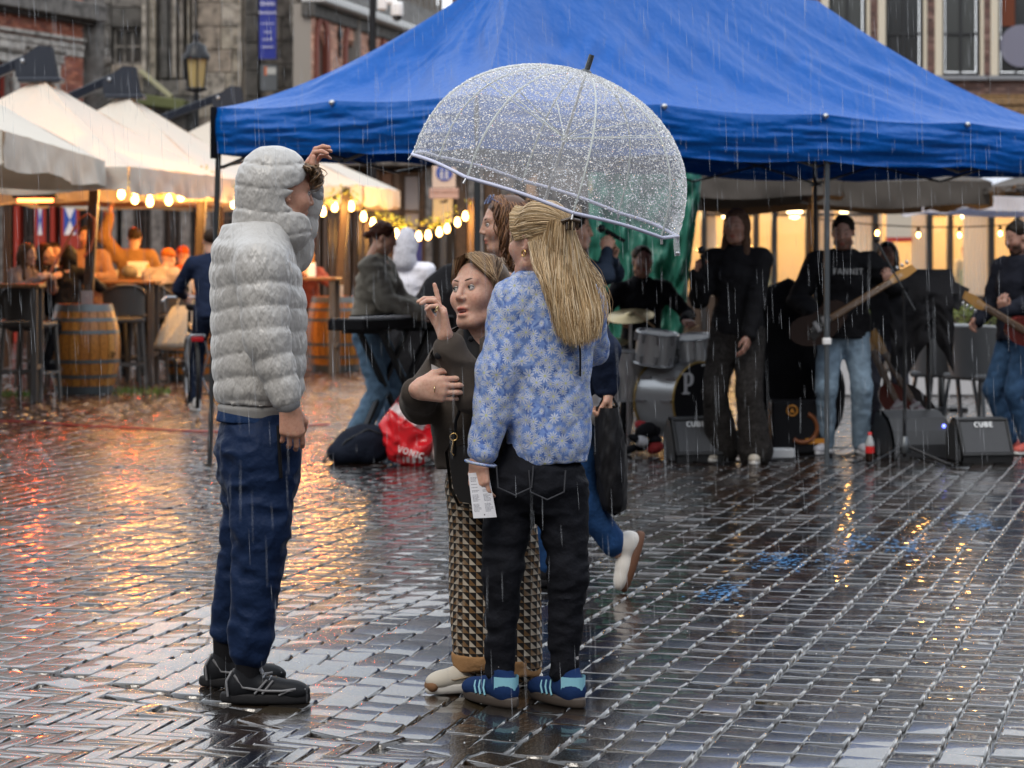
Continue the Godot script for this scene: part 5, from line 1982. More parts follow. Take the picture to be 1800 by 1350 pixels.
# the face looks along +z of xf; origin in the middle of the head
func head(b: Blob, xf: Transform3D, fem := false, open_mouth := 0.0, fine := true) -> void:
	var B := xf.basis
	var g := func(x: float, y: float, z: float) -> Vector3: return xf * Vector3(x, y, z)
	var s := B.x.length()
	var R := B.orthonormalized()
	b.egg(g.call(0, 0.034, -0.014), Vector3(0.075, 0.088, 0.095) * s, R, 0.02)
	b.egg(g.call(0, -0.012, 0.024), Vector3(0.062, 0.08, 0.064) * s, R, 0.03)
	b.egg(g.call(0, -0.055, 0.03), Vector3(0.05 if fem else 0.054, 0.056, 0.05) * s, R, 0.03)
	b.bone(g.call(-0.016, -0.1, 0.062), g.call(0.016, -0.1, 0.062), 0.015 * s, 0.015 * s, 0.025)
	for e in [-1.0, 1.0]:
		b.egg(g.call(e * 0.04, -0.026, 0.056), Vector3(0.024, 0.024, 0.026) * s, R, 0.03)
		b.bone(g.call(e * 0.058, -0.075, 0.005), g.call(e * 0.022, -0.102, 0.05), 0.018 * s, 0.016 * s, 0.025)
	if fine:
		b.bone(g.call(-0.04, 0.026, 0.074), g.call(0.04, 0.026, 0.074), 0.011 * s, 0.011 * s, 0.018)
	b.bone(g.call(0, 0.018, 0.086), g.call(0, -0.026, 0.104), 0.0085 * s, 0.0105 * s, 0.012)
	if fine:
		for e in [-1.0, 1.0]: b.egg(g.call(e * 0.011, -0.031, 0.093), Vector3(0.0085, 0.0075, 0.011) * s, R, 0.006)
	b.egg(g.call(0, -0.061, 0.083), Vector3(0.023, 0.0075, 0.011) * s, R, 0.008)
	b.egg(g.call(0, -0.075 - open_mouth * 0.012, 0.08), Vector3(0.02, 0.008, 0.011) * s, R, 0.008)
	for e in [-1.0, 1.0]:
		b.egg(g.call(e * 0.077, -0.004, -0.004), Vector3(0.008, 0.031, 0.018) * s, R * Basis(Vector3.UP, e * 0.35), 0.008)
	b.bone(g.call(0, -0.06, -0.02), g.call(0, -0.17, -0.04), (0.05 if fem else 0.056) * s, (0.052 if fem else 0.06) * s, 0.025)
	if fine:
		for e in [-1.0, 1.0]:
			b.egg(g.call(e * 0.031, 0.004, 0.094), Vector3(0.0155, 0.0095, 0.016) * s, R, 0.012, true)
			b.egg(g.call(e * 0.0805, -0.003, 0.003), Vector3(0.0045, 0.018, 0.009) * s, R, 0.006, true)
		b.egg(g.call(0, -0.0675 - open_mouth * 0.006, 0.096), Vector3(0.02, 0.0018 + open_mouth * 0.009, 0.014) * s, R, 0.004, true)

func face_paint(xf: Transform3D, hair: Color, lips: Color, brow := 0.6, beard := 0.0) -> Callable:
	var inv := xf.affine_inverse()
	return func(p: Vector3, _n: Vector3) -> Color:
		var q := inv * p
		var c := Color(1, 1, 1)
		if q.z < 0.03 or q.z > 0.125 or q.y < -0.14 or absf(q.x) > 0.09: return c
		var lip := maxf(0.0, 1.0 - Vector2(q.x / 0.025, (q.y + 0.068) / 0.015).length())
		if q.z > 0.07: c = c.lerp(lips, minf(1.0, lip * 2.5))
		var blush := maxf(0.0, 1.0 - Vector2((absf(q.x) - 0.045) / 0.03, (q.y + 0.03) / 0.03).length())
		c = c.lerp(Color(1.05, 0.78, 0.72), blush * 0.5)
		var ax := absf(q.x)
		var by := 0.027 + 0.006 * sin(clampf((ax - 0.01) / 0.045, 0, 1) * PI)
		if ax > 0.011 and ax < 0.052 and absf(q.y - by) < 0.004: c = c.lerp(hair, brow)
		var eye := maxf(0.0, 1.0 - Vector2((ax - 0.031) / 0.019, (q.y - 0.004) / 0.011).length())
		c = c.lerp(Color(0.45, 0.33, 0.3), minf(0.8, eye * 1.6))
		if beard > 0.0 and q.y < -0.03:
			var u := clampf((-0.03 - q.y) / 0.03, 0.0, 1.0) * (1.0 - minf(1.0, lip * 3.0))
			c = c.lerp(hair, u * beard)
		return c

func eyes(o: Node3D, xf: Transform3D, gaze: Vector3, iris: Color) -> void:
	for e in [-1.0, 1.0]:
		var mid := xf * Vector3(e * 0.031, 0.004, 0.0765)
		var s := Shape.new()
		s.ball(mid, 0.0122, 16, 12)
		var eye := put(s, "eye", mat(0.5, 0.47, 0.45, 0.15), o)
		var d := (xf.basis.orthonormalized() * gaze).normalized()
		var i := Shape.new()
		i.ball(mid + d * 0.0072, 0.0068, 12, 8)
		put(i, "iris", mat(iris.r, iris.g, iris.b, 0.1), eye)
		var p := Shape.new()
		p.ball(mid + d * 0.0115, 0.003, 10, 6)
		put(p, "pupil", M.black, eye)
		var lid := Shape.new()
		var pts := []
		for k in 9:
			var a := lerpf(-1.15, 1.15, k / 8.0)
			pts.append(xf * Vector3(e * 0.031 + sin(a) * 0.0125, 0.0085 + cos(a) * 0.0035 - 0.003, 0.0765 + cos(a) * 0.0118))
		lid.tube(pts, 0.0014, 5)
		put(lid, "lashes", M.black, o)
		var bw := Shape.new()
		pts = []
		for k in 7:
			var u := k / 6.0
			pts.append(xf * Vector3(e * (0.013 + 0.04 * u), 0.0265 + 0.006 * sin(u * 2.6), 0.0905 - 0.019 * u * u))
		bw.tube(pts, [0.0014, 0.0026, 0.0028, 0.0026, 0.0022, 0.0016, 0.0008], 6, true, 0.7)
		put(bw, "eyebrow", mat(0.07, 0.04, 0.025, 0.8), o)

func skin(r: float, g: float, b: float) -> StandardMaterial3D:
	var m := mat(r, g, b, 0.5)
	m.vertex_color_use_as_albedo = true
	m.subsurf_scatter_enabled = true
	m.subsurf_scatter_strength = 0.25
	tri(m, 9.0)
	m.albedo_texture = M.blotch
	bumped(m, M.fine, 0.14)
	return m

func fabric(r: float, g: float, b: float, rough := 0.85, crease := 0.35, scale := 1.6) -> StandardMaterial3D:
	var m := tri(mat(r, g, b, rough), scale)
	m.metallic_specular = 0.22
	bumped(m, M.wrinkle, crease)
	return m

func denim(r: float, g: float, b: float) -> StandardMaterial3D:
	var m := tri(mat(r, g, b, 0.8), 2.2)
	m.albedo_texture = M.fade
	m.metallic_specular = 0.22
	bumped(m, M.wrinkle, 0.45)
	return m

func shoe(o: Node3D, ankle: Vector3, toe: Vector3, upper: Material, sole: Material, length := 0.27, tip := 0.0, cell := 0.006) -> void:
	var z := Vector3(toe.x, 0, toe.z).normalized()
	var x := Vector3.UP.cross(z)
	var R := Basis(x, Vector3.UP, z) * Basis(Vector3.RIGHT, tip)
	var foot := Vector3(ankle.x, maxf(ankle.y - 0.085, 0.0) if tip == 0.0 else ankle.y - 0.085, ankle.z)
	if tip != 0.0: foot = ankle - R * Vector3(0, 0.085, 0)
	var xf := Transform3D(R, foot)
	var k := length / 0.27
	var u := Blob.new()
	u.cell = cell
	u.bone(xf * Vector3(0, 0.062, -0.035 * k), xf * Vector3(0, 0.05, 0.06 * k), 0.036, 0.036, 0.03)
	u.egg(xf * Vector3(0, 0.045, 0.1 * k), Vector3(0.043, 0.034, 0.066 * k), R, 0.03)
	u.egg(xf * Vector3(0, 0.04, 0.14 * k), Vector3(0.037, 0.027, 0.045 * k), R, 0.02)
	u.egg(xf * Vector3(0, 0.05, -0.045 * k), Vector3(0.036, 0.046, 0.036), R, 0.03)
	u.bone(xf * Vector3(0, 0.06, -0.015), xf * Vector3(0, 0.105, -0.012), 0.042, 0.042, 0.02)
	var s := Blob.new()
	s.cell = cell
	s.stack(xf, [[0.0, 0, 0.045 * k, 0.041, 0.136 * k], [0.012, 0, 0.045 * k, 0.046, 0.142 * k], [0.03, 0, 0.045 * k, 0.046, 0.14 * k], [0.036, 0, 0.045 * k, 0.04, 0.134 * k]], 0.01)
	var holder := Node3D.new()
	holder.name = "shoe"
	o.add_child(holder, true)
	sculpt([u], "upper", upper, holder)
	sculpt([s], "sole", sole, holder)

func strands(o: Node3D, called: String, m: Material, guides: Array, count: int, r: float, tones: Array, seed_: int, loose := 0.006, curl := 0.0, steps := 12) -> void:
	var q := RandomNumberGenerator.new()
	q.seed = seed_
	var s := Shape.new()
	var curves := []
	for g in guides:
		var c := Curve3D.new()
		for k in g.size():
			var a: Vector3 = g[maxi(k - 1, 0)]
			var b: Vector3 = g[mini(k + 1, g.size() - 1)]
			c.add_point(g[k], (a - b) / 6.0, (b - a) / 6.0)
		curves.append(c.tessellate_even_length(5, 0.004))
	var pick := func(c: PackedVector3Array, t: float) -> Vector3:
		var x := t * (c.size() - 1)
		var i := mini(int(x), c.size() - 2)
		return c[i].lerp(c[i + 1], x - i)
	for n in count:
		var w := q.randf() * (curves.size() - 1)
		var i := mini(int(w), curves.size() - 2)
		var f := w - i
		var end := 1.0 - 0.14 * q.randf() * q.randf()
		var off := Vector3(q.randfn(0, 1), q.randfn(0, 1), q.randfn(0, 1)) * loose
		var ph := q.randf() * TAU
		var amp := curl * q.randf_range(0.6, 1.3)
		var pts := []
		var rad := []
		for k in steps + 1:
			var t := end * k / steps
			var p: Vector3 = pick.call(curves[i], t).lerp(pick.call(curves[i + 1], t), f)
			p += off * (0.35 + 0.65 * t)
			if amp > 0.0: p += Vector3(cos(ph + t * 15.0), 0.4 * sin(ph * 2.0 + t * 11.0), sin(ph + t * 15.0)) * amp * minf(1.0, t * 4.0)
			pts.append(p)
			rad.append(r * (1.0 if t < 0.7 else lerpf(1.0, 0.25, (t - 0.7) / 0.3)))
		s.tint = tones[q.randi() % tones.size()] * q.randf_range(0.8, 1.2)
		s.tint.a = 1.0
		s.tube(pts, rad, 3, false)
	put(s, called, m, o)

# an everyday figure: the pose is given in its own frame, facing +z, its left at +x
func person(label: String, where: Vector3, yaw: float, p: Dictionary) -> Node3D:
	var o := thing("person", label, "person", where, yaw)
	var H: float = p.get("h", 1.76)
	var fem: bool = p.get("fem", false)
	var k := H / 1.76
	var cell: float = p.get("cell", 0.016)
	var loose: float = p.get("loose", 0.012)
	var hip: Vector3 = p.get("hip", Vector3(0, 0.92 * k, 0))
	var lean: Vector3 = p.get("lean", Vector3.ZERO)
	var S := Transform3D(Basis.from_euler(Vector3(deg_to_rad(lean.x), deg_to_rad(lean.y), deg_to_rad(lean.z))), hip)
	var sh: float = (0.165 if fem else 0.188) * k
	var neck: Vector3 = S * Vector3(0, 0.56 * k, 0.0)
	var hr: Vector3 = p.get("head", Vector3.ZERO)
	var hb: Basis = S.basis.slerp(Basis.IDENTITY, 0.6) * Basis.from_euler(Vector3(deg_to_rad(hr.x), deg_to_rad(hr.y), deg_to_rad(hr.z)))
	var hx := Transform3D(hb.scaled_local(Vector3.ONE * minf(k, 1.03)), neck + S.basis * Vector3(0, 0.155 * k, 0.025))
	var sk: StandardMaterial3D = p.get("skin", skin(0.55, 0.33, 0.24))
	var hc: Color = p.get("hair_color", Color(0.05, 0.03, 0.02))
	var b := Blob.new()
	b.cell = minf(cell, 0.0095)
	head(b, hx, fem, p.get("mouth", 0.0), cell < 0.012)
	var bones := Blob.new()
	bones.cell = 0.024
	var hands := []
	var top := Blob.new()
	top.cell = cell
	top.mode = "folds"
	top.par = [0.011, 4.0, 6.5, 4.0]
	top.noise = creases(int(where.x * 100.0) + 7)
	if p.has("puff"):
		top.amp = 0.008
	var w: float = 0.9 if fem else 1.0
	var hem: float = p.get("hem", -0.06)
	top.stack(S, [[hem * k, 0, 0, (0.172 + loose) * k * (1.0 if fem else 0.98), (0.125 + loose) * k], [0.06 * k, 0, 0, (0.165 + loose) * k, (0.118 + loose) * k], [0.2 * k, 0, 0, (0.148 * w + loose) * k, (0.108 + loose) * k], [0.38 * k, 0, 0.005, (0.172 * w + loose) * k, (0.118 + loose) * k], [0.48 * k, 0, 0, (0.168 * w + loose * 0.7) * k, 0.1 * k], [0.545 * k, 0, 0, 0.1 * k, 0.075 * k], [0.58 * k, 0, 0, 0.065 * k, 0.062 * k]], 0.05, p.get("puff", 0.0))
	bones.bone(S * Vector3(0, 0.02, 0), S * Vector3(0, 0.5 * k, 0), 0.1, 0.09, 0.03)
	bones.bone(S * Vector3(0, 0.45 * k, 0), hx * Vector3(0, -0.1, -0.02), 0.06, 0.045, 0.03)
	for e in [-1.0, 1.0]:
		var a: Vector3 = S * Vector3(e * sh, 0.485 * k, -0.005)
		var key := "wl" if e > 0.0 else "wr"
		var wr: Vector3 = p.get(key, S * Vector3(e * (sh + 0.06), -0.06 * k, 0.06))
		var hint: Vector3 = p.get("el" if e > 0.0 else "er", Vector3(e * 0.7, -0.3, -0.8))
		var el := bend(a, wr, 0.30 * k, 0.265 * k, hint)
		var real: Vector3 = el + (wr - el).normalized() * 0.265 * k
		top.bone(S * Vector3(e * 0.06, 0.52 * k, 0), a, 0.06 * k, (0.056 + loose) * k, 0.05)
		top.bone(a, el, (0.056 + loose) * k, (0.046 + loose) * k, 0.03, p.get("puff", 0.0))
		var cut: Vector3 = el.lerp(real, p.get("sleeve", 0.97))
		top.bone(el, cut, (0.046 + loose) * k, (0.033 + loose * 0.8) * k, 0.02, p.get("puff", 0.0))
		bones.bone(S * Vector3(0, 0.46 * k, 0), a, 0.05, 0.04, 0.03)
		bones.bone(a, el, 0.042, 0.036, 0.02)
		var arm := Blob.new()
		arm.cell = 0.008 if cell > 0.012 else 0.005
		arm.bone(el, real, 0.036 * k, 0.026 * k, 0.02)
		var hd: Vector3 = p.get("dl" if e > 0.0 else "dr", (real - el).normalized())
		var pm: Vector3 = p.get("pl" if e > 0.0 else "pr", Vector3(-e, 0, 0))
		hand(arm, real, hd, pm, -e, p.get("cl" if e > 0.0 else "cr", [0.35, 0.4, 0.45, 0.5]), k * 0.98)
		hands.append(arm)
	var legs := Blob.new()
	legs.cell = cell
	legs.mode = "folds"
	legs.par = [0.009, 4.5, 7.0, 4.5]
	legs.noise = creases(int(where.z * 100.0) + 9)
	var wide: float = p.get("wide", 0.008)
	var flare: float = p.get("flare", 0.0)
	var pel: Vector3 = hip + Vector3(0, -0.03 * k, 0)
	legs.egg(pel, Vector3(0.165, 0.13, 0.118) * k + Vector3.ONE * wide * 0.5, S.basis.slerp(Basis.IDENTITY, 0.5), 0.04)
	for e in [-1.0, 1.0]:
		var a: Vector3 = hip + Vector3(e * 0.088 * k, -0.04 * k, 0)
		var f: Vector3 = p.get("fl" if e > 0.0 else "fr", Vector3(e * 0.11, 0.085, 0.0))
		var kn := bend(a, f, 0.43 * k, 0.42 * k, p.get("kl" if e > 0.0 else "kr", Vector3(e * 0.15, 0, 1)))
		legs.bone(a, kn, (0.084 + wide) * k, (0.056 + wide) * k, 0.035)
		legs.bone(kn, kn.lerp(f, p.get("leg_end", 0.98)), (0.056 + wide) * k, (0.042 + wide + flare) * k, 0.03)
		bones.bone(hip, a, 0.07, 0.06, 0.03)
		bones.bone(a, kn, 0.055, 0.042, 0.03)
		bones.bone(kn, f, 0.042, 0.032, 0.02)
		var td: Vector3 = p.get("tl" if e > 0.0 else "tr", Vector3(e * 0.25, 0, 1))
		if not p.get("no_feet", false): shoe(o, f, td, p.get("shoe", M.black), p.get("sole", M.black), 0.26 * k, 0.0, 0.008)
	var pile := [b, bones]
	pile.append_array(hands)
	sculpt(pile, "body", sk, o, face_paint(hx, hc / maxf(sk.albedo_color.srgb_to_linear().g * 1.6, 0.1), Color(0.9, 0.45, 0.42), 0.75, p.get("beard", 0.0)))
	sculpt([top], p.get("top_name", "jacket"), p.get("top", M.black), o)
	sculpt([legs], p.get("bottom_name", "trousers"), p.get("bottom", M.black), o)
	hair(o, hx, p.get("hair", "short"), hc, cell)
	o.set_meta("head", hx)
	o.remove_meta("head")
	return o

func hair(o: Node3D, hx: Transform3D, style: String, c: Color, cell: float) -> void:
	if style == "none": return
	var b := Blob.new()
	b.cell = clampf(cell * 0.6, 0.006, 0.011)
	b.mode = "curl"
	b.par = [0.009, 26.0]
	b.noise = creases(17, 1.0, 2)
	var R := hx.basis.orthonormalized()
	var s := hx.basis.x.length()
	var m := tri(mat(c.r, c.g, c.b, 0.55), 6.0)
	m.metallic_specular = 0.25
	m.albedo_texture = M.streak
	var called := "hair"
	if style == "cap" or style == "beanie":
		called = "knitted_cap"
		b.par = [0.003, 40.0]
		b.egg(hx * Vector3(0, 0.06, -0.016), Vector3(0.087, 0.083, 0.104) * s, R, 0.02)
		b.egg(hx * Vector3(0, -0.06, 0.02), Vector3(0.14, 0.09, 0.16) * s, R, 0.01, true)
	elif style == "hood":
		called = "hood"
		b.par = [0.006, 12.0]
		b.egg(hx * Vector3(0, 0.03, -0.02), Vector3(0.105, 0.125, 0.12) * s, R, 0.04)
		b.bone(hx * Vector3(0, -0.07, -0.05), hx * Vector3(0, -0.15, -0.04), 0.1, 0.11, 0.05)
		b.egg(hx * Vector3(0, 0.12, -0.03), Vector3(0.05, 0.06, 0.06) * s, R, 0.05)
		b.egg(hx * Vector3(0, -0.01, 0.11), Vector3(0.075, 0.1, 0.1) * s, R, 0.02, true)
	else:
		b.egg(hx * Vector3(0, 0.044, -0.02), Vector3(0.084, 0.088, 0.1) * s, R, 0.02)
		if style != "short" and style != "bun": b.egg(hx * Vector3(0, -0.02, -0.055), Vector3(0.082, 0.09, 0.065) * s, R, 0.03)
		if style == "bun": b.egg(hx * Vector3(0, -0.01, -0.125), Vector3(0.034, 0.034, 0.032) * s, R, 0.015)
		if style == "long" or style == "bob" or style == "curly":
			var low := -0.17 if style == "bob" else -0.27
			for e in [-1.0, 1.0]:
				b.flat_bone(hx * Vector3(e * 0.068, 0.02, -0.015), hx * Vector3(e * 0.085, low, -0.01 if style != "long" else 0.02), 0.032, 0.03, R.z, 1.0, 0.03)
			b.bone(hx * Vector3(0, -0.04, -0.075), hx * Vector3(0, low, -0.085), 0.05, 0.05, 0.05)
		if style == "curly": b.par = [0.026, 24.0]
		b.egg(hx * Vector3(0, -0.035, 0.088), Vector3(0.075, 0.112, 0.074) * s, R, 0.02, true)
		if style == "short" or style == "bun": b.egg(hx * Vector3(0, -0.125, 0.02), Vector3(0.12, 0.1, 0.11) * s, R, 0.02, true)
	sculpt([b], called, m, o)


# ---------------------------------------------------------------- printed and woven patterns
func floral() -> ImageTexture:
	var n := 512
	var im := Image.create(n, n, false, Image.FORMAT_RGB8)
	im.fill(Color(0.4, 0.51, 0.75))
	var r := RandomNumberGenerator.new()
	r.seed = 5
	for k in 260:        # darker and lighter leaves between the flowers
		var cx := r.randi() % n
		var cy := r.randi() % n
		var a := r.randf() * TAU
		var col := Color(0.5, 0.6, 0.8) if k % 3 else Color(0.28, 0.39, 0.65)
		for i in range(-26, 27):
			for j in range(-7, 8):
				if pow(i / 26.0, 2) + pow(j / 7.0, 2) < 1.0:
					im.set_pixel(posmod(int(cx + i * cos(a) - j * sin(a)), n), posmod(int(cy + i * sin(a) + j * cos(a)), n), col)
	var spots := []
	for k in 900:
		var q := Vector2(r.randf() * n, r.randf() * n)
		var big := r.randf_range(22.0, 46.0)
		var ok := true
		for s in spots:
			var d: Vector2 = (s[0] - q).abs()
			d = Vector2(minf(d.x, n - d.x), minf(d.y, n - d.y))
			if d.length() < (s[1] + big) * 0.66: ok = false
		if ok: spots.append([q, big])
	for s in spots:
		var big: float = s[1]
		var petals := 8 + r.randi() % 6
		var ph := r.randf() * TAU
		var sq := r.randf_range(0.65, 1.0)
		var tilt := r.randf() * TAU
		var shade := r.randf_range(0.82, 1.0)
		var m := int(big) + 2
		for i in range(-m, m + 1):
			for j in range(-m, m + 1):
				var u := cos(tilt) * i + sin(tilt) * j
				var v := (-sin(tilt) * i + cos(tilt) * j) / sq
				var d := sqrt(u * u + v * v)
				var an := atan2(v, u) + ph
				var lobe := absf(cos(an * petals * 0.5))
				var reach := big * (0.3 + 0.7 * pow(lobe, 0.7)) * (1.0 - 0.12 * sin(an * petals))
				if d < reach:
					var c := Color(0.78, 0.8, 0.87) * shade
					c = c.lerp(Color(0.42, 0.54, 0.8), clampf(1.0 - lobe * 1.2, 0.0, 1.0) * 0.9)
					c = c.lerp(Color(0.55, 0.64, 0.88), clamp(d / big - 0.6, 0.0, 1.0))
					if d < big * 0.2: c = Color(0.70, 0.72, 0.56)
					im.set_pixel(posmod(int(s[0].x) + i, n), posmod(int(s[0].y) + j, n), c)
	return ImageTexture.create_from_image(im)

func triangles() -> ImageTexture:
	var n := 256
	var im := Image.create(n, n, false, Image.FORMAT_RGB8)
	for y in n:
		for x in n:
			var i := x / 32
			var j := y / 32
			var u := (x % 32) / 32.0
			var v := (y % 32) / 32.0
			var c := Color(0.06, 0.05, 0.05)
			if u + (1.0 - v) < 1.0: c = Color(0.74, 0.7, 0.64) if (i + j) % 2 else Color(0.45, 0.33, 0.2)
			im.set_pixel(x, y, c)
	return ImageTexture.create_from_image(im)

func print_lines(w: int, h: int, sd: int) -> ImageTexture:     # small grey print, too fine to read
	var im := Image.create(w, h, false, Image.FORMAT_RGB8)
	im.fill(Color(0.8, 0.8, 0.82))
	var r := RandomNumberGenerator.new()
	r.seed = sd
	var y := 22
	while y < h - 30:
		if r.randf() < 0.2: y += 9
		for col in 2:
			var x := 10 + col * w / 2
			var end := x + int((w / 2 - 18) * r.randf_range(0.6, 1.0))
			while x < end:
				var l := r.randi_range(2, 9)
				im.fill_rect(Rect2i(x, y, mini(l, end - x), 3), Color(0.42, 0.42, 0.46))
				x += l + 2
		y += 6
	im.fill_rect(Rect2i(w / 2 - 3, h - 18, 6, 6), Color(0.2, 0.2, 0.22))
	return ImageTexture.create_from_image(im)


func skull(hx: Transform3D, q: Vector3, grow: float) -> Vector3:       # a point of the head, moved out to just above the scalp
	var m := Vector3(0, 0.04, -0.02)
	var r := Vector3(0.081, 0.09, 0.102)
	var e := (q - m) / r
	return hx * (m + e * r * maxf(1.0, grow / maxf(e.length(), 0.01)))

func comb(hx: Transform3D, to: Vector3, starts: Array, via = null) -> Array:
	var out := []
	for q: Vector3 in starts:
		var g := []
		for k in 8:
			var t := k / 7.0
			var p := q.lerp(to, t)
			if via != null: p = q.lerp(via, minf(t * 2.0, 1.0)).lerp((via as Vector3).lerp(to, maxf(0.0, t * 2.0 - 1.0)), t)
			g.append(skull(hx, p, lerpf(1.02, 1.06, sin(PI * t))) if t < 0.95 else hx * to)
		out.append(g)
	return out

# ---------------------------------------------------------------- the three in front
func man_in_silver() -> void:
	var base := floor_at(448, 7.87)
	var o := thing("person", "tall man in silver hooded puffer jacket and navy trousers shading his eyes", "person", base)
	var m := func(x: float, y: float, near: float) -> Vector3: return at(x, y, 7.87 - near) - base
	var f := Vector3(0.94, 0, -0.34)
	var left := Vector3.UP.cross(f)
	var jm := tri(mat(0.43, 0.42, 0.405, 0.37), 2.6)
	bumped(jm, M.soft, 0.6)
	jm.uv1_scale = Vector3(4.6, 1.9, 4.6)
	jm.rim_enabled = true
	jm.rim = 0.15
	# jacket
	var T := Transform3D(Basis(left, Vector3.UP, f), m.call(455, 708, 0))
	var j := Blob.new()
	j.cell = 0.007
	j.amp = 0.009
	j.mode = "puff"
	j.par = [0.0026, 19.0, 7.0]
	j.noise = creases(3, 1.0, 2)
	j.stack(T, [[0.0, 0, -0.005, 0.185, 0.135], [0.05, 0, 0, 0.205, 0.148], [0.16, 0, 0, 0.215, 0.155], [0.32, 0, 0.0, 0.222, 0.157], [0.43, 0, -0.012, 0.225, 0.148], [0.52, 0, -0.025, 0.19, 0.13], [0.6, 0, -0.01, 0.125, 0.11]], 0.05, 0.08)
	var rs: Vector3 = m.call(460, 462, 0.21)
	var re: Vector3 = m.call(468, 590, 0.24)
	var rw: Vector3 = m.call(501, 694, 0.25)
	j.bone(m.call(452, 440, 0.05), rs, 0.09, 0.088, 0.06)
	j.bone(rs, re, 0.09, 0.076, 0.018, 0.074)
	j.bone(re, rw, 0.075, 0.052, 0.02, 0.074)
	var ls: Vector3 = m.call(478, 445, -0.2)
	var le: Vector3 = m.call(516, 448, -0.1)
	var lw: Vector3 = m.call(547, 342, -0.1)
	j.bone(ls, le, 0.075, 0.062, 0.03, 0.08)
	j.bone(le, lw, 0.061, 0.045, 0.012, 0.07)
	# hood, its opening towards the face
	var hd := head_basis(Vector3(0.9, -0.06, -0.42))
	var hm: Vector3 = m.call(484, 334, 0.0)
	var H := Transform3D(hd, hm)
	var h := Blob.new()
	h.cell = 0.0065
	h.mode = "puff"
	h.par = [0.003, 7.0, 12.0, 0.0065, 0.078]
	h.amp = 0.0
	h.noise = creases(23, 1.3, 2)
	h.egg(H * Vector3(0, 0.01, -0.026), Vector3(0.108, 0.134, 0.114), hd, 0.04)
	h.egg(H * Vector3(0, 0.045, 0.012), Vector3(0.1, 0.098, 0.1), hd, 0.04)
	h.bone(m.call(462, 395, 0.0), m.call(500, 398, 0), 0.105, 0.095, 0.05)
	h.bone(m.call(492, 388, 0.03), m.call(504, 415, 0.0), 0.058, 0.048, 0.03)
	h.egg(H * Vector3(0, -0.015, 0.135), Vector3(0.1, 0.118, 0.1), hd, 0.015, true)
	h.egg(H * Vector3(0, -0.02, 0.03), Vector3(0.088, 0.11, 0.1), hd, 0.025, true)
	sculpt([j, h], "jacket", jm, o)
	var grey := mat(0.2, 0.2, 0.205, 0.7)
	var band := Blob.new()
	band.cell = 0.006
	band.stack(T, [[-0.045, 0, -0.005, 0.17, 0.125], [-0.01, 0, -0.005, 0.178, 0.132], [0.004, 0, 0, 0.17, 0.125]], 0.01)
	var ribs := tri(mat(0.26, 0.255, 0.25, 0.8), 1.0)
	sculpt([band], "hem_band", ribs, o)
	var cuffs := Blob.new()
	cuffs.cell = 0.005
	cuffs.bone(rw + (rw - re).normalized() * 0.018, rw + (rw - re).normalized() * 0.03, 0.044, 0.041, 0.01)
	sculpt([cuffs], "cuff", grey, o)
	var cuff2 := Blob.new()
	cuff2.cell = 0.005
	cuff2.bone(lw, lw + (lw - le).normalized() * 0.014, 0.045, 0.04, 0.01)
	sculpt([cuff2], "cuff", grey, o)
	# trousers and the shirt tail under the jacket
	var nav := fabric(0.009, 0.02, 0.056, 0.55, 0.4, 1.3)
	var t := Blob.new()
	t.cell = 0.0075
	t.mode = "folds"
	t.par = [0.011, 4.5, 8.0, 4.5]
	t.noise = creases(12, 1.0, 2)
	t.stack(Transform3D(Basis(left, Vector3.UP, f), m.call(455, 845, 0)), [[-0.08, 0, 0, 0.1, 0.1], [0.0, 0, 0, 0.18, 0.128], [0.1, 0, -0.01, 0.185, 0.13], [0.2, 0, 0, 0.168, 0.122], [0.28, 0, 0, 0.16, 0.12]], 0.05)
	t.bone(m.call(462, 800, 0.09), m.call(459, 930, 0.12), 0.118, 0.092, 0.05)
	t.bone(m.call(459, 930, 0.12), m.call(441, 1115, 0.13), 0.092, 0.067, 0.03)
	t.bone(m.call(441, 1115, 0.13), m.call(440, 1142, 0.13), 0.073, 0.064, 0.02)
	t.bone(m.call(440, 800, -0.09), m.call(434, 930, -0.12), 0.105, 0.082, 0.05)
	t.bone(m.call(434, 930, -0.12), m.call(401, 1105, -0.17), 0.082, 0.06, 0.03)
	sculpt([t], "trousers", nav, o)
	var tail := Blob.new()
	tail.cell = 0.0075
	tail.stack(Transform3D(Basis(left, Vector3.UP, f), m.call(453, 740, 0)), [[0.0, 0, -0.004, 0.172, 0.134], [0.06, 0, 0, 0.165, 0.126]], 0.02)
	sculpt([tail], "shirt_tail", fabric(0.012, 0.03, 0.085, 0.8, 0.4), o)
	var pk := Shape.new()
	pk.tube([m.call(489, 748, 0.2), m.call(491, 790, 0.215), m.call(494, 840, 0.2)], 0.006, 6)
	put(pk, "pocket_zip", M.black, o)
	# skin: head, both hands
	var sk := skin(0.5, 0.28, 0.2)
	var b := Blob.new()
	b.cell = 0.0045
	var hx := Transform3D(head_basis(Vector3(0.92, -0.05, -0.38)), m.call(496, 340, 0.0))
	head(b, hx)
	var bones := Blob.new()
	bones.cell = 0.024
	bones.bone(m.call(478, 400, 0), m.call(455, 720, 0), 0.06, 0.09)
	bones.bone(m.call(470, 440, 0), rs, 0.06, 0.05)
	bones.bone(rs, re, 0.045, 0.04)
	bones.bone(re, rw, 0.038, 0.03)
	bones.bone(m.call(470, 440, 0), ls, 0.06, 0.05)
	bones.bone(ls, le, 0.045, 0.04)
	bones.bone(le, lw, 0.038, 0.03)
	bones.bone(m.call(455, 760, 0.05), m.call(459, 930, 0.12), 0.07, 0.05)
	bones.bone(m.call(459, 930, 0.12), m.call(440, 1170, 0.13), 0.05, 0.036)
	bones.bone(m.call(445, 760, -0.05), m.call(434, 930, -0.12), 0.07, 0.05)
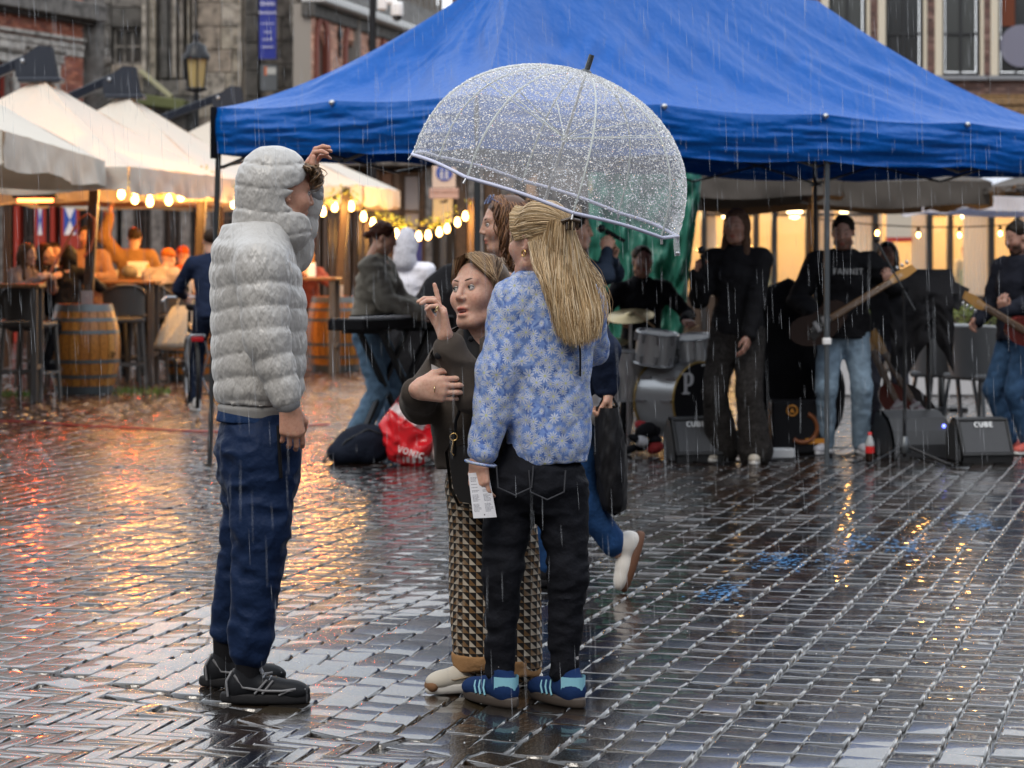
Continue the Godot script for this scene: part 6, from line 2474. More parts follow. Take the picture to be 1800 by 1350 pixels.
	bones.bone(m.call(434, 930, -0.12), m.call(398, 1150, -0.17), 0.05, 0.036)
	var h1 := Blob.new()
	h1.cell = 0.0042
	var w1: Vector3 = m.call(509, 716, 0.255)
	h1.bone(re, w1, 0.034, 0.029, 0.02)
	hand(h1, w1, Vector3(0.12, -1, 0.05), Vector3(-0.25, 0.1, -1), 1.0, [0.55, 0.6, 0.65, 0.7], 1.0, 0.8)
	var h2 := Blob.new()
	h2.cell = 0.0042
	var w2: Vector3 = m.call(549, 328, -0.1)
	h2.bone(le, w2, 0.034, 0.03, 0.02)
	hand(h2, w2, Vector3(-0.05, 1, 0.05), Vector3(0.85, 0.0, 0.25), -1.0, [0.75, 0.65, 0.7, 0.8], 1.0, 0.3)
	sculpt([b, bones, h1, h2], "body", sk, o, face_paint(hx, Color(0.35, 0.3, 0.25), Color(0.95, 0.55, 0.5)))
	eyes(o, hx, Vector3(0, -0.05, 1), Color(0.05, 0.03, 0.02))
	var tones := [Color(0.12, 0.07, 0.035), Color(0.2, 0.12, 0.06), Color(0.08, 0.045, 0.022)]
	var hm2 := mat(1, 1, 1, 0.45)
	hm2.vertex_color_use_as_albedo = true
	M.strand = hm2
	strands(o, "hair", hm2, [[hx * Vector3(0.075, 0.09, 0.05), hx * Vector3(0.07, 0.075, 0.1), hx * Vector3(0.07, 0.03, 0.105)], [hx * Vector3(0.0, 0.105, 0.05), hx * Vector3(0, 0.085, 0.115), hx * Vector3(0.0, 0.045, 0.125)], [hx * Vector3(-0.075, 0.09, 0.05), hx * Vector3(-0.078, 0.07, 0.095), hx * Vector3(-0.08, 0.02, 0.09)]], 190, 0.0022, tones, 4, 0.008, 0.011)
	# trainers in black with grey trim
	var up := mat(0.014, 0.015, 0.018, 0.5)
	var so := mat(0.022, 0.022, 0.024, 0.6)
	up.metallic_specular = 0.25
	so.metallic_specular = 0.25
	var trim := mat(0.17, 0.17, 0.18, 0.4)
	for q in [[m.call(441, 1200, 0.13), Vector3(0.97, 0, 0.05)], [m.call(402, 1175, -0.17), Vector3(0.97, 0, 0.0)]]:
		var a: Vector3 = q[0]
		a.y = 0.088
		shoe(o, a, q[1], up, so, 0.29, 0.0, 0.0055)
		var z: Vector3 = (q[1] as Vector3).normalized()
		var x := Vector3.UP.cross(z)
		var xf := Transform3D(Basis(x, Vector3.UP, z), Vector3(a.x, 0, a.z))
		for e in [-1.0, 1.0]:
			var s := Shape.new()
			s.tube([xf * Vector3(e * 0.036, 0.1, -0.05), xf * Vector3(e * 0.043, 0.06, -0.02), xf * Vector3(e * 0.046, 0.05, 0.05), xf * Vector3(e * 0.047, 0.05, 0.11), xf * Vector3(e * 0.036, 0.055, 0.155)], 0.0045, 6)
			s.tube([xf * Vector3(e * 0.042, 0.035, 0.1), xf * Vector3(e * 0.044, 0.05, 0.13), xf * Vector3(e * 0.02, 0.052, 0.185)], 0.004, 6)
			s.tube([xf * Vector3(e * 0.041, 0.03, -0.07), xf * Vector3(e * 0.04, 0.08, -0.075), xf * Vector3(e * 0.02, 0.11, -0.06)], 0.004, 6)
			s.tube([xf * Vector3(e * 0.047, 0.04, 0.02), xf * Vector3(e * 0.04, 0.085, 0.06)], 0.004, 6)
			s.tube([xf * Vector3(e * 0.047, 0.04, 0.045), xf * Vector3(e * 0.038, 0.083, 0.08)], 0.004, 6)
			put(s, "shoe_trim", trim, o)
		var lc := Shape.new()
		for k in 5:
			var zz := 0.045 + k * 0.02
			var yy := 0.098 - k * 0.008
			lc.tube([xf * Vector3(-0.026, yy - 0.008, zz), xf * Vector3(0, yy + 0.002, zz + 0.004), xf * Vector3(0.026, yy - 0.008, zz)], 0.003, 5)
		lc.box(xf * Vector3(0, 0.118, 0.03), Vector3(0.03, 0.04, 0.008), xf.basis * Basis(Vector3.RIGHT, -0.5), 0.002)
		put(lc, "laces", mat(0.2, 0.21, 0.24, 0.6), o)
		var sock := Blob.new()
		sock.cell = 0.007
		sock.bone(xf * Vector3(0, 0.09, -0.01), xf * Vector3(0, 0.2, -0.01), 0.042, 0.046, 0.01)
		sculpt([sock], "sock", M.black, o)

func blonde_woman() -> void:
	var base := floor_at(945, 7.72)
	var o := thing("person", "blonde woman seen from behind in blue floral quilted jacket under umbrella", "person", base)
	var m := func(x: float, y: float, near: float) -> Vector3: return at(x, y, 7.72 - near) - base
	var f := Vector3(-0.16, 0, -0.98)
	var left := Vector3.UP.cross(f)
	var jm := tri(mat(0.92, 0.92, 0.9, 0.8), 3.5)
	jm.albedo_texture = floral()
	bumped(jm, M.wrinkle, 0.2)
	var T := Transform3D(Basis(left, Vector3.UP, f), m.call(966, 800, 0))
	var j := Blob.new()
	j.cell = 0.0068
	j.amp = 0.003
	j.mode = "quilt"
	j.par = [0.0065, 10.5, 0.01]
	j.frame = Transform3D(Basis(left, Vector3.UP, f), Vector3.ZERO).affine_inverse()
	j.noise = creases(41, 0.7, 2)
	j.stack(T, [[-0.022, 0, 0.0, 0.126, 0.128], [0.03, 0, 0, 0.142, 0.138], [0.13, 0, 0, 0.142, 0.132], [0.3, 0, 0, 0.142, 0.126], [0.42, 0, 0, 0.158, 0.122], [0.49, 0, 0, 0.15, 0.105], [0.545, 0.0, 0, 0.095, 0.078], [0.58, 0, 0, 0.07, 0.066]], 0.05)
	var ls: Vector3 = m.call(908, 528, 0.02)
	var le: Vector3 = m.call(880, 650, 0.05)
	var lw: Vector3 = m.call(850, 790, 0.09)
	j.bone(m.call(935, 505, 0), ls, 0.07, 0.078, 0.05)
	j.bone(ls, le, 0.083, 0.078, 0.025)
	j.bone(le, lw, 0.077, 0.052, 0.02)
	var rs: Vector3 = m.call(1020, 535, -0.02)
	var re: Vector3 = m.call(1032, 608, -0.14)
	var rw: Vector3 = m.call(930, 540, -0.3)
	j.bone(m.call(985, 508, 0), rs, 0.07, 0.076, 0.05)
	j.bone(rs, re, 0.078, 0.07, 0.03)
	j.bone(re, rw, 0.07, 0.048, 0.02)
	j.bone(m.call(925, 500, -0.05), m.call(985, 497, -0.05), 0.06, 0.06, 0.03)
	sculpt([j], "quilted_jacket", jm, o)
	var bind := Shape.new()
	var bp := []
	for k in 17:
		var a := TAU * k / 16.0
		bp.append(lw + (lw - le).normalized() * 0.046 + (Basis(Vector3.FORWARD, 0.18) * Vector3(cos(a) * 0.05, 0, sin(a) * 0.05)))
	bind.tube(bp, 0.005, 6)
	put(bind, "cuff_binding", jm, o)
	# jeans
	var jeans := denim(0.012, 0.013, 0.018)
	var t := Blob.new()
	t.cell = 0.0075
	t.mode = "folds"
	t.par = [0.008, 4.0, 9.0, 4.0]
	t.noise = creases(52, 1.2, 2)
	t.stack(Transform3D(Basis(left, Vector3.UP, f), m.call(945, 850, 0)), [[-0.09, 0, -0.01, 0.12, 0.1], [-0.02, 0, -0.015, 0.166, 0.128], [0.05, 0, -0.015, 0.15, 0.12], [0.1, 0, 0, 0.118, 0.1], [0.16, 0, 0, 0.1, 0.09]], 0.04)
	t.bone(m.call(897, 872, 0.0), m.call(884, 1005, 0.03), 0.092, 0.063, 0.03)
	t.bone(m.call(884, 1005, 0.03), m.call(878, 1176, 0.02), 0.064, 0.046, 0.03)
	t.bone(m.call(985, 872, 0.0), m.call(999, 1010, 0.03), 0.092, 0.062, 0.03)
	t.bone(m.call(999, 1010, 0.03), m.call(990, 1176, 0.02), 0.063, 0.048, 0.03)
	sculpt([t], "jeans", jeans, o)
	for q in [[962, 838], [905, 830]]:
		var pk := Shape.new()
		var c: Vector3 = m.call(q[0], q[1], 0.155)
		pk.tube([c + Vector3(-0.06, 0.02, -0.01), c + Vector3(-0.055, -0.05, -0.005), c + Vector3(0, -0.075, 0), c + Vector3(0.055, -0.05, -0.006), c + Vector3(0.06, 0.02, -0.012)], 0.003, 5)
		put(pk, "pocket_seam", mat(0.03, 0.032, 0.04, 0.8), o)
	# strap of a small bag across her back
	var st := Shape.new()
	st.tube([m.call(1000, 530, 0.13), m.call(1018, 590, 0.13), m.call(1020, 620, 0.125), m.call(1020, 660, 0.1)], 0.011, 6, true, 0.3)
	put(st, "bag_strap", M.black, o)
	# skin
	var sk := skin(0.6, 0.36, 0.27)
	var hx := Transform3D(head_basis(Vector3(-0.8, 0.0, -0.6)), m.call(946, 424, -0.01))
	var b := Blob.new()
	b.cell = 0.0045
	head(b, hx, true)
	var bones := Blob.new()
	bones.cell = 0.024
	bones.bone(m.call(955, 480, 0), m.call(962, 790, 0), 0.05, 0.09)
	bones.bone(m.call(958, 520, 0), ls, 0.05, 0.045)
	bones.bone(ls, le, 0.04, 0.036)
	bones.bone(m.call(958, 520, 0), rs, 0.05, 0.045)
	bones.bone(rs, re, 0.04, 0.036)
	bones.bone(re, rw, 0.036, 0.03)
	for q in [[897, 884, 878], [985, 999, 990]]:
		bones.bone(m.call(945, 850, 0), m.call(q[0], 890, 0), 0.06, 0.06)
		bones.bone(m.call(q[0], 880, 0), m.call(q[1], 1005, 0.03), 0.06, 0.045)
		bones.bone(m.call(q[1], 1005, 0.03), m.call(q[2], 1215, 0.02), 0.045, 0.031)
	var h1 := Blob.new()
	h1.cell = 0.0042
	var w1: Vector3 = m.call(842, 806, 0.1)
	h1.bone(le, w1, 0.032, 0.026, 0.02)
	hand(h1, w1, Vector3(-0.02, -1, 0.12), Vector3(0.55, -0.1, -0.75), -1.0, [0.35, 0.4, 0.42, 0.45], 0.96, 0.75)
	var h2 := Blob.new()
	h2.cell = 0.0042
	var w2: Vector3 = m.call(918, 532, -0.34)
	h2.bone(re, w2, 0.032, 0.026, 0.02)
	hand(h2, w2, Vector3(-0.2, 0.95, -0.1), Vector3(-0.95, -0.2, 0.05), 1.0, [1.0, 1.05, 1.1, 1.1], 0.95, 0.9)
	sculpt([b, bones, h1, h2], "body", sk, o, face_paint(hx, Color(0.45, 0.35, 0.25), Color(0.95, 0.5, 0.5)))
	eyes(o, hx, Vector3(0, 0, 1), Color(0.1, 0.15, 0.2))
	var er := Shape.new()
	er.ring(hx * Vector3(0.08, -0.04, 0.0), hx.basis.z * 0.4 + hx.basis.x, 0.011, 0.003, 18, 6)
	put(er, "hoop_earring", mat(0.75, 0.5, 0.2, 0.2, 1.0), o)
	# hair: a cap, then strands gathered at a clip and falling down her back
	var tones := [Color(0.55, 0.39, 0.21), Color(0.66, 0.49, 0.29), Color(0.45, 0.3, 0.15), Color(0.76, 0.61, 0.41), Color(0.3, 0.19, 0.09)]
	var hm := mat(0.48, 0.33, 0.17, 0.5)
	var c := Blob.new()
	c.cell = 0.006
	c.egg(hx * Vector3(0, 0.042, -0.02), Vector3(0.079, 0.088, 0.099), hx.basis, 0.02)
	c.egg(hx * Vector3(0, 0.0, -0.045), Vector3(0.076, 0.09, 0.07), hx.basis, 0.03)
	c.egg(hx * Vector3(0, -0.03, 0.09), Vector3(0.075, 0.1, 0.07), hx.basis, 0.02, true)
	c.flat_bone(m.call(980, 420, 0.06), m.call(998, 500, 0.095), 0.06, 0.055, Vector3(0, 0.2, 1), 0.5, 0.03)
	c.flat_bone(m.call(998, 500, 0.095), m.call(1014, 570, 0.12), 0.055, 0.035, Vector3(0, 0.2, 1), 0.4, 0.03)
	sculpt([c], "hair_underlayer", hm, o)
	var sm: StandardMaterial3D = M.strand
	var fall := [
		[m.call(952, 398, 0.075), m.call(946, 430, 0.085), m.call(950, 480, 0.1), m.call(970, 540, 0.135), m.call(988, 592, 0.15)],
		[m.call(970, 388, 0.1), m.call(966, 430, 0.11), m.call(972, 490, 0.125), m.call(988, 550, 0.155), m.call(1002, 604, 0.165)],
		[m.call(990, 388, 0.11), m.call(990, 435, 0.12), m.call(998, 495, 0.14), m.call(1012, 560, 0.165), m.call(1020, 606, 0.17)],
		[m.call(1003, 394, 0.085), m.call(1010, 440, 0.1), m.call(1024, 500, 0.125), m.call(1038, 560, 0.14), m.call(1038, 602, 0.145)],
		[m.call(1006, 396, 0.05), m.call(1018, 435, 0.06), m.call(1040, 495, 0.085), m.call(1054, 545, 0.105), m.call(1050, 590, 0.12)]]
	strands(o, "long_hair", sm, fall, 1500, 0.0014, tones, 11, 0.007, 0.003, 13)
	var sweep := comb(hx, Vector3(0.01, 0.055, -0.128), [Vector3(0.084, 0.0, 0.03), Vector3(0.083, 0.04, 0.055), Vector3(0.062, 0.09, 0.072), Vector3(0.02, 0.118, 0.078), Vector3(-0.03, 0.112, 0.078), Vector3(-0.07, 0.08, 0.066), Vector3(-0.084, 0.02, 0.035)])
	strands(o, "swept_hair", sm, sweep, 1500, 0.0014, tones, 12, 0.003, 0.001, 11)
	var nape := []
	for g in [[0.086, -0.005, -0.025, 968, 530], [0.08, 0.0, -0.06, 984, 580], [0.055, 0.02, -0.1, 985, 595], [0.02, 0.03, -0.122, 1005, 600], [-0.03, 0.02, -0.12, 1025, 600], [-0.07, 0.0, -0.08, 1045, 590]]:
		var top: Vector3 = skull(hx, Vector3(g[0], g[1], g[2]), 1.1)
		var end: Vector3 = m.call(g[3], g[4], 0.15)
		nape.append([top, top.lerp(end, 0.3) + Vector3(0, -0.02, 0.03), top.lerp(end, 0.65) + Vector3(0, 0, 0.025), end])
	strands(o, "nape_hair", sm, nape, 800, 0.0014, tones, 15, 0.008, 0.003, 11)
	var fringe := [[m.call(912, 385, 0.03), m.call(902, 400, 0.02), m.call(902, 425, 0.0), m.call(906, 445, -0.02)], [m.call(905, 378, -0.03), m.call(899, 395, -0.05), m.call(900, 420, -0.06), m.call(903, 440, -0.06)]]
	strands(o, "fringe", sm, fringe, 60, 0.0016, tones, 13, 0.004, 0.003, 8)
	var fly := [[m.call(1000, 420, 0.08), m.call(1030, 470, 0.1), m.call(1058, 520, 0.12), m.call(1068, 560, 0.12)], [m.call(1004, 410, 0.05), m.call(1036, 460, 0.05), m.call(1064, 510, 0.08), m.call(1062, 575, 0.1)]]
	strands(o, "flyaway_hair", sm, fly, 40, 0.0008, tones, 14, 0.012, 0.006, 10)
	var clip := Shape.new()
	var cm: Vector3 = m.call(1003, 396, 0.11)
	for k in 5:
		clip.span(cm + Vector3(-0.024 + 0.012 * k, 0.014, 0.004), cm + Vector3(-0.026 + 0.012 * k, -0.016, 0.012 if k % 2 else 0.002), 0.008, 0.01, Vector3.BACK, 0.002)
	clip.tube([cm + Vector3(-0.03, 0.012, 0.006), cm + Vector3(0.0, 0.02, 0.012), cm + Vector3(0.03, 0.012, 0.006)], 0.007, 6)
	put(clip, "hair_clip", mat(0.05, 0.03, 0.018, 0.2), o)
	# suede trainers with light blue stripes
	var up := fabric(0.012, 0.032, 0.105, 0.9, 0.2, 4.0)
	var gum := mat(0.055, 0.042, 0.034, 0.6)
	var pale := mat(0.24, 0.52, 0.64, 0.5)
	for q in [[m.call(877, 1195, 0.02), Vector3(-0.62, 0, -0.78)], [m.call(994, 1195, 0.02), Vector3(-0.62, 0, -0.78)]]:
		var a: Vector3 = q[0]
		a.y = 0.088
		shoe(o, a, q[1], up, gum, 0.265, 0.0, 0.0055)
		var z: Vector3 = (q[1] as Vector3).normalized()
		var x := Vector3.UP.cross(z)
		var xf := Transform3D(Basis(x, Vector3.UP, z), Vector3(a.x, 0, a.z))
		for e in [-1.0, 1.0]:
			for k in 3:
				var s := Shape.new()
				var zz := 0.018 + k * 0.024
				s.tube([xf * Vector3(e * 0.0445, 0.037, zz), xf * Vector3(e * 0.043, 0.06, zz + 0.01), xf * Vector3(e * 0.03, 0.083 - k * 0.005, zz + 0.02)], 0.0062, 6, true, 0.6)
				put(s, "stripe", pale, o)
		var tab := Shape.new()
		tab.sheet(10, 5, func(u: float, v: float) -> Vector3:
			var an := lerpf(-1.5, 1.5, u)
			return xf * Vector3(sin(an) * 0.043, 0.062 + 0.042 * v, -0.04 - cos(an) * (0.041 + 0.003 * v) + 0.012 * absf(sin(an))), 0.003)
		put(tab, "heel_tab", pale, o)
		var so := Blob.new()
		so.cell = 0.006
		so.bone(xf * Vector3(0, 0.09, -0.012), xf * Vector3(0, 0.16, -0.012), 0.037, 0.036, 0.01)
		sculpt([so], "sock", mat(0.4, 0.38, 0.38, 0.8), o)
	# the leaflet in her left hand
	var lf := Shape.new()
	var lm := mat(1, 1, 1, 0.6)
	lm.albedo_texture = print_lines(128, 220, 3)
	var pa: Vector3 = m.call(823, 832, 0.12) + base
	var pb: Vector3 = m.call(858, 828, 0.10) + base
	var pc: Vector3 = m.call(873, 909, 0.13) + base
	var pd: Vector3 = m.call(832, 911, 0.15) + base
	lf.sheet(6, 8, func(u: float, v: float) -> Vector3: return pa.lerp(pb, u).lerp(pd.lerp(pc, u), v) + Vector3(0, 0, 0.006 * sin(u * 3.0)), 0.0008)
	tag(put(lf, "leaflet", lm), "white printed leaflet held at her side by the blonde woman", "leaflet")

func coat_woman() -> void:
	var base := floor_at(862, 8.05)
	var o := thing("person", "short woman in brown wool coat and triangle patterned trousers pointing upward", "person", base)
	var m := func(x: float, y: float, near: float) -> Vector3: return at(x, y, 8.0 - near) - base
	var f := Vector3(-0.66, 0, 0.75)
	var left := Vector3.UP.cross(f)
	var wool := tri(mat(0.185, 0.152, 0.13, 0.95), 5.0)
	wool.metallic_specular = 0.2
	wool.albedo_texture = M.speck
	bumped(wool, M.fine, 0.5)
	wool.rim_enabled = true
	wool.rim = 0.4
	var T := Transform3D(Basis(left, Vector3.UP, f), m.call(852, 815, 0))
	var j := Blob.new()
	j.cell = 0.0075
	j.mode = "folds"
	j.par = [0.009, 4.0, 5.0, 4.0]
	j.noise = creases(61, 1.0, 2)
	j.stack(T, [[-0.01, 0, 0, 0.2, 0.16], [0.12, 0, 0, 0.2, 0.158], [0.27, 0, 0, 0.195, 0.145], [0.36, 0, -0.005, 0.185, 0.13], [0.42, 0, -0.01, 0.13, 0.1], [0.45, 0, -0.01, 0.08, 0.08]], 0.05)
	var rs: Vector3 = m.call(795, 635, -0.06)
	var re: Vector3 = m.call(742, 706, 0.02)
	var rw: Vector3 = m.call(736, 690, 0.24)
	j.bone(m.call(835, 612, 0), rs, 0.07, 0.075, 0.05)
	j.bone(rs, re, 0.078, 0.068, 0.03)
	j.bone(re, rw, 0.066, 0.055, 0.03)
	var ls: Vector3 = m.call(872, 640, 0.14)
	var le: Vector3 = m.call(836, 690, 0.25)
	var lw: Vector3 = m.call(790, 612, 0.3)
	j.bone(m.call(855, 612, 0), ls, 0.07, 0.075, 0.05)
	j.bone(ls, le, 0.08, 0.072, 0.03)
	j.bone(le, lw, 0.066, 0.052, 0.025)
	# turned up collar
	j.flat_bone(m.call(822, 620, 0.12), m.call(852, 588, 0.06), 0.045, 0.04, Vector3(-0.3, 0.4, 1), 0.5, 0.02)
	j.flat_bone(m.call(800, 618, -0.0), m.call(822, 596, -0.08), 0.04, 0.036, Vector3(-0.8, 0.4, 0.3), 0.5, 0.02)
	j.egg(m.call(822, 592, 0.16), Vector3(0.062, 0.1, 0.09), Basis.IDENTITY, 0.02, true)
	sculpt([j], "wool_coat", wool, o)
	var col := Shape.new()
	var cc: Vector3 = m.call(845, 597, 0.03)
	col.sheet(28, 6, func(u: float, v: float) -> Vector3:
		var a := lerpf(-2.45, 2.45, u) + PI
		var r := 0.09 + 0.065 * v + 0.02 * pow(absf(u - 0.5) * 2.0, 3.0)
		var dn := 0.05 - 0.075 * v * v - 0.05 * pow(absf(u - 0.5) * 2.0, 3.0)
		return cc + f * cos(a) * r + left * sin(a) * r * 1.05 + Vector3.UP * dn, 0.008)
	put(col, "collar", wool, o)
	var bt := Shape.new()
	bt.ball(m.call(765, 625, 0.3) + Vector3(0.01, 0, 0.04), Vector3(0.012, 0.012, 0.006), 12, 8)
	put(bt, "button", M.black, o)
	var bt2 := Shape.new()
	bt2.ball(m.call(828, 596, 0.19), Vector3(0.01, 0.01, 0.006), 12, 8)
	put(bt2, "button", M.black, o)
	var jump := Blob.new()
	jump.cell = 0.008
	jump.bone(m.call(843, 588, 0.03), m.call(842, 640, 0.06), 0.06, 0.078, 0.03)
	sculpt([jump], "black_jumper", M.black, o)
	# wide trousers
	var tm := tri(mat(1, 1, 1, 0.85), 5.4)
	tm.albedo_texture = triangles()
	bumped(tm, M.wrinkle, 0.4)
	var t := Blob.new()
	t.cell = 0.0078
	t.mode = "folds"
	t.par = [0.012, 3.2, 1.2, 3.2]
	t.noise = creases(63, 1.0, 2)
	t.stack(Transform3D(Basis(left, Vector3.UP, f), m.call(866, 850, 0)), [[-0.12, 0, 0, 0.14, 0.12], [0.0, 0, 0, 0.178, 0.14], [0.12, 0, 0, 0.16, 0.125]], 0.05)
	t.bone(m.call(832, 860, 0.02), m.call(842, 1150, 0.03), 0.1, 0.088, 0.04)
	t.bone(m.call(893, 860, -0.02), m.call(905, 1160, -0.06), 0.1, 0.088, 0.04)
	sculpt([t], "patterned_trousers", tm, o)
	var hemm := fabric(0.3, 0.17, 0.08, 0.9, 0.4)
	for q in [[842, 1158, 0.03], [905, 1168, -0.06]]:
		var hb := Blob.new()
		hb.cell = 0.007
		hb.mode = "folds"
		hb.par = [0.008, 4.0, 4.0, 4.0]
		hb.noise = creases(64)
		hb.bone(m.call(q[0] - 2, q[1] - 2, q[2]), m.call(q[0], q[1] + 6, q[2]), 0.089, 0.088, 0.01)
		hb.egg(m.call(q[0], q[1] - 52, q[2]), Vector3(0.2, 0.09, 0.2), Basis.IDENTITY, 0.005, true)
		hb.egg(m.call(q[0], q[1] + 58, q[2]), Vector3(0.2, 0.09, 0.2), Basis.IDENTITY, 0.005, true)
		sculpt([hb], "turned_up_hem", hemm, o)
	# skin
	var sk := skin(0.6, 0.37, 0.28)
	var hx := Transform3D(head_basis(Vector3(-0.62, 0.16, 0.76), 0.1).scaled_local(Vector3.ONE * 1.06), m.call(843, 516, 0.06))
	var b := Blob.new()
	b.cell = 0.0038
	head(b, hx, true, 0.55)
	var bones := Blob.new()
	bones.cell = 0.024
	bones.bone(m.call(846, 570, 0.02), m.call(862, 820, 0), 0.045, 0.1)
	bones.bone(m.call(846, 620, 0), rs, 0.05, 0.045)
	bones.bone(rs, re, 0.042, 0.036)
	bones.bone(re, rw, 0.036, 0.03)
	bones.bone(m.call(846, 620, 0), ls, 0.05, 0.045)
	bones.bone(ls, le, 0.042, 0.036)
	bones.bone(le, lw, 0.036, 0.03)
	bones.bone(m.call(850, 830, 0), m.call(842, 1170, 0.03), 0.07, 0.035)
	bones.bone(m.call(880, 830, 0), m.call(905, 1180, -0.06), 0.07, 0.035)
	var h1 := Blob.new()
	h1.cell = 0.0038
	var w1: Vector3 = m.call(783, 592, 0.31)
	h1.bone(le, w1, 0.032, 0.0265, 0.02)
	hand(h1, w1, Vector3(-0.1, 1, 0.0), Vector3(-0.95, -0.1, 0.2), -1.0, [0.06, 0.72, 0.72, 0.78], 1.02, 0.6)
	var h2 := Blob.new()
	h2.cell = 0.0038
	var w2: Vector3 = m.call(732, 684, 0.33)
	h2.bone(re, w2, 0.032, 0.0265, 0.02)
	hand(h2, w2, Vector3(1, 0.0, 0.05), Vector3(0.1, 0.05, -1), 1.0, [0.25, 0.28, 0.3, 0.35], 1.05, 0.3)
	sculpt([b, bones, h1, h2], "body", sk, o, face_paint(hx, Color(0.2, 0.13, 0.09), Color(0.9, 0.46, 0.45), 0.2))
	eyes(o, hx, Vector3(-0.2, 0.12, 1), Color(0.05, 0.06, 0.05))
	var mo := Shape.new()
	mo.ball(hx * Vector3(0, -0.071, 0.082), Vector3(0.016, 0.006, 0.008), 12, 8, hx.basis.orthonormalized())
	put(mo, "mouth", mat(0.08, 0.015, 0.015, 0.4), o)
	var er := Shape.new()
	er.ring(hx * Vector3(0.083, -0.04, 0.002), hx.basis.x, 0.009, 0.003, 16, 6)
	put(er, "earring", mat(0.75, 0.5, 0.2, 0.2, 1.0), o)
	for q in [[768, 543, 0.36], [764, 684, 0.35]]:
		var rg := Shape.new()
		rg.ring(m.call(q[0], q[1], q[2]), Vector3(0.8, -0.4, 0.2) if q[1] < 600 else Vector3(1, 0, 0), 0.0105, 0.0022, 16, 6)
		put(rg, "ring", mat(0.7, 0.55, 0.3, 0.2, 1.0), o)
	# hair parted in the middle and drawn back
	var tones := [Color(0.18, 0.105, 0.05), Color(0.26, 0.16, 0.08), Color(0.38, 0.25, 0.13), Color(0.1, 0.055, 0.028), Color(0.5, 0.35, 0.2)]
	var hm := tri(mat(0.19, 0.115, 0.06, 0.5), 5.0)
	hm.albedo_texture = M.streak
	var c := Blob.new()
	c.cell = 0.006
	c.egg(hx * Vector3(0, 0.042, -0.02), Vector3(0.081, 0.087, 0.1) * 1.05, hx.basis.orthonormalized(), 0.02)
	c.egg(hx * Vector3(0, -0.05, -0.07), Vector3(0.05, 0.06, 0.045), hx.basis.orthonormalized(), 0.03)
	c.egg(hx * Vector3(0, -0.022, 0.09), Vector3(0.078, 0.112, 0.078) * 1.05, hx.basis.orthonormalized(), 0.02, true)
	c.egg(hx * Vector3(0.09, -0.03, 0.02), Vector3(0.03, 0.045, 0.04), hx.basis.orthonormalized(), 0.02, true)
	sculpt([c], "hair_underlayer", hm, o)
	var sm: StandardMaterial3D = M.strand
	for e in [1.0, -1.0]:
		var g := comb(hx, Vector3(0, -0.07, -0.115), [Vector3(e * 0.03, 0.098, 0.094), Vector3(e * 0.006, 0.112, 0.08), Vector3(e * 0.008, 0.122, 0.055), Vector3(e * 0.004, 0.13, 0.03), Vector3(e * 0.003, 0.133, 0.0), Vector3(e * 0.003, 0.13, -0.04), Vector3(0, 0.12, -0.07)], Vector3(e * 0.09, 0.03, 0.03))
		strands(o, "swept_hair", sm, g, 1000, 0.0013, tones, 31 + int(e), 0.005, 0.003, 12)
	# trainers
	var up := mat(0.5, 0.46, 0.39, 0.7)
	var so := mat(0.66, 0.64, 0.6, 0.6)
	for q in [[m.call(836, 1180, 0.03), Vector3(-0.9, 0, 0.44)], [m.call(912, 1180, -0.06), Vector3(-0.85, 0, 0.5)]]:
		var a: Vector3 = q[0]
		a.y = 0.088
		shoe(o, a, q[1], up, so, 0.27, 0.0, 0.0055)
		var z: Vector3 = (q[1] as Vector3).normalized()
		var xf := Transform3D(Basis(Vector3.UP.cross(z), Vector3.UP, z), Vector3(a.x, 0, a.z))
		for e in [-1.0, 1.0]:
			var s := Shape.new()
			s.tube([xf * Vector3(e * 0.045, 0.045, 0.0), xf * Vector3(e * 0.044, 0.058, 0.05), xf * Vector3(e * 0.04, 0.05, 0.1), xf * Vector3(e * 0.028, 0.058, 0.13)], 0.007, 6, true, 0.6)
			put(s, "suede_trim", mat(0.3, 0.24, 0.17, 0.9), o)
		var toe := Shape.new()
		toe.ball(xf * Vector3(0, 0.03, 0.165), Vector3(0.036, 0.024, 0.022), 12, 8, xf.basis)
		put(toe, "toe_cap", mat(0.2, 0.1, 0.045, 0.8), o)
	# paper under her hand
	var pf := Shape.new()
	var pa: Vector3 = m.call(758, 640, 0.3) + base
	var pb: Vector3 = m.call(792, 656, 0.26) + base
	var pc: Vector3 = m.call(790, 703, 0.27) + base
	var pd: Vector3 = m.call(762, 700, 0.31) + base
	pf.sheet(4, 4, func(u: float, v: float) -> Vector3: return pa.lerp(pb, u).lerp(pd.lerp(pc, u), v), 0.0008)
	tag(put(pf, "folded_paper", mat(0.72, 0.73, 0.76, 0.6)), "folded white paper held against the brown coat", "paper")
	# black shoulder bag with a gold clip
	var bg := thing("shoulder_bag", "black leather shoulder bag with gold clip hanging before patterned trousers", "bag", base)
	var bag := Shape.new()
	bag.plate(PackedVector2Array([Vector2(-0.075, 0.02), Vector2(-0.06, -0.1), Vector2(-0.03, -0.16), Vector2(0.05, -0.17), Vector2(0.1, -0.12), Vector2(0.11, 0.04), Vector2(0.05, 0.07), Vector2(-0.05, 0.06)]), Transform3D(Basis(Vector3.UP, -0.3), m.call(822, 806, 0.2)), 0.07, 0.02)
	put(bag, "bag", mat(0.012, 0.012, 0.013, 0.3), bg)
	var stp := Shape.new()
	stp.tube([m.call(862, 612, 0.16), m.call(820, 690, 0.19), m.call(801, 740, 0.22), m.call(798, 800, 0.22)], 0.012, 6, true, 0.3)
	put(stp, "strap", M.black, bg)
	var gold := Shape.new()
	gold.ring(m.call(798, 768, 0.235), Vector3(0, 0, 1), 0.012, 0.003, 16, 6)
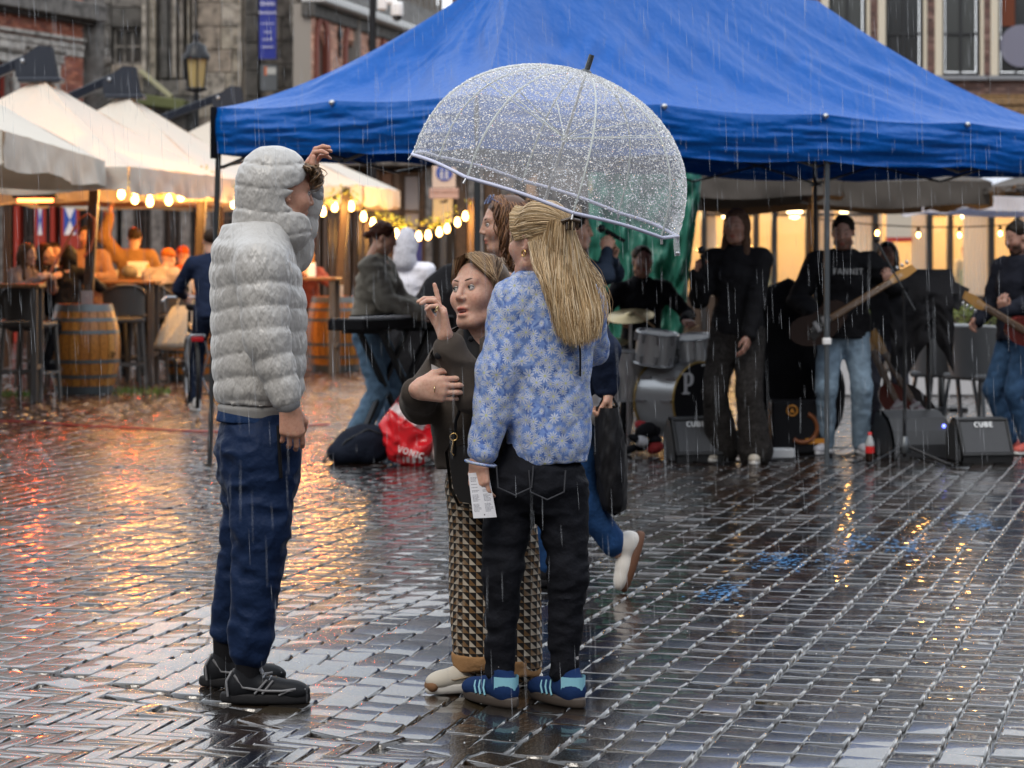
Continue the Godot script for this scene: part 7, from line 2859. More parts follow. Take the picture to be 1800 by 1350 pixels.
	gold.tube([m.call(798, 774, 0.235), m.call(794, 795, 0.235), m.call(798, 800, 0.235)], 0.0035, 6)
	put(gold, "clip", mat(0.75, 0.5, 0.2, 0.2, 1.0), bg)

# ---------------------------------------------------------------- the umbrella
func umbrella() -> void:
	var D := 7.92
	var tip := at(1037, 97, D)
	var hub := at(1030, 128, D)
	var rim_c := at(960, 346, D)
	var hgt := hub.distance_to(rim_c)
	var up := ((hub - rim_c).normalized() + Vector3(0, 0, 0.085)).normalized()
	hub = rim_c + up * hgt
	tip = hub + up * 0.062
	var o := thing("umbrella", "clear dome umbrella covered in raindrops with pale lilac edge", "umbrella", at(905, 500, D + 0.12))
	var base := o.position
	var z := (Vector3(0, 0, 1) - up * up.z).normalized()
	var x := up.cross(z).normalized()
	var X := Transform3D(Basis(x, up, z).rotated(up, 0.2), rim_c - base)
	var R := 0.481
	var prof := func(t: float) -> Vector2:      # t = 0 at the rim, 1 at the crown
		var y := sin(t * PI * 0.5)
		return Vector2(R * sqrt(maxf(0.0, 1.0 - pow(y, 2.4))), hgt * y)
	var film := StandardMaterial3D.new()
	film.transparency = BaseMaterial3D.TRANSPARENCY_ALPHA
	film.albedo_color = Color(0.9, 0.91, 0.93, 0.21)
	film.roughness = 0.3
	film.backlight_enabled = true
	film.backlight = Color(0.5, 0.5, 0.52)
	var surf := func(a: float, t: float) -> Vector3:
		var q: Vector2 = prof.call(t)
		var seg := fposmod(a / (TAU / 8.0), 1.0)
		var dent := 1.0 - 0.045 * sin(PI * seg) * (1.0 - t * 0.6)      # film draws in between the ribs
		var lift := 0.008 * sin(PI * seg) * pow(1.0 - t, 6.0)
		return Vector3(cos(a) * q.x * dent, q.y + lift, sin(a) * q.x * dent)
	for k in 8:
		var s := Shape.new()
		var a0 := TAU * k / 8.0
		s.sheet(10, 26, func(u: float, v: float) -> Vector3: return X * (surf.call(a0 + u * TAU / 8.0, v) as Vector3))
		put(s, "panel", film, o)
		var rb := Shape.new()
		var pts := []
		for i in 21: pts.append(X * ((surf.call(a0, i / 20.0) as Vector3) * Vector3(0.992, 0.992, 0.992)))
		rb.tube(pts, 0.0032, 6)
		var rm := put(rb, "rib", mat(0.5, 0.55, 0.52, 0.3), o)
		var tp := Shape.new()
		var e: Vector3 = surf.call(a0, 0.0)
		tp.tube([X * e, X * (e * Vector3(1.015, 1, 1.015) - Vector3(0, 0.018, 0))], 0.004, 6)
		put(tp, "rib_tip", M.steel, rm)
		var stx := Shape.new()
		stx.tube([X * Vector3(0, hgt * 0.47, 0), X * ((surf.call(a0, 0.52) as Vector3) * 0.985)], 0.0022, 5)
		put(stx, "stretcher", mat(0.5, 0.55, 0.52, 0.3), o)
		var ed := Shape.new()
		pts = []
		for i in 11: pts.append(X * (surf.call(a0 + i / 10.0 * TAU / 8.0, 0.004) as Vector3))
		ed.tube(pts, 0.0062, 6)
		put(ed, "edging", mat(0.5, 0.52, 0.68, 0.4), o)
	var sh := Shape.new()
	sh.tube([tip - base, rim_c - base, rim_c - up * 0.36 - base], 0.0055, 8)
	put(sh, "shaft", M.steel, o)
	var fe := Shape.new()
	fe.tube([tip - base, hub - base], 0.0095, 10)
	fe.ball(hub - base, Vector3(0.02, 0.012, 0.02), 12, 8, X.basis)
	put(fe, "ferrule", M.grey_metal, o)
	var hn := Shape.new()
	hn.tube([X * Vector3(0, hgt * 0.45, 0), X * Vector3(0, hgt * 0.5, 0)], 0.012, 8)
	put(hn, "runner", mat(0.5, 0.55, 0.52, 0.3), o)
	var hl := Shape.new()
	hl.tube([rim_c - up * 0.31 - base, rim_c - up * 0.42 - base], 0.012, 10)
	put(hl, "handle", mat(0.55, 0.56, 0.58, 0.3), o)
	# its closing strap
	var st := Shape.new()
	var s0: Vector3 = X * (surf.call(-0.1, 0.1) as Vector3)
	st.tube([s0 + Vector3(0.0, 0.0, 0.0), at(1189, 430, D) - base, at(1191, 450, D) - base], [0.013, 0.012, 0.012], 6, true, 0.2)
	put(st, "closing_strap", film, o)
	var sn := Shape.new()
	sn.ball(at(1191, 446, D - 0.005) - base, Vector3(0.008, 0.008, 0.004), 10, 6)
	put(sn, "snap", M.steel, o)
	# rain on the film
	var drop := Shape.new()
	drop.ball(Vector3.ZERO, Vector3(1, 0.55, 1), 6, 4)
	var water := StandardMaterial3D.new()
	water.albedo_color = Color(1, 1, 1, 0.04)
	water.roughness = 0.02
	water.refraction_enabled = true
	water.refraction_scale = 0.033
	water.transparency = BaseMaterial3D.TRANSPARENCY_ALPHA
	var r := RandomNumberGenerator.new()
	r.seed = 99
	var bead := mat(0.85, 0.87, 0.9, 0.12)
	for kind in 2:
		var n: int = [13000, 23000][kind]
		var mm := MultiMesh.new()
		mm.transform_format = MultiMesh.TRANSFORM_3D
		mm.mesh = drop.mesh()
		mm.instance_count = n
		for k in n:
			var t := pow(r.randf(), 0.9) * 0.97
			var a := r.randf() * TAU
			var p: Vector3 = surf.call(a, t)
			var e1: Vector3 = (surf.call(a + 0.02, t) as Vector3) - p
			var e2: Vector3 = (surf.call(a, t + 0.01) as Vector3) - p
			var nn := e2.cross(e1).normalized()
			if nn.dot(p) < 0.0: nn = -nn
			var sz := 0.0016 + 0.003 * pow(r.randf(), 3.0) if kind == 0 else 0.0007 + 0.0014 * pow(r.randf(), 3.0)
			var tx := e1.normalized()
			mm.set_instance_transform(k, X * Transform3D(Basis(tx, nn, tx.cross(nn)).scaled_local(Vector3.ONE * sz), p + nn * sz * 0.3))
		var q := MultiMeshInstance3D.new()
		q.name = ["raindrops", "fine_raindrops"][kind]
		q.multimesh = mm
		q.material_override = water if kind == 0 else bead
		q.set_meta("kind", "stuff")
		o.add_child(q, true)

# ---------------------------------------------------------------- the one hurrying past behind them
func walker() -> void:
	var base := floor_at(990, 10.3)
	var o := thing("person", "long haired passerby in navy jacket hurrying left behind the blonde woman", "person", base)
	var m := func(x: float, y: float, near: float) -> Vector3: return at(x, y, 10.4 - near) - base
	var j := Blob.new()
	j.cell = 0.01
	j.mode = "folds"
	j.par = [0.012, 2.5, 3.0, 2.5]
	j.noise = creases(71)
	j.bone(m.call(1000, 715, 0), m.call(985, 540, 0), 0.15, 0.16, 0.06)
	j.bone(m.call(985, 540, 0), m.call(945, 480, 0), 0.15, 0.07, 0.06)
	j.bone(m.call(1005, 530, 0.16), m.call(1062, 620, 0.2), 0.085, 0.07, 0.04)
	j.bone(m.call(1062, 620, 0.2), m.call(1066, 680, 0.16), 0.068, 0.05, 0.03)
	j.bone(m.call(970, 530, -0.16), m.call(930, 640, -0.2), 0.08, 0.068, 0.04)
	j.bone(m.call(930, 640, -0.2), m.call(880, 680, -0.2), 0.066, 0.05, 0.03)
	sculpt([j], "denim_jacket", denim(0.016, 0.025, 0.055), o)
	var sc := Blob.new()
	sc.cell = 0.009
	sc.bone(m.call(905, 462, 0), m.call(940, 490, 0), 0.075, 0.085, 0.03)
	sculpt([sc], "cream_scarf", fabric(0.5, 0.4, 0.32, 0.9, 0.5, 4.0), o)
	var sf := Blob.new()
	sf.cell = 0.01
	sf.bone(m.call(1000, 700, 0), m.call(1002, 728, 0), 0.155, 0.15, 0.02)
	sculpt([sf], "shirt_tail", fabric(0.5, 0.5, 0.52, 0.9), o)
	var t := Blob.new()
	t.cell = 0.01
	t.mode = "folds"
	t.par = [0.01, 2.5, 3.0, 2.5]
	t.noise = creases(72)
	t.bone(m.call(1000, 740, 0), m.call(1000, 780, 0), 0.14, 0.13, 0.05)
	t.bone(m.call(1005, 770, 0.08), m.call(1022, 885, 0.1), 0.095, 0.075, 0.04)
	t.bone(m.call(1022, 885, 0.1), m.call(1080, 955, 0.1), 0.075, 0.058, 0.03)
	t.bone(m.call(995, 770, -0.08), m.call(958, 890, -0.1), 0.095, 0.075, 0.04)
	t.bone(m.call(958, 890, -0.1), m.call(962, 990, -0.1), 0.072, 0.055, 0.03)
	sculpt([t], "jeans", denim(0.018, 0.06, 0.17), o)
	var sk := skin(0.5, 0.3, 0.22)
	var hx := Transform3D(head_basis(Vector3(-1, -0.05, 0.22)), m.call(886, 396, 0))
	var b := Blob.new()
	b.cell = 0.006
	head(b, hx, true)
	b.bone(m.call(890, 440, 0), m.call(945, 500, 0), 0.05, 0.06, 0.03)
	b.bone(m.call(945, 500, 0), m.call(1000, 730, 0), 0.08, 0.1, 0.03)
	b.bone(m.call(960, 520, 0.1), m.call(1062, 620, 0.2), 0.05, 0.04, 0.03)
	b.bone(m.call(1062, 620, 0.2), m.call(1068, 690, 0.16), 0.04, 0.028, 0.03)
	b.bone(m.call(1000, 740, 0.06), m.call(1022, 885, 0.1), 0.06, 0.05, 0.03)
	b.bone(m.call(1022, 885, 0.1), m.call(1086, 968, 0.1), 0.05, 0.035, 0.03)
	b.bone(m.call(1000, 740, -0.06), m.call(958, 890, -0.1), 0.06, 0.05, 0.03)
	b.bone(m.call(958, 890, -0.1), m.call(960, 1010, -0.1), 0.05, 0.035, 0.03)
	hand(b, m.call(1068, 684, 0.16), Vector3(0.05, -1, 0), Vector3(-1, 0, 0.2), -1.0, [0.9, 0.95, 1.0, 1.0], 1.0, 0.8)
	sculpt([b], "body", sk, o, face_paint(hx, Color(0.2, 0.12, 0.08), Color(0.85, 0.4, 0.38)))
	eyes(o, hx, Vector3(0, 0, 1), Color(0.05, 0.04, 0.03))
	var c := Blob.new()
	c.cell = 0.009
	c.egg(hx * Vector3(0, 0.045, -0.025), Vector3(0.084, 0.09, 0.102), hx.basis, 0.02)
	c.bone(hx * Vector3(0, 0.0, -0.08), hx * Vector3(0.02, -0.16, -0.1), 0.07, 0.06, 0.04)
	c.egg(hx * Vector3(0, -0.035, 0.085), Vector3(0.07, 0.1, 0.07), hx.basis, 0.02, true)
	sculpt([c], "hair_underlayer", mat(0.08, 0.035, 0.018, 0.5), o)
	var tones := [Color(0.13, 0.055, 0.025), Color(0.2, 0.09, 0.04), Color(0.07, 0.03, 0.016), Color(0.26, 0.13, 0.06)]
	var g := [
		[hx * Vector3(0.01, 0.125, 0.05), hx * Vector3(0.08, 0.07, 0.05), hx * Vector3(0.098, -0.03, 0.035), hx * Vector3(0.1, -0.13, 0.02), hx * Vector3(0.09, -0.2, 0.0)],
		[hx * Vector3(0.01, 0.13, 0.0), hx * Vector3(0.088, 0.07, -0.02), hx * Vector3(0.105, -0.03, -0.03), hx * Vector3(0.11, -0.14, -0.05), hx * Vector3(0.1, -0.22, -0.06)],
		[hx * Vector3(0.0, 0.125, -0.06), hx * Vector3(0.06, 0.06, -0.11), hx * Vector3(0.08, -0.04, -0.13), hx * Vector3(0.07, -0.15, -0.15), hx * Vector3(0.06, -0.24, -0.15)],
		[hx * Vector3(-0.02, 0.12, -0.07), hx * Vector3(-0.05, 0.05, -0.12), hx * Vector3(-0.05, -0.05, -0.14), hx * Vector3(-0.05, -0.15, -0.15), hx * Vector3(-0.05, -0.22, -0.15)]]
	strands(o, "curly_hair", M.strand, g, 520, 0.0032, tones, 44, 0.011, 0.014, 16)
	var gl := Shape.new()
	for e in [-1.0, 1.0]:
		gl.ring(hx * Vector3(e * 0.034, 0.118, 0.062), hx.basis * Vector3(0, 0.6, 0.8), 0.024, 0.0026, 18, 5)
		gl.tube([hx * Vector3(e * 0.058, 0.118, 0.06), hx * Vector3(e * 0.09, 0.06, -0.03)], 0.0026, 5)
	gl.tube([hx * Vector3(-0.01, 0.125, 0.066), hx * Vector3(0.01, 0.125, 0.066)], 0.0026, 5)
	put(gl, "glasses", mat(0.05, 0.08, 0.2, 0.2), o)
	var white := mat(0.6, 0.57, 0.53, 0.7)
	var brown := mat(0.12, 0.05, 0.025, 0.7)
	var a1: Vector3 = m.call(1092, 962, 0.1)
	# the trailing foot, standing on its toe
	var xf_dir := Vector3(-0.98, 0, 0.2)
	shoe(o, a1, xf_dir, white, brown, 0.27, 1.25, 0.0075)
	shoe(o, m.call(955, 1008, -0.1), Vector3(-1, 0, 0.1), M.black, M.black, 0.27, 0.0, 0.009)
	var bg := thing("carrier_bag", "black bag carried by the passerby, behind the blonde woman", "bag", base)
	var s := Shape.new()
	var wr := creases(73, 4.0, 2)
	var top: Vector3 = m.call(1068, 715, 0.16)
	s.sheet(28, 16, func(u: float, v: float) -> Vector3:
		var a := u * TAU
		var w := (0.06 + 0.025 * sin(v * 3.0)) * (1.0 if v < 0.9 else sqrt(maxf(0.0, 1.0 - pow((v - 0.9) / 0.1, 2.0))))
		var fct := 1.0 + 0.18 * wr.get_noise_2d(cos(a), v * 1.5 + sin(a))
		return top + Vector3(cos(a) * w * fct * 0.8 + 0.03 * v, -v * 0.48, sin(a) * w * 1.5 * fct))
	put(s, "bag", M.black, bg)
	var h := Shape.new()
	h.tube([top + Vector3(-0.04, -0.01, 0), top + Vector3(0, 0.08, 0), top + Vector3(0.05, -0.01, 0)], 0.008, 6)
	put(h, "handle", M.black, bg)


# ---------------------------------------------------------------- under the gazebo
func monitor(label: String, where: Vector3, turn: float, w: float) -> void:
	var o := thing("stage_monitor", label, "stage monitor", where, turn, "small wedge monitors before the band")
	var cab := mat(0.017, 0.018, 0.02, 0.6)
	var s := Shape.new()
	s.plate(PackedVector2Array([Vector2(-0.17, 0), Vector2(0.16, 0), Vector2(0.17, 0.05), Vector2(0.03, 0.31), Vector2(-0.06, 0.32), Vector2(-0.17, 0.2)]), Transform3D(Basis(Vector3.UP, -PI / 2), Vector3.ZERO), w, 0.012)
	put(s, "cabinet", cab, o)
	var up := Vector3(0, 0.26, -0.14).normalized()
	var out := Vector3(0, 0.14, 0.26).normalized()
	var B := Basis(Vector3.RIGHT, up, out)
	var mid := Vector3(0, 0.18, 0.1)
	var g := Shape.new()
	g.box(mid + out * 0.005, Vector3(w - 0.05, 0.25, 0.012), B, 0.004)
	put(g, "grille", bumped(tri(mat(0.045, 0.047, 0.052, 0.5, 0.3), 12.0), M.fine, 0.5), o)
	var e := Shape.new()
	for q in [[0, 0.138, w - 0.01, 0.02], [0, -0.138, w - 0.01, 0.02], [-w * 0.5 + 0.014, 0, 0.02, 0.26], [w * 0.5 - 0.014, 0, 0.02, 0.26]]:
		e.box(mid + up * q[1] + Vector3(q[0], 0, 0) + out * 0.008, Vector3(q[2], q[3], 0.02), B, 0.005)
	put(e, "rim", cab, o)
	text(o, "CUBE", mid + up * 0.095 + out * 0.016, 0.042, mat(0.7, 0.72, 0.74, 0.4), true, B, "lettering")

func drum(o: Node3D, called: String, mid: Vector3, axis: Vector3, r: float, l: float, lugs: int, front: Material) -> MeshInstance3D:
	var y := axis.normalized()
	var x := (Vector3.UP if absf(y.y) < 0.9 else Vector3.RIGHT).cross(y).normalized()
	var X := Transform3D(Basis(x, y, x.cross(y)), mid)
	var s := Shape.new()
	s.lathe([Vector2(r, -l * 0.5), Vector2(r, l * 0.5)], X, 32)
	var d := put(s, called, mat(0.42, 0.43, 0.44, 0.28, 0.55), o)
	for e in [-1.0, 1.0]:
		var h := Shape.new()
		h.ring(X * Vector3(0, e * l * 0.5, 0), y, r + 0.006, 0.009, 32, 6)
		put(h, "hoop", mat(0.4, 0.27, 0.08, 0.35, 0.5) if r > 0.25 else M.steel, d)
		var k := Shape.new()
		k.lathe([Vector2(0, e * (l * 0.5 - 0.004)), Vector2(r, e * (l * 0.5 - 0.004))], X, 32)
		put(k, "head", front, d)
	var lg := Shape.new()
	for k in lugs:
		var a := TAU * k / lugs
		for e in [-1.0, 1.0]: lg.span(X * Vector3(cos(a) * (r + 0.01), e * l * 0.2, sin(a) * (r + 0.01)), X * Vector3(cos(a) * (r + 0.01), e * l * 0.46, sin(a) * (r + 0.01)), 0.018, 0.018)
	put(lg, "lugs", M.steel, d)
	return d

func guitar(label: String, where: Transform3D, wood: Color, pick: Color, l: float) -> Node3D:     # neck along +y, face to +z, body round the origin
	var o := thing("electric_guitar", label, "guitar")
	o.transform = where
	var pts := PackedVector2Array()
	for k in 40:
		var a := TAU * k / 40.0
		var r := 0.165 + 0.045 * cos(2.0 * a) * -1.0 + 0.02 * cos(3.0 * a + 0.4)
		pts.append(Vector2(cos(a) * r * 0.95, sin(a) * r * 1.12))
	var s := Shape.new()
	s.plate(pts, Transform3D.IDENTITY, 0.045, 0.008)
	put(s, "body", mat(wood.r, wood.g, wood.b, 0.2), o)
	var g := Shape.new()
	g.plate(PackedVector2Array([Vector2(-0.07, 0.05), Vector2(0.02, 0.1), Vector2(0.05, 0.0), Vector2(0.08, -0.09), Vector2(0.02, -0.11), Vector2(-0.02, -0.04)]), Transform3D(Basis.IDENTITY, Vector3(0, 0, 0.025)), 0.004)
	put(g, "pick_guard", mat(pick.r, pick.g, pick.b, 0.3), o)
	var n := Shape.new()
	n.span(Vector3(0, 0.1, 0.026), Vector3(0, l, 0.02), 0.05, 0.024, Vector3.BACK, 0.005)
	put(n, "neck", mat(0.13, 0.07, 0.03, 0.35), o)
	var h := Shape.new()
	h.plate(PackedVector2Array([Vector2(-0.03, l), Vector2(-0.045, l + 0.05), Vector2(-0.03, l + 0.2), Vector2(0.03, l + 0.21), Vector2(0.04, l + 0.12), Vector2(0.025, l)]), Transform3D(Basis.IDENTITY, Vector3(0, 0, 0.012)), 0.016, 0.003)
	var hs := put(h, "headstock", mat(0.45, 0.24, 0.07, 0.35), o)
	var t := Shape.new()
	for k in 4: t.ball(Vector3(-0.06, l + 0.05 + k * 0.042, 0.012), Vector3(0.018, 0.012, 0.008), 8, 6)
	put(t, "tuning_pegs", M.steel, hs)
	var st := Shape.new()
	for k in 4: st.tube([Vector3(-0.012 + 0.008 * k, -0.08, 0.044), Vector3(-0.012 + 0.008 * k, l + 0.1, 0.034)], 0.0011, 3, false)
	for k in 2: st.box(Vector3(0, -0.02 + 0.07 * k, 0.034), Vector3(0.085, 0.03, 0.014), Basis.IDENTITY, 0.003)
	put(st, "strings", M.steel, o)
	return o

func tripod(o: Node3D, r: float, h: float) -> void:
	for k in 3:
		var a := TAU * k / 3.0 + 0.5
		var l := Shape.new()
		l.tube([Vector3(0, h, 0), Vector3(cos(a) * r, 0.012, sin(a) * r)], 0.011, 6)
		l.ball(Vector3(cos(a) * r, 0.014, sin(a) * r), 0.016, 8, 5)
		put(l, "leg", M.black_metal, o)

func covered(called: String, label: String, cat: String, where: Vector3, eggs: Array, m: Material) -> void:
	var o := thing(called, label, cat, where)
	var b := Blob.new()
	b.cell = 0.02
	b.mode = "folds"
	b.par = [0.025, 2.0, 1.2, 2.0]
	b.noise = creases(int(where.x * 40.0) + 5)
	for e in eggs: b.egg(e[0], e[1], Basis.IDENTITY, 0.12)
	b.egg(Vector3(0, -1.0, 0), Vector3(4, 1.0, 4), Basis.IDENTITY, 0.01, true)
	sculpt([b], "cover", m, o)

func build_band() -> void:
	var blk := fabric(0.011, 0.011, 0.013, 0.8, 0.4)
	var spk := tri(mat(0.34, 0.31, 0.3, 0.9), 6.0)
	spk.metallic_specular = 0.2
	spk.albedo_texture = noise_tex(0.09, 256, false, 1.0, ramp([[0.0, 0.02], [0.5, 0.05], [0.62, 0.5], [1.0, 0.6]]), FastNoiseLite.TYPE_SIMPLEX_SMOOTH, 2, 21)
	# keyboard on its cross stand, and its player
	var kp := floor_at(690, 17.9)
	var kd := Vector3(0.5, 0, -0.87)
	var kb := thing("keyboard", "black electric keyboard on cross stand played by woman in padded jacket", "keyboard", kp, atan2(-kd.z, kd.x))
	var s := Shape.new()
	s.box(Vector3(0, 0.985, 0), Vector3(1.3, 0.09, 0.33), Basis.IDENTITY, 0.012)
	put(s, "case", M.black, kb)
	s = Shape.new()
	for k in 44: s.box(Vector3(-0.6 + k * 0.0265, 1.035, 0.08), Vector3(0.0245, 0.018, 0.14))
	put(s, "white_keys", M.white_paint, kb)
	s = Shape.new()
	for k in 44:
		if k % 7 in [0, 1, 3, 4, 5]: s.box(Vector3(-0.587 + k * 0.0265, 1.046, 0.045), Vector3(0.013, 0.018, 0.085))
	put(s, "black_keys", M.black, kb)
	s = Shape.new()
	for z in [-0.1, 0.1]:
		s.span(Vector3(-0.38, 0.0, z), Vector3(0.38, 0.94, z), 0.035, 0.035)
		s.span(Vector3(0.38, 0.0, z + 0.04), Vector3(-0.38, 0.94, z + 0.04), 0.035, 0.035)
	for q in [[-0.38, 0.015], [0.38, 0.015], [-0.38, 0.925], [0.38, 0.925]]: s.span(Vector3(q[0], q[1], -0.2), Vector3(q[0], q[1], 0.2), 0.035, 0.03)
	put(s, "cross_stand", M.black_metal, kb)
	person("keyboard player with tied red brown hair in padded grey beige jacket", floor_at(650, 18.1), deg_to_rad(78), {"h": 1.77, "fem": true, "lean": Vector3(7, 0, 0), "head": Vector3(14, 6, 0), "hair": "bun", "hair_color": Color(0.07, 0.025, 0.015), "loose": 0.035, "hem": 0.0, "puff": 0.07, "top": fabric(0.2, 0.185, 0.155, 0.7), "wl": Vector3(0.16, 1.06, 0.4), "wr": Vector3(-0.1, 1.06, 0.42), "pl": Vector3(0, -1, 0), "pr": Vector3(0, -1, 0), "bottom_name": "jeans", "bottom": denim(0.16, 0.27, 0.4), "wide": 0.025, "flare": 0.03, "fl": Vector3(0.12, 0.085, 0.1), "fr": Vector3(-0.12, 0.085, -0.08), "cell": 0.013, "top_name": "padded_jacket"})
	# white hood and what stands before it
	person("person in white hooded sweater turned away behind the keyboard", floor_at(714, 21.0), deg_to_rad(165), {"h": 1.7, "hair": "hood", "hair_color": Color(0.75, 0.74, 0.8), "top": fabric(0.75, 0.74, 0.8), "loose": 0.035, "bottom": denim(0.03, 0.06, 0.13), "head": Vector3(12, 0, 0)})
	covered("covered_piano", "black cloth draped over bulky gear behind the keyboard", "covered gear", floor_at(772, 19.6), [[Vector3(0.1, 0.7, 0), Vector3(0.36, 0.72, 0.3)], [Vector3(-0.2, 0.55, 0), Vector3(0.3, 0.55, 0.3)], [Vector3(0.28, 0.95, 0), Vector3(0.22, 0.4, 0.25)]], blk)
	# singers
	person("male singer in profile with microphone, mostly hidden by the umbrella", floor_at(1008, 15.9), deg_to_rad(80), {"h": 1.79, "top": fabric(0.02, 0.03, 0.05), "hair_color": Color(0.02, 0.015, 0.012), "wl": Vector3(0.1, 1.47, 0.25), "dl": Vector3(-0.2, 1, 0.3), "pl": Vector3(-1, 0, -0.4), "cl": [1.0, 1.0, 1.05, 1.1], "wr": Vector3(-0.1, 1.52, 0.24), "dr": Vector3(0.2, 1, 0.2), "cr": [1.0, 1.0, 1.1, 1.1], "er": Vector3(-0.8, -0.6, 0), "bottom": denim(0.02, 0.03, 0.06)})
	var mic := func(label: String, a: Vector3, b: Vector3) -> void:
		var o := thing("microphone", label, "microphone", a)
		var t := Shape.new()
		t.tube([Vector3.ZERO, (b - a) * 0.8], [0.012, 0.019], 8)
		put(t, "grip", M.black, o)
		t = Shape.new()
		t.ball(b - a, 0.029, 12, 8)
		put(t, "grille", M.black_metal, o)
	mic.call("black microphone held by the half hidden male singer", at(1098, 424, 15.85), at(1057, 402, 15.9))
	person("woman singing in black jacket and speckled wide trousers under gazebo", floor_at(1296, 17.0), deg_to_rad(-24), {"h": 1.84, "fem": true, "hair": "long", "hair_color": Color(0.13, 0.075, 0.05), "skin": skin(0.36, 0.2, 0.15), "top": blk, "loose": 0.022, "hem": -0.04, "wr": Vector3(-0.2, 1.36, 0.32), "er": Vector3(-0.3, -1, -0.1), "dr": Vector3(0.1, 0.9, 0.2), "pr": Vector3(0.9, 0, -0.3), "cr": [1.0, 1.0, 1.1, 1.1], "wl": Vector3(0.16, 0.92, 0.22), "bottom_name": "speckled_trousers", "bottom": spk, "wide": 0.03, "flare": 0.05, "fl": Vector3(0.17, 0.085, 0.1), "shoe": mat(0.4, 0.36, 0.3), "sole": mat(0.6, 0.58, 0.55), "cell": 0.014, "mouth": 0.5})
	mic.call("black microphone held up by the woman in black jacket", at(1240, 478, 16.72), at(1233, 440, 16.72))
	# drums and drummer
	person("drummer in black sweater seated behind the silver drum kit", floor_at(1128, 19.0), deg_to_rad(8), {"h": 1.76, "hip": Vector3(0, 0.74, 0), "hair_color": Color(0.05, 0.03, 0.015), "skin": skin(0.36, 0.2, 0.15), "top": blk, "fl": Vector3(0.22, 0.085, 0.42), "fr": Vector3(-0.22, 0.085, 0.42), "wl": Vector3(0.28, 0.98, 0.36), "wr": Vector3(-0.25, 1.0, 0.36), "dl": Vector3(0.5, -0.1, 1), "pl": Vector3(0, -1, 0), "pr": Vector3(0, -1, 0), "cl": [0.9, 1, 1, 1], "cr": [0.9, 1, 1, 1], "bottom": blk})
	var dk := thing("drum_kit", "silver grey drum kit with gold hooped black bass drum", "drum kit", floor_at(1160, 18.3))
	var B: Vector3 = dk.position
	var skin_m := mat(0.55, 0.54, 0.52, 0.5)
	var bd := drum(dk, "bass_drum", at(1196, 702, 18.1) - B, Vector3(0.66, 0, 0.75), 0.29, 0.42, 10, M.black)
	var ax := Vector3(0.66, 0, 0.75).normalized()
	text(bd, "P", at(1196, 702, 18.1) - B + ax * 0.222 + Vector3(-0.11, 0.13, 0.1), 0.16, mat(0.5, 0.5, 0.52, 0.4), true, Basis(Vector3.UP, atan2(ax.x, ax.z)), "emblem", true)
	drum(dk, "tom", at(1153, 612, 18.0) - B, Vector3(0.1, 1, 0.12), 0.155, 0.24, 8, skin_m)
	drum(dk, "tom", at(1218, 615, 18.1) - B, Vector3(-0.1, 1, 0.15), 0.15, 0.2, 8, skin_m)
	drum(dk, "floor_tom", at(1104, 660, 18.3) - B, Vector3(0, 1, 0), 0.19, 0.38, 8, skin_m)
	s = Shape.new()
	for q in [[1178, 640], [1195, 640], [1104, 700], [1085, 700], [1120, 700]]: s.tube([at(q[0], q[1] - 40, 18.1) - B, (at(q[0], q[1] + 90, 18.1) - B) * Vector3(1, 0, 1) + Vector3(0, 0.02, 0)], 0.013, 6)
	put(s, "stands", M.steel, dk)
	for q in [[1108, 553, 18.5, 0.19, 0.3], [1218, 588, 18.6, 0.2, -0.1], [1060, 600, 18.6, 0.2, 0.2]]:
		var c := Shape.new()
		c.lathe([Vector2(0, 0.02), Vector2(0.03, 0.018), Vector2(0.05, 0.004), Vector2(q[3], -0.012), Vector2(q[3], -0.014)], Transform3D(Basis(Vector3(1, 0, 0.3).normalized(), q[4]), at(q[0], q[1], q[2]) - B), 28)
		put(c, "cymbal", mat(0.34, 0.26, 0.12, 0.3, 0.9), dk)
		c = Shape.new()
		var foot := at(q[0], q[1], q[2]) - B
		c.tube([foot, Vector3(foot.x, 0.02, foot.z)], 0.012, 6)
		put(c, "cymbal_stand", M.steel, dk)
	for k in 2:
		var st := Shape.new()
		var a := at([1150, 1195][k], [575, 590][k], 18.5)
		st.tube([a, at([1115, 1228][k], [548, 572][k], 18.2)], [0.008, 0.006], 6)
		tag(put(st, "drumstick", mat(0.45, 0.3, 0.15, 0.5)), ["wooden drumstick over the hi hat cymbal", "wooden drumstick over the second tom"][k], "drumstick")
	# bass player
	var bp := person("bass player in black hooded sweater and pale jeans", floor_at(1482, 17.7), deg_to_rad(-6), {"h": 1.8, "head": Vector3(10, -8, 0), "beard": 0.5, "hair_color": Color(0.02, 0.014, 0.01), "skin": skin(0.38, 0.22, 0.17), "top": blk, "top_name": "hooded_sweater", "loose": 0.035, "wr": Vector3(-0.23, 1.07, 0.2), "dr": Vector3(0.3, -0.9, 0.3), "pr": Vector3(0.4, 0, -0.9), "wl": Vector3(0.33, 1.27, 0.24), "dl": Vector3(-0.1, 0.95, 0.2), "pl": Vector3(-0.4, 0.1, -0.8), "cl": [0.7, 0.75, 0.8, 0.8], "bottom_name": "jeans", "bottom": denim(0.27, 0.37, 0.47), "wide": 0.02, "fl": Vector3(0.13, 0.085, 0.06), "fr": Vector3(-0.13, 0.085, 0.04), "tl": Vector3(0.3, 0, 1), "tr": Vector3(-0.45, 0, 1), "shoe": mat(0.42, 0.42, 0.46), "sole": mat(0.6, 0.6, 0.62), "cell": 0.013})
	text(bp, "FANNIT", Vector3(0.03, 1.38, 0.175), 0.045, mat(0.35, 0.35, 0.35, 0.6), true, Basis.IDENTITY, "print")
	var hood := Shape.new()
	hood.ring(Vector3(0, 1.5, -0.03), Vector3(0, 1, 0.35), 0.1, 0.035, 20, 8)
	put(hood, "folded_hood", blk, bp)
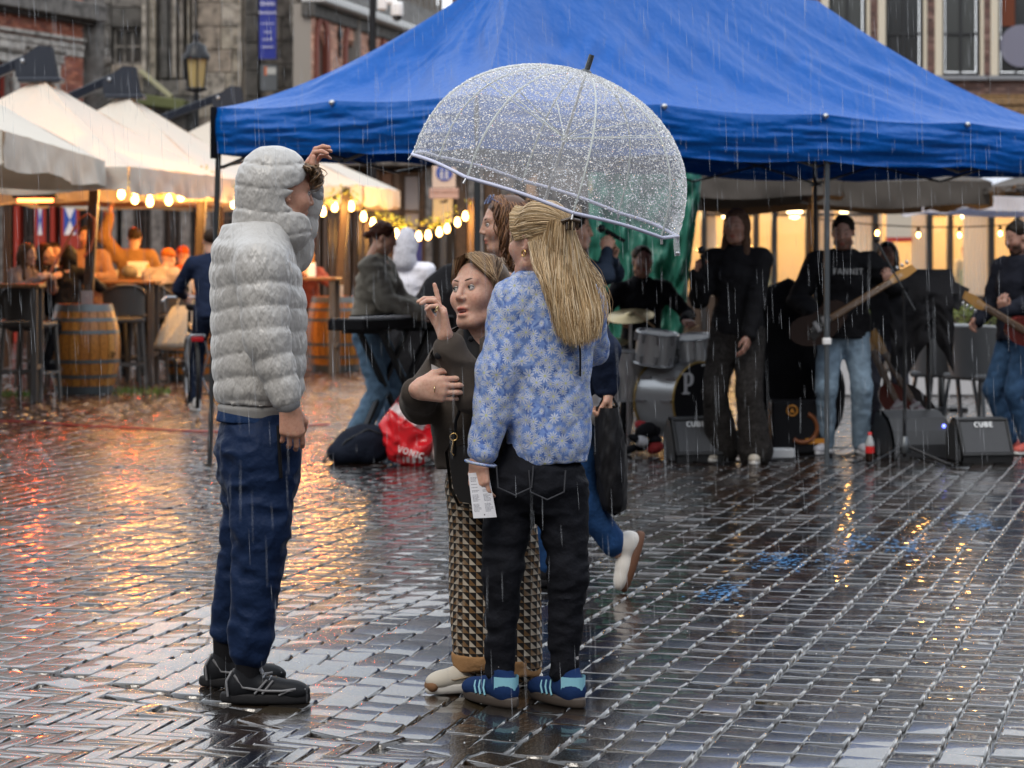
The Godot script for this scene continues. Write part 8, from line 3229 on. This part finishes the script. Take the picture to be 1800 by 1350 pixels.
	var na := at(1440, 572, 17.35)
	var nb := at(1600, 474, 17.3)
	var y := (nb - na).normalized()
	var z := Vector3(0.05, 0.15, 1)
	z = (z - y * z.dot(y)).normalized()
	guitar("dark bass guitar with amber headstock played by the man in pale jeans", Transform3D(Basis(y.cross(z), y, z), na), Color(0.02, 0.012, 0.01), Color(0.02, 0.02, 0.02), 0.62)
	# guitarist at the edge and the one behind
	person("guitarist with dark beard at the right edge, in navy top", floor_at(1792, 17.7), deg_to_rad(-62), {"h": 1.76, "head": Vector3(16, 0, 0), "beard": 0.8, "hair_color": Color(0.02, 0.014, 0.01), "skin": skin(0.38, 0.22, 0.17), "top": fabric(0.014, 0.016, 0.025), "loose": 0.03, "wl": Vector3(0.22, 1.08, 0.34), "dl": Vector3(0.2, 0.7, 0.3), "pl": Vector3(-0.5, 0.1, -0.8), "cl": [0.7, 0.75, 0.8, 0.8], "wr": Vector3(-0.2, 1.0, 0.25), "bottom_name": "jeans", "bottom": denim(0.045, 0.1, 0.2), "wide": 0.02, "shoe": mat(0.5, 0.1, 0.08), "sole": mat(0.65, 0.65, 0.65)})
	na = at(1815, 590, 17.3)
	nb = at(1728, 538, 17.1)
	y = (nb - na).normalized()
	z = (Vector3(-0.2, 0.1, 1) - y * Vector3(-0.2, 0.1, 1).dot(y)).normalized()
	guitar("red electric guitar held by the man at the right edge", Transform3D(Basis(y.cross(z), y, z), na), Color(0.1, 0.015, 0.012), Color(0.5, 0.5, 0.48), 0.5)
	person("dark haired musician standing behind the bass player", floor_at(1560, 19.6), deg_to_rad(-15), {"h": 1.62, "hair": "bob", "hair_color": Color(0.016, 0.012, 0.01), "skin": skin(0.34, 0.19, 0.14), "top": fabric(0.03, 0.03, 0.034), "bottom": fabric(0.06, 0.06, 0.075), "wl": Vector3(0.2, 1.0, 0.3), "wide": 0.02})
	# stands
	var mp := floor_at(1590, 16.75)
	var ms := thing("microphone_stand", "black boom microphone stand in front of the bass player", "microphone stand", mp)
	s = Shape.new()
	s.tube([Vector3(0, 0.05, 0), Vector3(0, 0.95, 0)], 0.013, 8)
	s.tube([Vector3(0, 0.9, 0), at(1588, 505, 16.75) - mp], 0.009, 8)
	put(s, "pole", M.black_metal, ms)
	s = Shape.new()
	s.tube([at(1608, 545, 16.7) - mp, at(1541, 424, 16.9) - mp], 0.008, 6)
	s.ball(at(1541, 421, 16.9) - mp, 0.025, 8, 6)
	put(s, "boom", M.black_metal, ms)
	s = Shape.new()
	s.lathe([Vector2(0, 0.0), Vector2(0.045, 0.0), Vector2(0.04, 0.06), Vector2(0.02, 0.12), Vector2(0, 0.12)], Transform3D(Basis.IDENTITY, Vector3(0, 0.08, 0)), 12)
	put(s, "hub", M.grey_metal, ms)
	tripod(ms, 0.33, 0.14)
	mp = floor_at(1632, 17.6)
	ms = thing("music_stand", "music stand under a wet black cloth beside the boom stand", "music stand", mp)
	s = Shape.new()
	s.tube([Vector3(0, 0.1, 0), Vector3(0, 1.3, 0)], 0.016, 8)
	put(s, "pole", M.black_metal, ms)
	tripod(ms, 0.28, 0.3)
	s = Shape.new()
	var wr := creases(88, 2.0, 2)
	s.sheet(40, 26, func(u: float, v: float) -> Vector3:
		var fold := 0.04 * sin(u * 15.0 + 2.0 * wr.get_noise_1d(v * 2.0)) * v
		return Vector3(lerpf(-0.31, 0.17, u) + 0.02 * v * wr.get_noise_2d(u * 3.0, v), 1.36 - 0.05 * absf(u - 0.4) - v * (0.62 + 0.15 * sin(u * 7.0)) , 0.1 - 0.13 * maxf(0.0, 1.0 - v * 4.0) + fold))
	put(s, "black_cloth", tri(blk.duplicate(), 1.6), ms)
	s = Shape.new()
	s.box(Vector3(-0.05, 1.3, -0.05), Vector3(0.52, 0.3, 0.012), Basis(Vector3.RIGHT, -0.9), 0.003)
	s.box(Vector3(0.16, 1.22, -0.02), Vector3(0.25, 0.2, 0.012), Basis(Vector3.RIGHT, -0.4) * Basis(Vector3.FORWARD, 0.5), 0.003)
	put(s, "desk", M.black, ms)
	monitor("small wedge monitor between the drums and the singing woman", floor_at(1218, 17.05), deg_to_rad(12), 0.36)
	monitor("small wedge monitor at the guitarist's feet by the right edge", floor_at(1722, 17.0), deg_to_rad(10), 0.4)
	var wd := thing("floor_monitor", "large black curved floor monitor with blue light behind boom stand", "stage monitor", floor_at(1604, 17.45), deg_to_rad(14))
	s = Shape.new()
	s.plate(PackedVector2Array([Vector2(-0.2, 0), Vector2(0.2, 0), Vector2(0.2, 0.1), Vector2(0.16, 0.2), Vector2(0.08, 0.29), Vector2(-0.04, 0.34), Vector2(-0.14, 0.34), Vector2(-0.2, 0.2)]), Transform3D(Basis(Vector3.UP, -PI / 2), Vector3.ZERO), 0.48, 0.015)
	put(s, "cabinet", mat(0.02, 0.021, 0.024, 0.5), wd)
	s = Shape.new()
	s.ball(Vector3(0.19, 0.23, 0.14), 0.014, 8, 6)
	put(s, "indicator_light", glow(0.1, 0.15, 1.0, 3.0), wd)
	# cola bottle
	var bt := thing("cola_bottle", "plastic bottle of dark drink with red cap and red label", "bottle", floor_at(1529, 16.95))
	s = Shape.new()
	s.lathe([Vector2(0, 0), Vector2(0.03, 0.0), Vector2(0.033, 0.02), Vector2(0.033, 0.07)], Transform3D.IDENTITY, 14)
	put(s, "drink", mat(0.02, 0.008, 0.005, 0.1), bt)
	s = Shape.new()
	s.lathe([Vector2(0.0335, 0.065), Vector2(0.0335, 0.115)], Transform3D.IDENTITY, 14)
	put(s, "label", mat(0.55, 0.015, 0.015, 0.4), bt)
	s = Shape.new()
	s.lathe([Vector2(0.033, 0.115), Vector2(0.032, 0.14), Vector2(0.014, 0.19), Vector2(0.012, 0.2)], Transform3D.IDENTITY, 14)
	put(s, "shoulder", mat(0.35, 0.36, 0.37, 0.1), bt)
	s = Shape.new()
	s.lathe([Vector2(0.014, 0.195), Vector2(0.014, 0.215), Vector2(0, 0.215)], Transform3D.IDENTITY, 12)
	put(s, "cap", mat(0.6, 0.015, 0.015, 0.4), bt)
	# guitars waiting on stands
	for k in 2:
		var p := floor_at([1572, 1602][k], 18.3)
		var t := Transform3D(Basis(Vector3.FORWARD, [-0.42, -0.5][k]) * Basis(Vector3.RIGHT, -0.15), p + Vector3(0.05, 0.28, 0))
		guitar(["red brown guitar leaning on a stand behind the floor monitor", "black guitar leaning on a stand by the floor monitor"][k], t, [Color(0.09, 0.015, 0.01), Color(0.012, 0.012, 0.013)][k], Color(0.4, 0.33, 0.36), 0.52)
		var gs := thing("guitar_stand", ["black guitar stand under the red brown guitar", "black guitar stand under the black guitar"][k], "guitar stand", p + Vector3(0.05, 0, -0.1))
		s = Shape.new()
		s.tube([Vector3(0, 0.02, 0), Vector3(0, 0.5, -0.05)], 0.012, 6)
		put(s, "pole", M.black_metal, gs)
		tripod(gs, 0.22, 0.2)
	# covered speaker, amplifier, small box, bags
	covered("covered_speaker", "big loudspeaker under a black cover between singer and bass player", "covered gear", floor_at(1385, 18.3), [[Vector3(0, 0.6, 0), Vector3(0.3, 0.65, 0.25)], [Vector3(0.0, 1.0, 0), Vector3(0.24, 0.3, 0.2)], [Vector3(0.1, 0.4, 0), Vector3(0.34, 0.42, 0.25)]], blk)
	var am := thing("bass_amplifier", "black bass amplifier with orange ring emblem and orange plate", "amplifier", floor_at(1402, 17.75))
	s = Shape.new()
	s.box(Vector3(0, 0.2, 0), Vector3(0.42, 0.4, 0.3), Basis.IDENTITY, 0.015)
	put(s, "cabinet", M.black, am)
	var org := mat(0.5, 0.2, 0.02, 0.4)
	s = Shape.new()
	s.ring(Vector3(-0.06, 0.33, 0.155), Vector3.BACK, 0.038, 0.007, 24, 6)
	s.tri3(Vector3(-0.08, 0.315, 0.156), Vector3(-0.04, 0.315, 0.156), Vector3(-0.06, 0.355, 0.156), Vector3.BACK)
	put(s, "ring_emblem", org, am)
	s = Shape.new()
	s.box(Vector3(0.12, 0.1, 0.153), Vector3(0.16, 0.04, 0.006))
	put(s, "plate", org, am)
	s = Shape.new()
	s.ring(Vector3(0.02, 0.2, 0.15), Vector3.BACK, 0.11, 0.018, 28, 6, PI * 1.1, -1.2)
	put(s, "speaker_ring", mat(0.2, 0.06, 0.015, 0.5), am)
	s = Shape.new()
	s.box(Vector3(0, 0.035, 0), Vector3(0.24, 0.07, 0.14), Basis(Vector3.UP, -0.1), 0.008)
	tag(put(s, "white_case", mat(0.5, 0.52, 0.55, 0.4)), "flat white case on the ground by the singing woman's shoe", "case").position = floor_at(1368, 17.3)
	var pk := thing("backpack", "navy backpack lying on the paving by the gazebo", "backpack", floor_at(636, 16.9))
	var b := Blob.new()
	b.cell = 0.012
	b.mode = "folds"
	b.par = [0.012, 3.0, 4.0, 3.0]
	b.noise = creases(93)
	b.egg(Vector3(0.02, 0.13, 0), Vector3(0.2, 0.15, 0.17), Basis.IDENTITY, 0.05)
	b.egg(Vector3(-0.13, 0.08, 0.04), Vector3(0.12, 0.09, 0.13), Basis.IDENTITY, 0.05)
	b.egg(Vector3(0, -1.0, 0), Vector3(4, 1.0, 4), Basis.IDENTITY, 0.01, true)
	sculpt([b], "bag", fabric(0.012, 0.016, 0.028), pk)
	s = Shape.new()
	s.tube([Vector3(-0.2, 0.05, 0.12), Vector3(-0.1, 0.17, 0.15), Vector3(0.05, 0.25, 0.12), Vector3(0.18, 0.2, 0.1)], 0.007, 6)
	put(s, "zip", M.black_metal, pk)
	s = Shape.new()
	s.tube([Vector3(-0.18, 0.12, 0.1), Vector3(-0.27, 0.02, 0.16), Vector3(-0.24, 0.012, 0.2)], 0.012, 6, true, 0.4)
	put(s, "strap", M.black, pk)
	var rb := thing("red_carrier_bag", "crumpled red plastic carrier bag with white print", "bag", floor_at(716, 16.7))
	b = Blob.new()
	b.cell = 0.011
	b.mode = "folds"
	b.par = [0.035, 3.4, 3.4, 3.4]
	b.noise = creases(94, 1.3, 2)
	b.egg(Vector3(0.02, 0.16, 0), Vector3(0.17, 0.18, 0.13), Basis.IDENTITY, 0.08)
	b.egg(Vector3(-0.06, 0.3, 0), Vector3(0.12, 0.14, 0.09), Basis(Vector3.BACK, -0.5), 0.06)
	b.egg(Vector3(0, -1.0, 0), Vector3(4, 1.0, 4), Basis.IDENTITY, 0.01, true)
	var inv := (Basis(Vector3.BACK, -0.6)).inverse()
	var red := mat(1, 1, 1, 0.25)
	red.vertex_color_use_as_albedo = true
	sculpt([b], "bag", red, rb, func(p: Vector3, _n: Vector3) -> Color:
		var q := inv * (p - Vector3(-0.02, 0.24, 0))
		if absf(q.y - 0.11) < 0.028 and q.x < 0.1: return Color(0.65, 0.55, 0.56)
		if absf(p.y - 0.045) < 0.022 and sin(p.x * 150.0) > -0.2 and p.x > -0.03: return Color(0.75, 0.7, 0.7)
		return Color(0.62, 0.012, 0.02))
	s = Shape.new()
	s.tube([Vector3(-0.15, 0.36, 0.02), Vector3(-0.03, 0.52, 0.03), Vector3(0.02, 0.42, 0.05)], 0.01, 6, true, 0.3)
	put(s, "handle", mat(0.62, 0.012, 0.02, 0.3), rb)
	text(rb, "VONIC", Vector3(0.03, 0.1, 0.15), 0.045, mat(0.75, 0.7, 0.7, 0.4), true, Basis(Vector3.BACK, -0.3))
	var cb := thing("clear_bag", "small clear plastic bag beside the red carrier bag", "bag", floor_at(776, 16.7))
	b = Blob.new()
	b.cell = 0.012
	b.mode = "folds"
	b.par = [0.03, 4.0, 4.0, 4.0]
	b.noise = creases(95, 1.3, 2)
	b.egg(Vector3(0, 0.1, 0), Vector3(0.07, 0.12, 0.07), Basis.IDENTITY, 0.05)
	var cl := mat(0.6, 0.55, 0.53, 0.3)
	cl.backlight_enabled = true
	cl.backlight = Color(0.4, 0.35, 0.33)
	sculpt([b], "bag", cl, cb)
	var jb := thing("jumbled_bag", "open black bag with red and white things by the drums", "bag", floor_at(1130, 17.6))
	for k in 9:
		s = Shape.new()
		s.ball(Vector3(rng.randf_range(-0.14, 0.14), rng.randf_range(0.04, 0.2), rng.randf_range(-0.1, 0.1)), Vector3(rng.randf_range(0.05, 0.1), rng.randf_range(0.03, 0.06), 0.06), 10, 7, Basis(Vector3.BACK, rng.randf_range(-0.6, 0.6)))
		put(s, "bundle", [blk, mat(0.35, 0.015, 0.02), blk, mat(0.5, 0.5, 0.52), blk, blk, mat(0.3, 0.02, 0.02), blk, blk][k], jb)
	# cables over the paving
	for k in 5:
		var pts := []
		var c0: Vector2 = [Vector2(1140, 17.0), Vector2(1290, 17.2), Vector2(1480, 17.0), Vector2(1350, 17.6), Vector2(1620, 17.2)][k]
		for i in 14:
			var t := i / 13.0
			pts.append(floor_at(c0.x + 180.0 * t + 14.0 * sin(t * 9.0 + k), c0.y + 0.25 * sin(t * 7.0 + k * 2.0)) + Vector3(0, 0.009, 0))
		s = Shape.new()
		s.tube(pts, 0.006, 5)
		tag(put(s, "audio_cable", M.black), ["black cable lying before the left wedge monitor", "black cable running past the singing woman's shoes", "black cable at the bass player's feet", "black cable before the covered loudspeaker", "black cable under the boom stand"][k], "cable", "loose cables in front of the band")
	# green sheet behind the drummer
	var gm := tri(mat(0.04, 0.2, 0.15, 0.4), 1.0)
	gm.backlight_enabled = true
	gm.backlight = Color(0.08, 0.4, 0.3)
	s = Shape.new()
	s.sheet(60, 30, func(u: float, v: float) -> Vector3:
		var p := at(lerpf(1035, 1236, u), 300, 20.6)
		var pull := 0.12 * maxf(0.0, u - 0.75) * sin(v * 3.0)
		return Vector3(p.x - pull * 2.0 - 0.2 * u * v * v, lerpf(2.3, 0.55, v), p.z + 0.06 * sin(u * 22.0 + 2.0 * wr.get_noise_2d(u * 3.0, v * 2.0)) + 0.08 * wr.get_noise_2d(u * 4.0, v * 3.0)), 0.003)
	tag(put(s, "green_sheet", gm), "translucent green sheet hanging behind the drummer", "tarpaulin")
	s = Shape.new()
	s.tube([at(1030, 300, 20.6), at(1236, 300, 20.6)], 0.012, 6)
	tag(put(s, "sheet_pole", M.black_metal), "dark pole from which the green sheet hangs", "pole")

# ---------------------------------------------------------------- the cafe terrace behind the band
func build_cafe_terrace() -> void:
	var dark := tri(mat(0.07, 0.06, 0.052, 0.8), 1.0)
	var pale := tri(mat(0.62, 0.66, 0.74, 0.7), 1.0)
	pale.backlight_enabled = true
	pale.backlight = Color(0.5, 0.55, 0.65)
	parasol("dark brown parasol with scalloped edge in front of the cafe", 3.85, 30.0, 3.3, 2.42, Vector2(1.95, -1.7), Vector2(1.75, 1.8), 0.34, dark, Vector3.ZERO, "parasols before the cafe")
	parasol("second dark parasol close behind the singing woman", 1.9, 27.0, 3.2, 2.42, Vector2(1.7, -1.6), Vector2(1.6, 1.6), 0.3, dark, Vector3.ZERO, "parasols before the cafe")
	parasol("pale blue white parasol at the right edge before the cafe", 8.3, 33.0, 3.7, 2.4, Vector2(2.4, -2.3), Vector2(2.2, 2.2), 0.3, pale, Vector3.ZERO, "parasols before the cafe")
	parasol("small dark parasol tip cut by the right edge", 6.9, 28.0, 2.75, 2.33, Vector2(1.2, -1.0), Vector2(1.1, 1.1), 0.08, dark, Vector3.ZERO, "parasols before the cafe")
	light_string("string of small warm bulbs across the cafe front", at(1440, 385, 29.0), at(1850, 388, 29.0), 0.09, 6, 21, false)
	var pl := thing("hedge_planter", "long white planter with clipped yellow green hedge", "planter", floor_at(1540, 25.2))
	slab(pl, "box", mat(0.5, 0.5, 0.52, 0.6), -1.5, 1.6, 0, 0.72, -0.18, 0.18, 0.02)
	var g := Shape.new()
	for k in 4200:
		var p := Vector3(rng.randf_range(-1.48, 1.58), 0, rng.randfn(0, 0.12))
		p.y = 0.7 + (0.36 + 0.09 * sin(p.x * 5.0)) * pow(rng.randf(), 0.6)
		var u := Vector3(rng.randf_range(-1, 1), rng.randf_range(-0.3, 1), rng.randf_range(-1, 1)).normalized() * rng.randf_range(0.03, 0.055)
		var w := u.cross(Vector3(rng.randf(), rng.randf(), rng.randf())).normalized() * 0.014
		g.tint = Color(0.2, 0.22, 0.04).lerp(Color(0.05, 0.09, 0.02), rng.randf())
		g.quad(p, p + u * 0.5 + w, p + u, p + u * 0.5 - w)
	var gm := mat(1, 1, 1, 0.6)
	gm.vertex_color_use_as_albedo = true
	put(g, "foliage", gm, pl)
	# grey woven terrace chairs
	var ch := thing("terrace_chair", "grey woven terrace chair behind the right wedge monitor", "chair", floor_at(1660, 21.5), 2.6, "grey chairs of the cafe terrace")
	var wv := mat(0.13, 0.135, 0.14, 0.6)
	var s := Shape.new()
	s.box(Vector3(0, 0.42, 0), Vector3(0.5, 0.06, 0.5), Basis.IDENTITY, 0.02)
	put(s, "seat", wv, ch)
	s = Shape.new()
	s.sheet(18, 6, func(u: float, v: float) -> Vector3:
		var a := lerpf(-2.0, 2.0, u)
		return Vector3(sin(a) * (0.27 + 0.05 * v), 0.42 + v * (0.44 - 0.16 * smoothstep(1.0, 2.0, absf(a))), -cos(a) * (0.25 + 0.06 * v)), 0.025)
	put(s, "backrest", wv, ch)
	s = Shape.new()
	var pts := []
	for k in 19:
		var a := lerpf(-2.0, 2.0, k / 18.0)
		pts.append(Vector3(sin(a) * 0.32, 0.87 - 0.16 * smoothstep(1.0, 2.0, absf(a)), -cos(a) * 0.31))
	s.tube(pts, 0.02, 6)
	put(s, "rim", mat(0.3, 0.31, 0.32, 0.5), ch)
	for q in [[-1, -1], [1, -1], [1, 1], [-1, 1]]:
		s = Shape.new()
		s.span(Vector3(q[0] * 0.2, 0.4, q[1] * 0.2), Vector3(q[0] * 0.25, 0, q[1] * 0.24), 0.03, 0.03)
		put(s, "leg", M.grey_metal, ch)
	copy(ch, "terrace_chair", "grey woven terrace chair nearest the guitarist", floor_at(1725, 21.0), 2.2)
	copy(ch, "terrace_chair", "grey woven terrace chair behind the music stand", floor_at(1605, 22.5), 3.3)
	var tb := thing("cafe_side_table", "small wooden terrace table with white menu card", "table", floor_at(1655, 22.8))
	slab(tb, "top", M.wood, -0.35, 0.35, 0.72, 0.75, -0.3, 0.3, 0.006)
	slab(tb, "pedestal", M.black_metal, -0.03, 0.03, 0, 0.72, -0.03, 0.03)
	slab(tb, "foot", M.black_metal, -0.22, 0.22, 0, 0.03, -0.22, 0.22, 0.006)
	s = Shape.new()
	s.box(Vector3(0, 0.1, 0), Vector3(0.09, 0.2, 0.05), Basis.IDENTITY, 0.005)
	tag(put(s, "menu_card", M.white_paint), "white menu card on the small cafe terrace table", "menu card").position = floor_at(1645, 22.75) + Vector3(0, 0.75, 0)
	# the gap building between the two fronts
	var o := facade("corner_house", "dark brick corner house between shop row and cafe", 940, 44.0, 1135, 47.0)
	slab(o, "wall", mat(0.1, 0.07, 0.06, 0.85), 0, 4.2, 0, 7.5, -2.0, 0)
	for k in 3: window(o, 0.3 + k * 0.75, 0.85 + k * 0.75, 0.8, 2.6, M.black, M.dark_glass, 1, 3, 0.03)

# ---------------------------------------------------------------- guests on the left terrace
func build_guests() -> void:
	var sit := {"hip": Vector3(0, 0.84, 0), "fl": Vector3(0.12, 0.34, 0.3), "fr": Vector3(-0.12, 0.34, 0.3), "wl": Vector3(0.14, 1.26, 0.36), "wr": Vector3(-0.14, 1.26, 0.36), "cell": 0.02, "lean": Vector3(10, 0, 0)}
	var plaid := tri(mat(0.5, 0.35, 0.32, 0.9), 7.0)
	plaid.albedo_texture = M.speck
	var list := [
		["woman in pale plaid shirt leaning on the left edge table", 28, 25.4, 70, {"fem": true, "hair": "long", "hair_color": Color(0.12, 0.06, 0.03), "top": plaid, "h": 1.72}],
		["woman in dark top looking right beside the plaid shirt guest", 62, 26.4, 62, {"fem": true, "hair": "long", "hair_color": Color(0.04, 0.02, 0.014), "h": 1.74}],
		["guest with dark hair half hidden behind the woman in dark top", 84, 28.6, 40, {"h": 1.78, "top": fabric(0.3, 0.2, 0.16)}],
		["dark haired guest with back turned, left of the roped post", 116, 26.2, 178, {"h": 1.68, "hair": "bob", "hair_color": Color(0.012, 0.01, 0.01)}],
		["man in tan sweater and dark waistcoat behind the roped post", 150, 28.0, 10, {"h": 1.86, "top": fabric(0.24, 0.14, 0.09), "beard": 0.5, "loose": 0.03}],
		["man in ochre sweater raising one arm under the light string", 236, 29.6, 185, {"h": 1.88, "top": fabric(0.3, 0.17, 0.07), "loose": 0.03, "wl": Vector3(0.32, 2.02, 0.1), "el": Vector3(1, 0.2, 0), "dl": Vector3(0, 1, 0)}],
		["guest in grey hooded top and orange cap bent over the table", 268, 28.2, 150, {"h": 1.72, "hair": "cap", "hair_color": Color(0.5, 0.14, 0.02), "top": fabric(0.38, 0.33, 0.31), "loose": 0.04, "lean": Vector3(24, 0, 0)}],
		["guest with bright orange hat and top next to the cyclist", 322, 30.5, 190, {"h": 1.7, "hair": "cap", "hair_color": Color(0.6, 0.12, 0.015), "top": fabric(0.55, 0.12, 0.03)}],
		["red lit woman with long fair hair at the small high table", 544, 31.4, -10, {"fem": true, "h": 1.66, "hair": "long", "hair_color": Color(0.3, 0.15, 0.06), "top": fabric(0.1, 0.03, 0.03)}]]
	for q in list:
		var d: Dictionary = sit.duplicate()
		d.merge(q[4], true)
		if q[0].contains("tan sweater") or q[0].contains("ochre"):
			d.hip = Vector3(0, 0.98, 0)
			d.fl = Vector3(0.12, 0.085, 0.0)
			d.fr = Vector3(-0.12, 0.085, 0.0)
			d.lean = Vector3.ZERO
			if q[0].contains("tan"): d.erase("wr")
		person(q[0], floor_at(q[1], q[2]), deg_to_rad(q[3]), d)
	person("cyclist in navy jacket standing astride the city bicycle", floor_at(374, 22.6), deg_to_rad(190), {"h": 1.8, "top": fabric(0.014, 0.022, 0.05), "bottom_name": "jeans", "bottom": denim(0.012, 0.02, 0.045), "lean": Vector3(14, 0, 0), "fl": Vector3(0.16, 0.085, 0.0), "fr": Vector3(-0.2, 0.085, 0.05), "wl": Vector3(0.26, 1.1, 0.5), "wr": Vector3(-0.26, 1.1, 0.5), "shoe": mat(0.5, 0.5, 0.5), "sole": mat(0.6, 0.6, 0.6), "cell": 0.018, "top_name": "navy_jacket"})
	# two guests behind the cafe glass
	person("cafe guest in cream sweater behind the lit cafe window", floor_at(1698, 47.5) , deg_to_rad(200), {"h": 1.75, "cell": 0.024, "top": fabric(0.55, 0.48, 0.36), "hair_color": Color(0.3, 0.12, 0.03)})

# ---------------------------------------------------------------- rain, splashes and chalk
func build_rain() -> void:
	var r := RandomNumberGenerator.new()
	r.seed = 7
	var s := Shape.new()
	s.tube([Vector3(0, -0.5, 0), Vector3(0, 0, 0), Vector3(0, 0.5, 0)], [0.35, 1.0, 0.2], 4, false)
	var mm := MultiMesh.new()
	mm.transform_format = MultiMesh.TRANSFORM_3D
	mm.mesh = s.mesh()
	mm.instance_count = 2600
	for k in 2600:
		var d := 4.2 + 13.0 * pow(r.randf(), 0.8)
		var p := at(r.randf_range(-30, 1830), r.randf_range(-40, 1250), d)
		var l := r.randf_range(0.05, 0.13)
		var w := r.randf_range(0.00035, 0.0007) * (0.7 + d * 0.06)
		mm.set_instance_transform(k, Transform3D(Basis(Vector3.FORWARD, -0.035 + r.randfn(0, 0.02)) * Basis.from_scale(Vector3(w, l, w)), p))
	var o := MultiMeshInstance3D.new()
	o.name = "rain"
	o.multimesh = mm
	var m := StandardMaterial3D.new()
	m.albedo_color = Color(0.9, 0.92, 0.95, 0.24)
	m.transparency = BaseMaterial3D.TRANSPARENCY_ALPHA
	m.roughness = 0.5
	o.material_override = m
	o.set_meta("kind", "stuff")
	tag(o, "fine drops of rain falling over the whole square", "rain")
	add_child(o)
	# splash crowns and beads of water on the paving
	var sp := Shape.new()
	for k in 150:
		var d := 6.9 + 8.0 * pow(r.randf(), 1.6)
		var p := floor_at(r.randf_range(0, 1800), d)
		sp.ball(p + Vector3(0, r.randf_range(0.004, 0.05), 0), r.randf_range(0.0012, 0.003), 6, 4)
	tag(put(sp, "splash_drops", mat(0.6, 0.62, 0.65, 0.1)), "small splash drops bouncing off the wet paving", "splash", "", "stuff")
	# blue chalk left on the stones
	var ck := Shape.new()
	for k in 1100:
		var t := r.randf()
		var px := lerpf(1230, 1790, t) + r.randfn(0, 14)
		var py: float = lerpf(1050, 915, pow(t, 0.7)) + r.randfn(0, 9) + 16.0 * sin(t * 21.0)
		if sin(t * 31.0) < -0.35: continue
		var p := floor_at(px, 6047.0 / (py - 455.0)) + Vector3(0, 0.0055, 0)
		var pts := []
		var w := r.randf_range(0.004, 0.018)
		for q in 6:
			var a := TAU * q / 6.0
			pts.append(p + Vector3(cos(a) * w * r.randf_range(0.4, 1.2), 0, sin(a) * w * r.randf_range(0.4, 1.0)))
		for q in 6: ck.tri3(p, pts[q], pts[(q + 1) % 6], Vector3.UP)
	tag(put(ck, "chalk_marks", mat(0.01, 0.16, 0.4, 0.5)), "smeared bright blue chalk across the paving at right", "chalk marks", "", "stuff")


func build_all() -> void:
	build_buildings()
	build_tent()
	build_terrace()
	build_cafe_terrace()
	build_band()
	man_in_silver()
	blonde_woman()
	coat_woman()
	walker()
	umbrella()
	build_guests()
	build_rain()
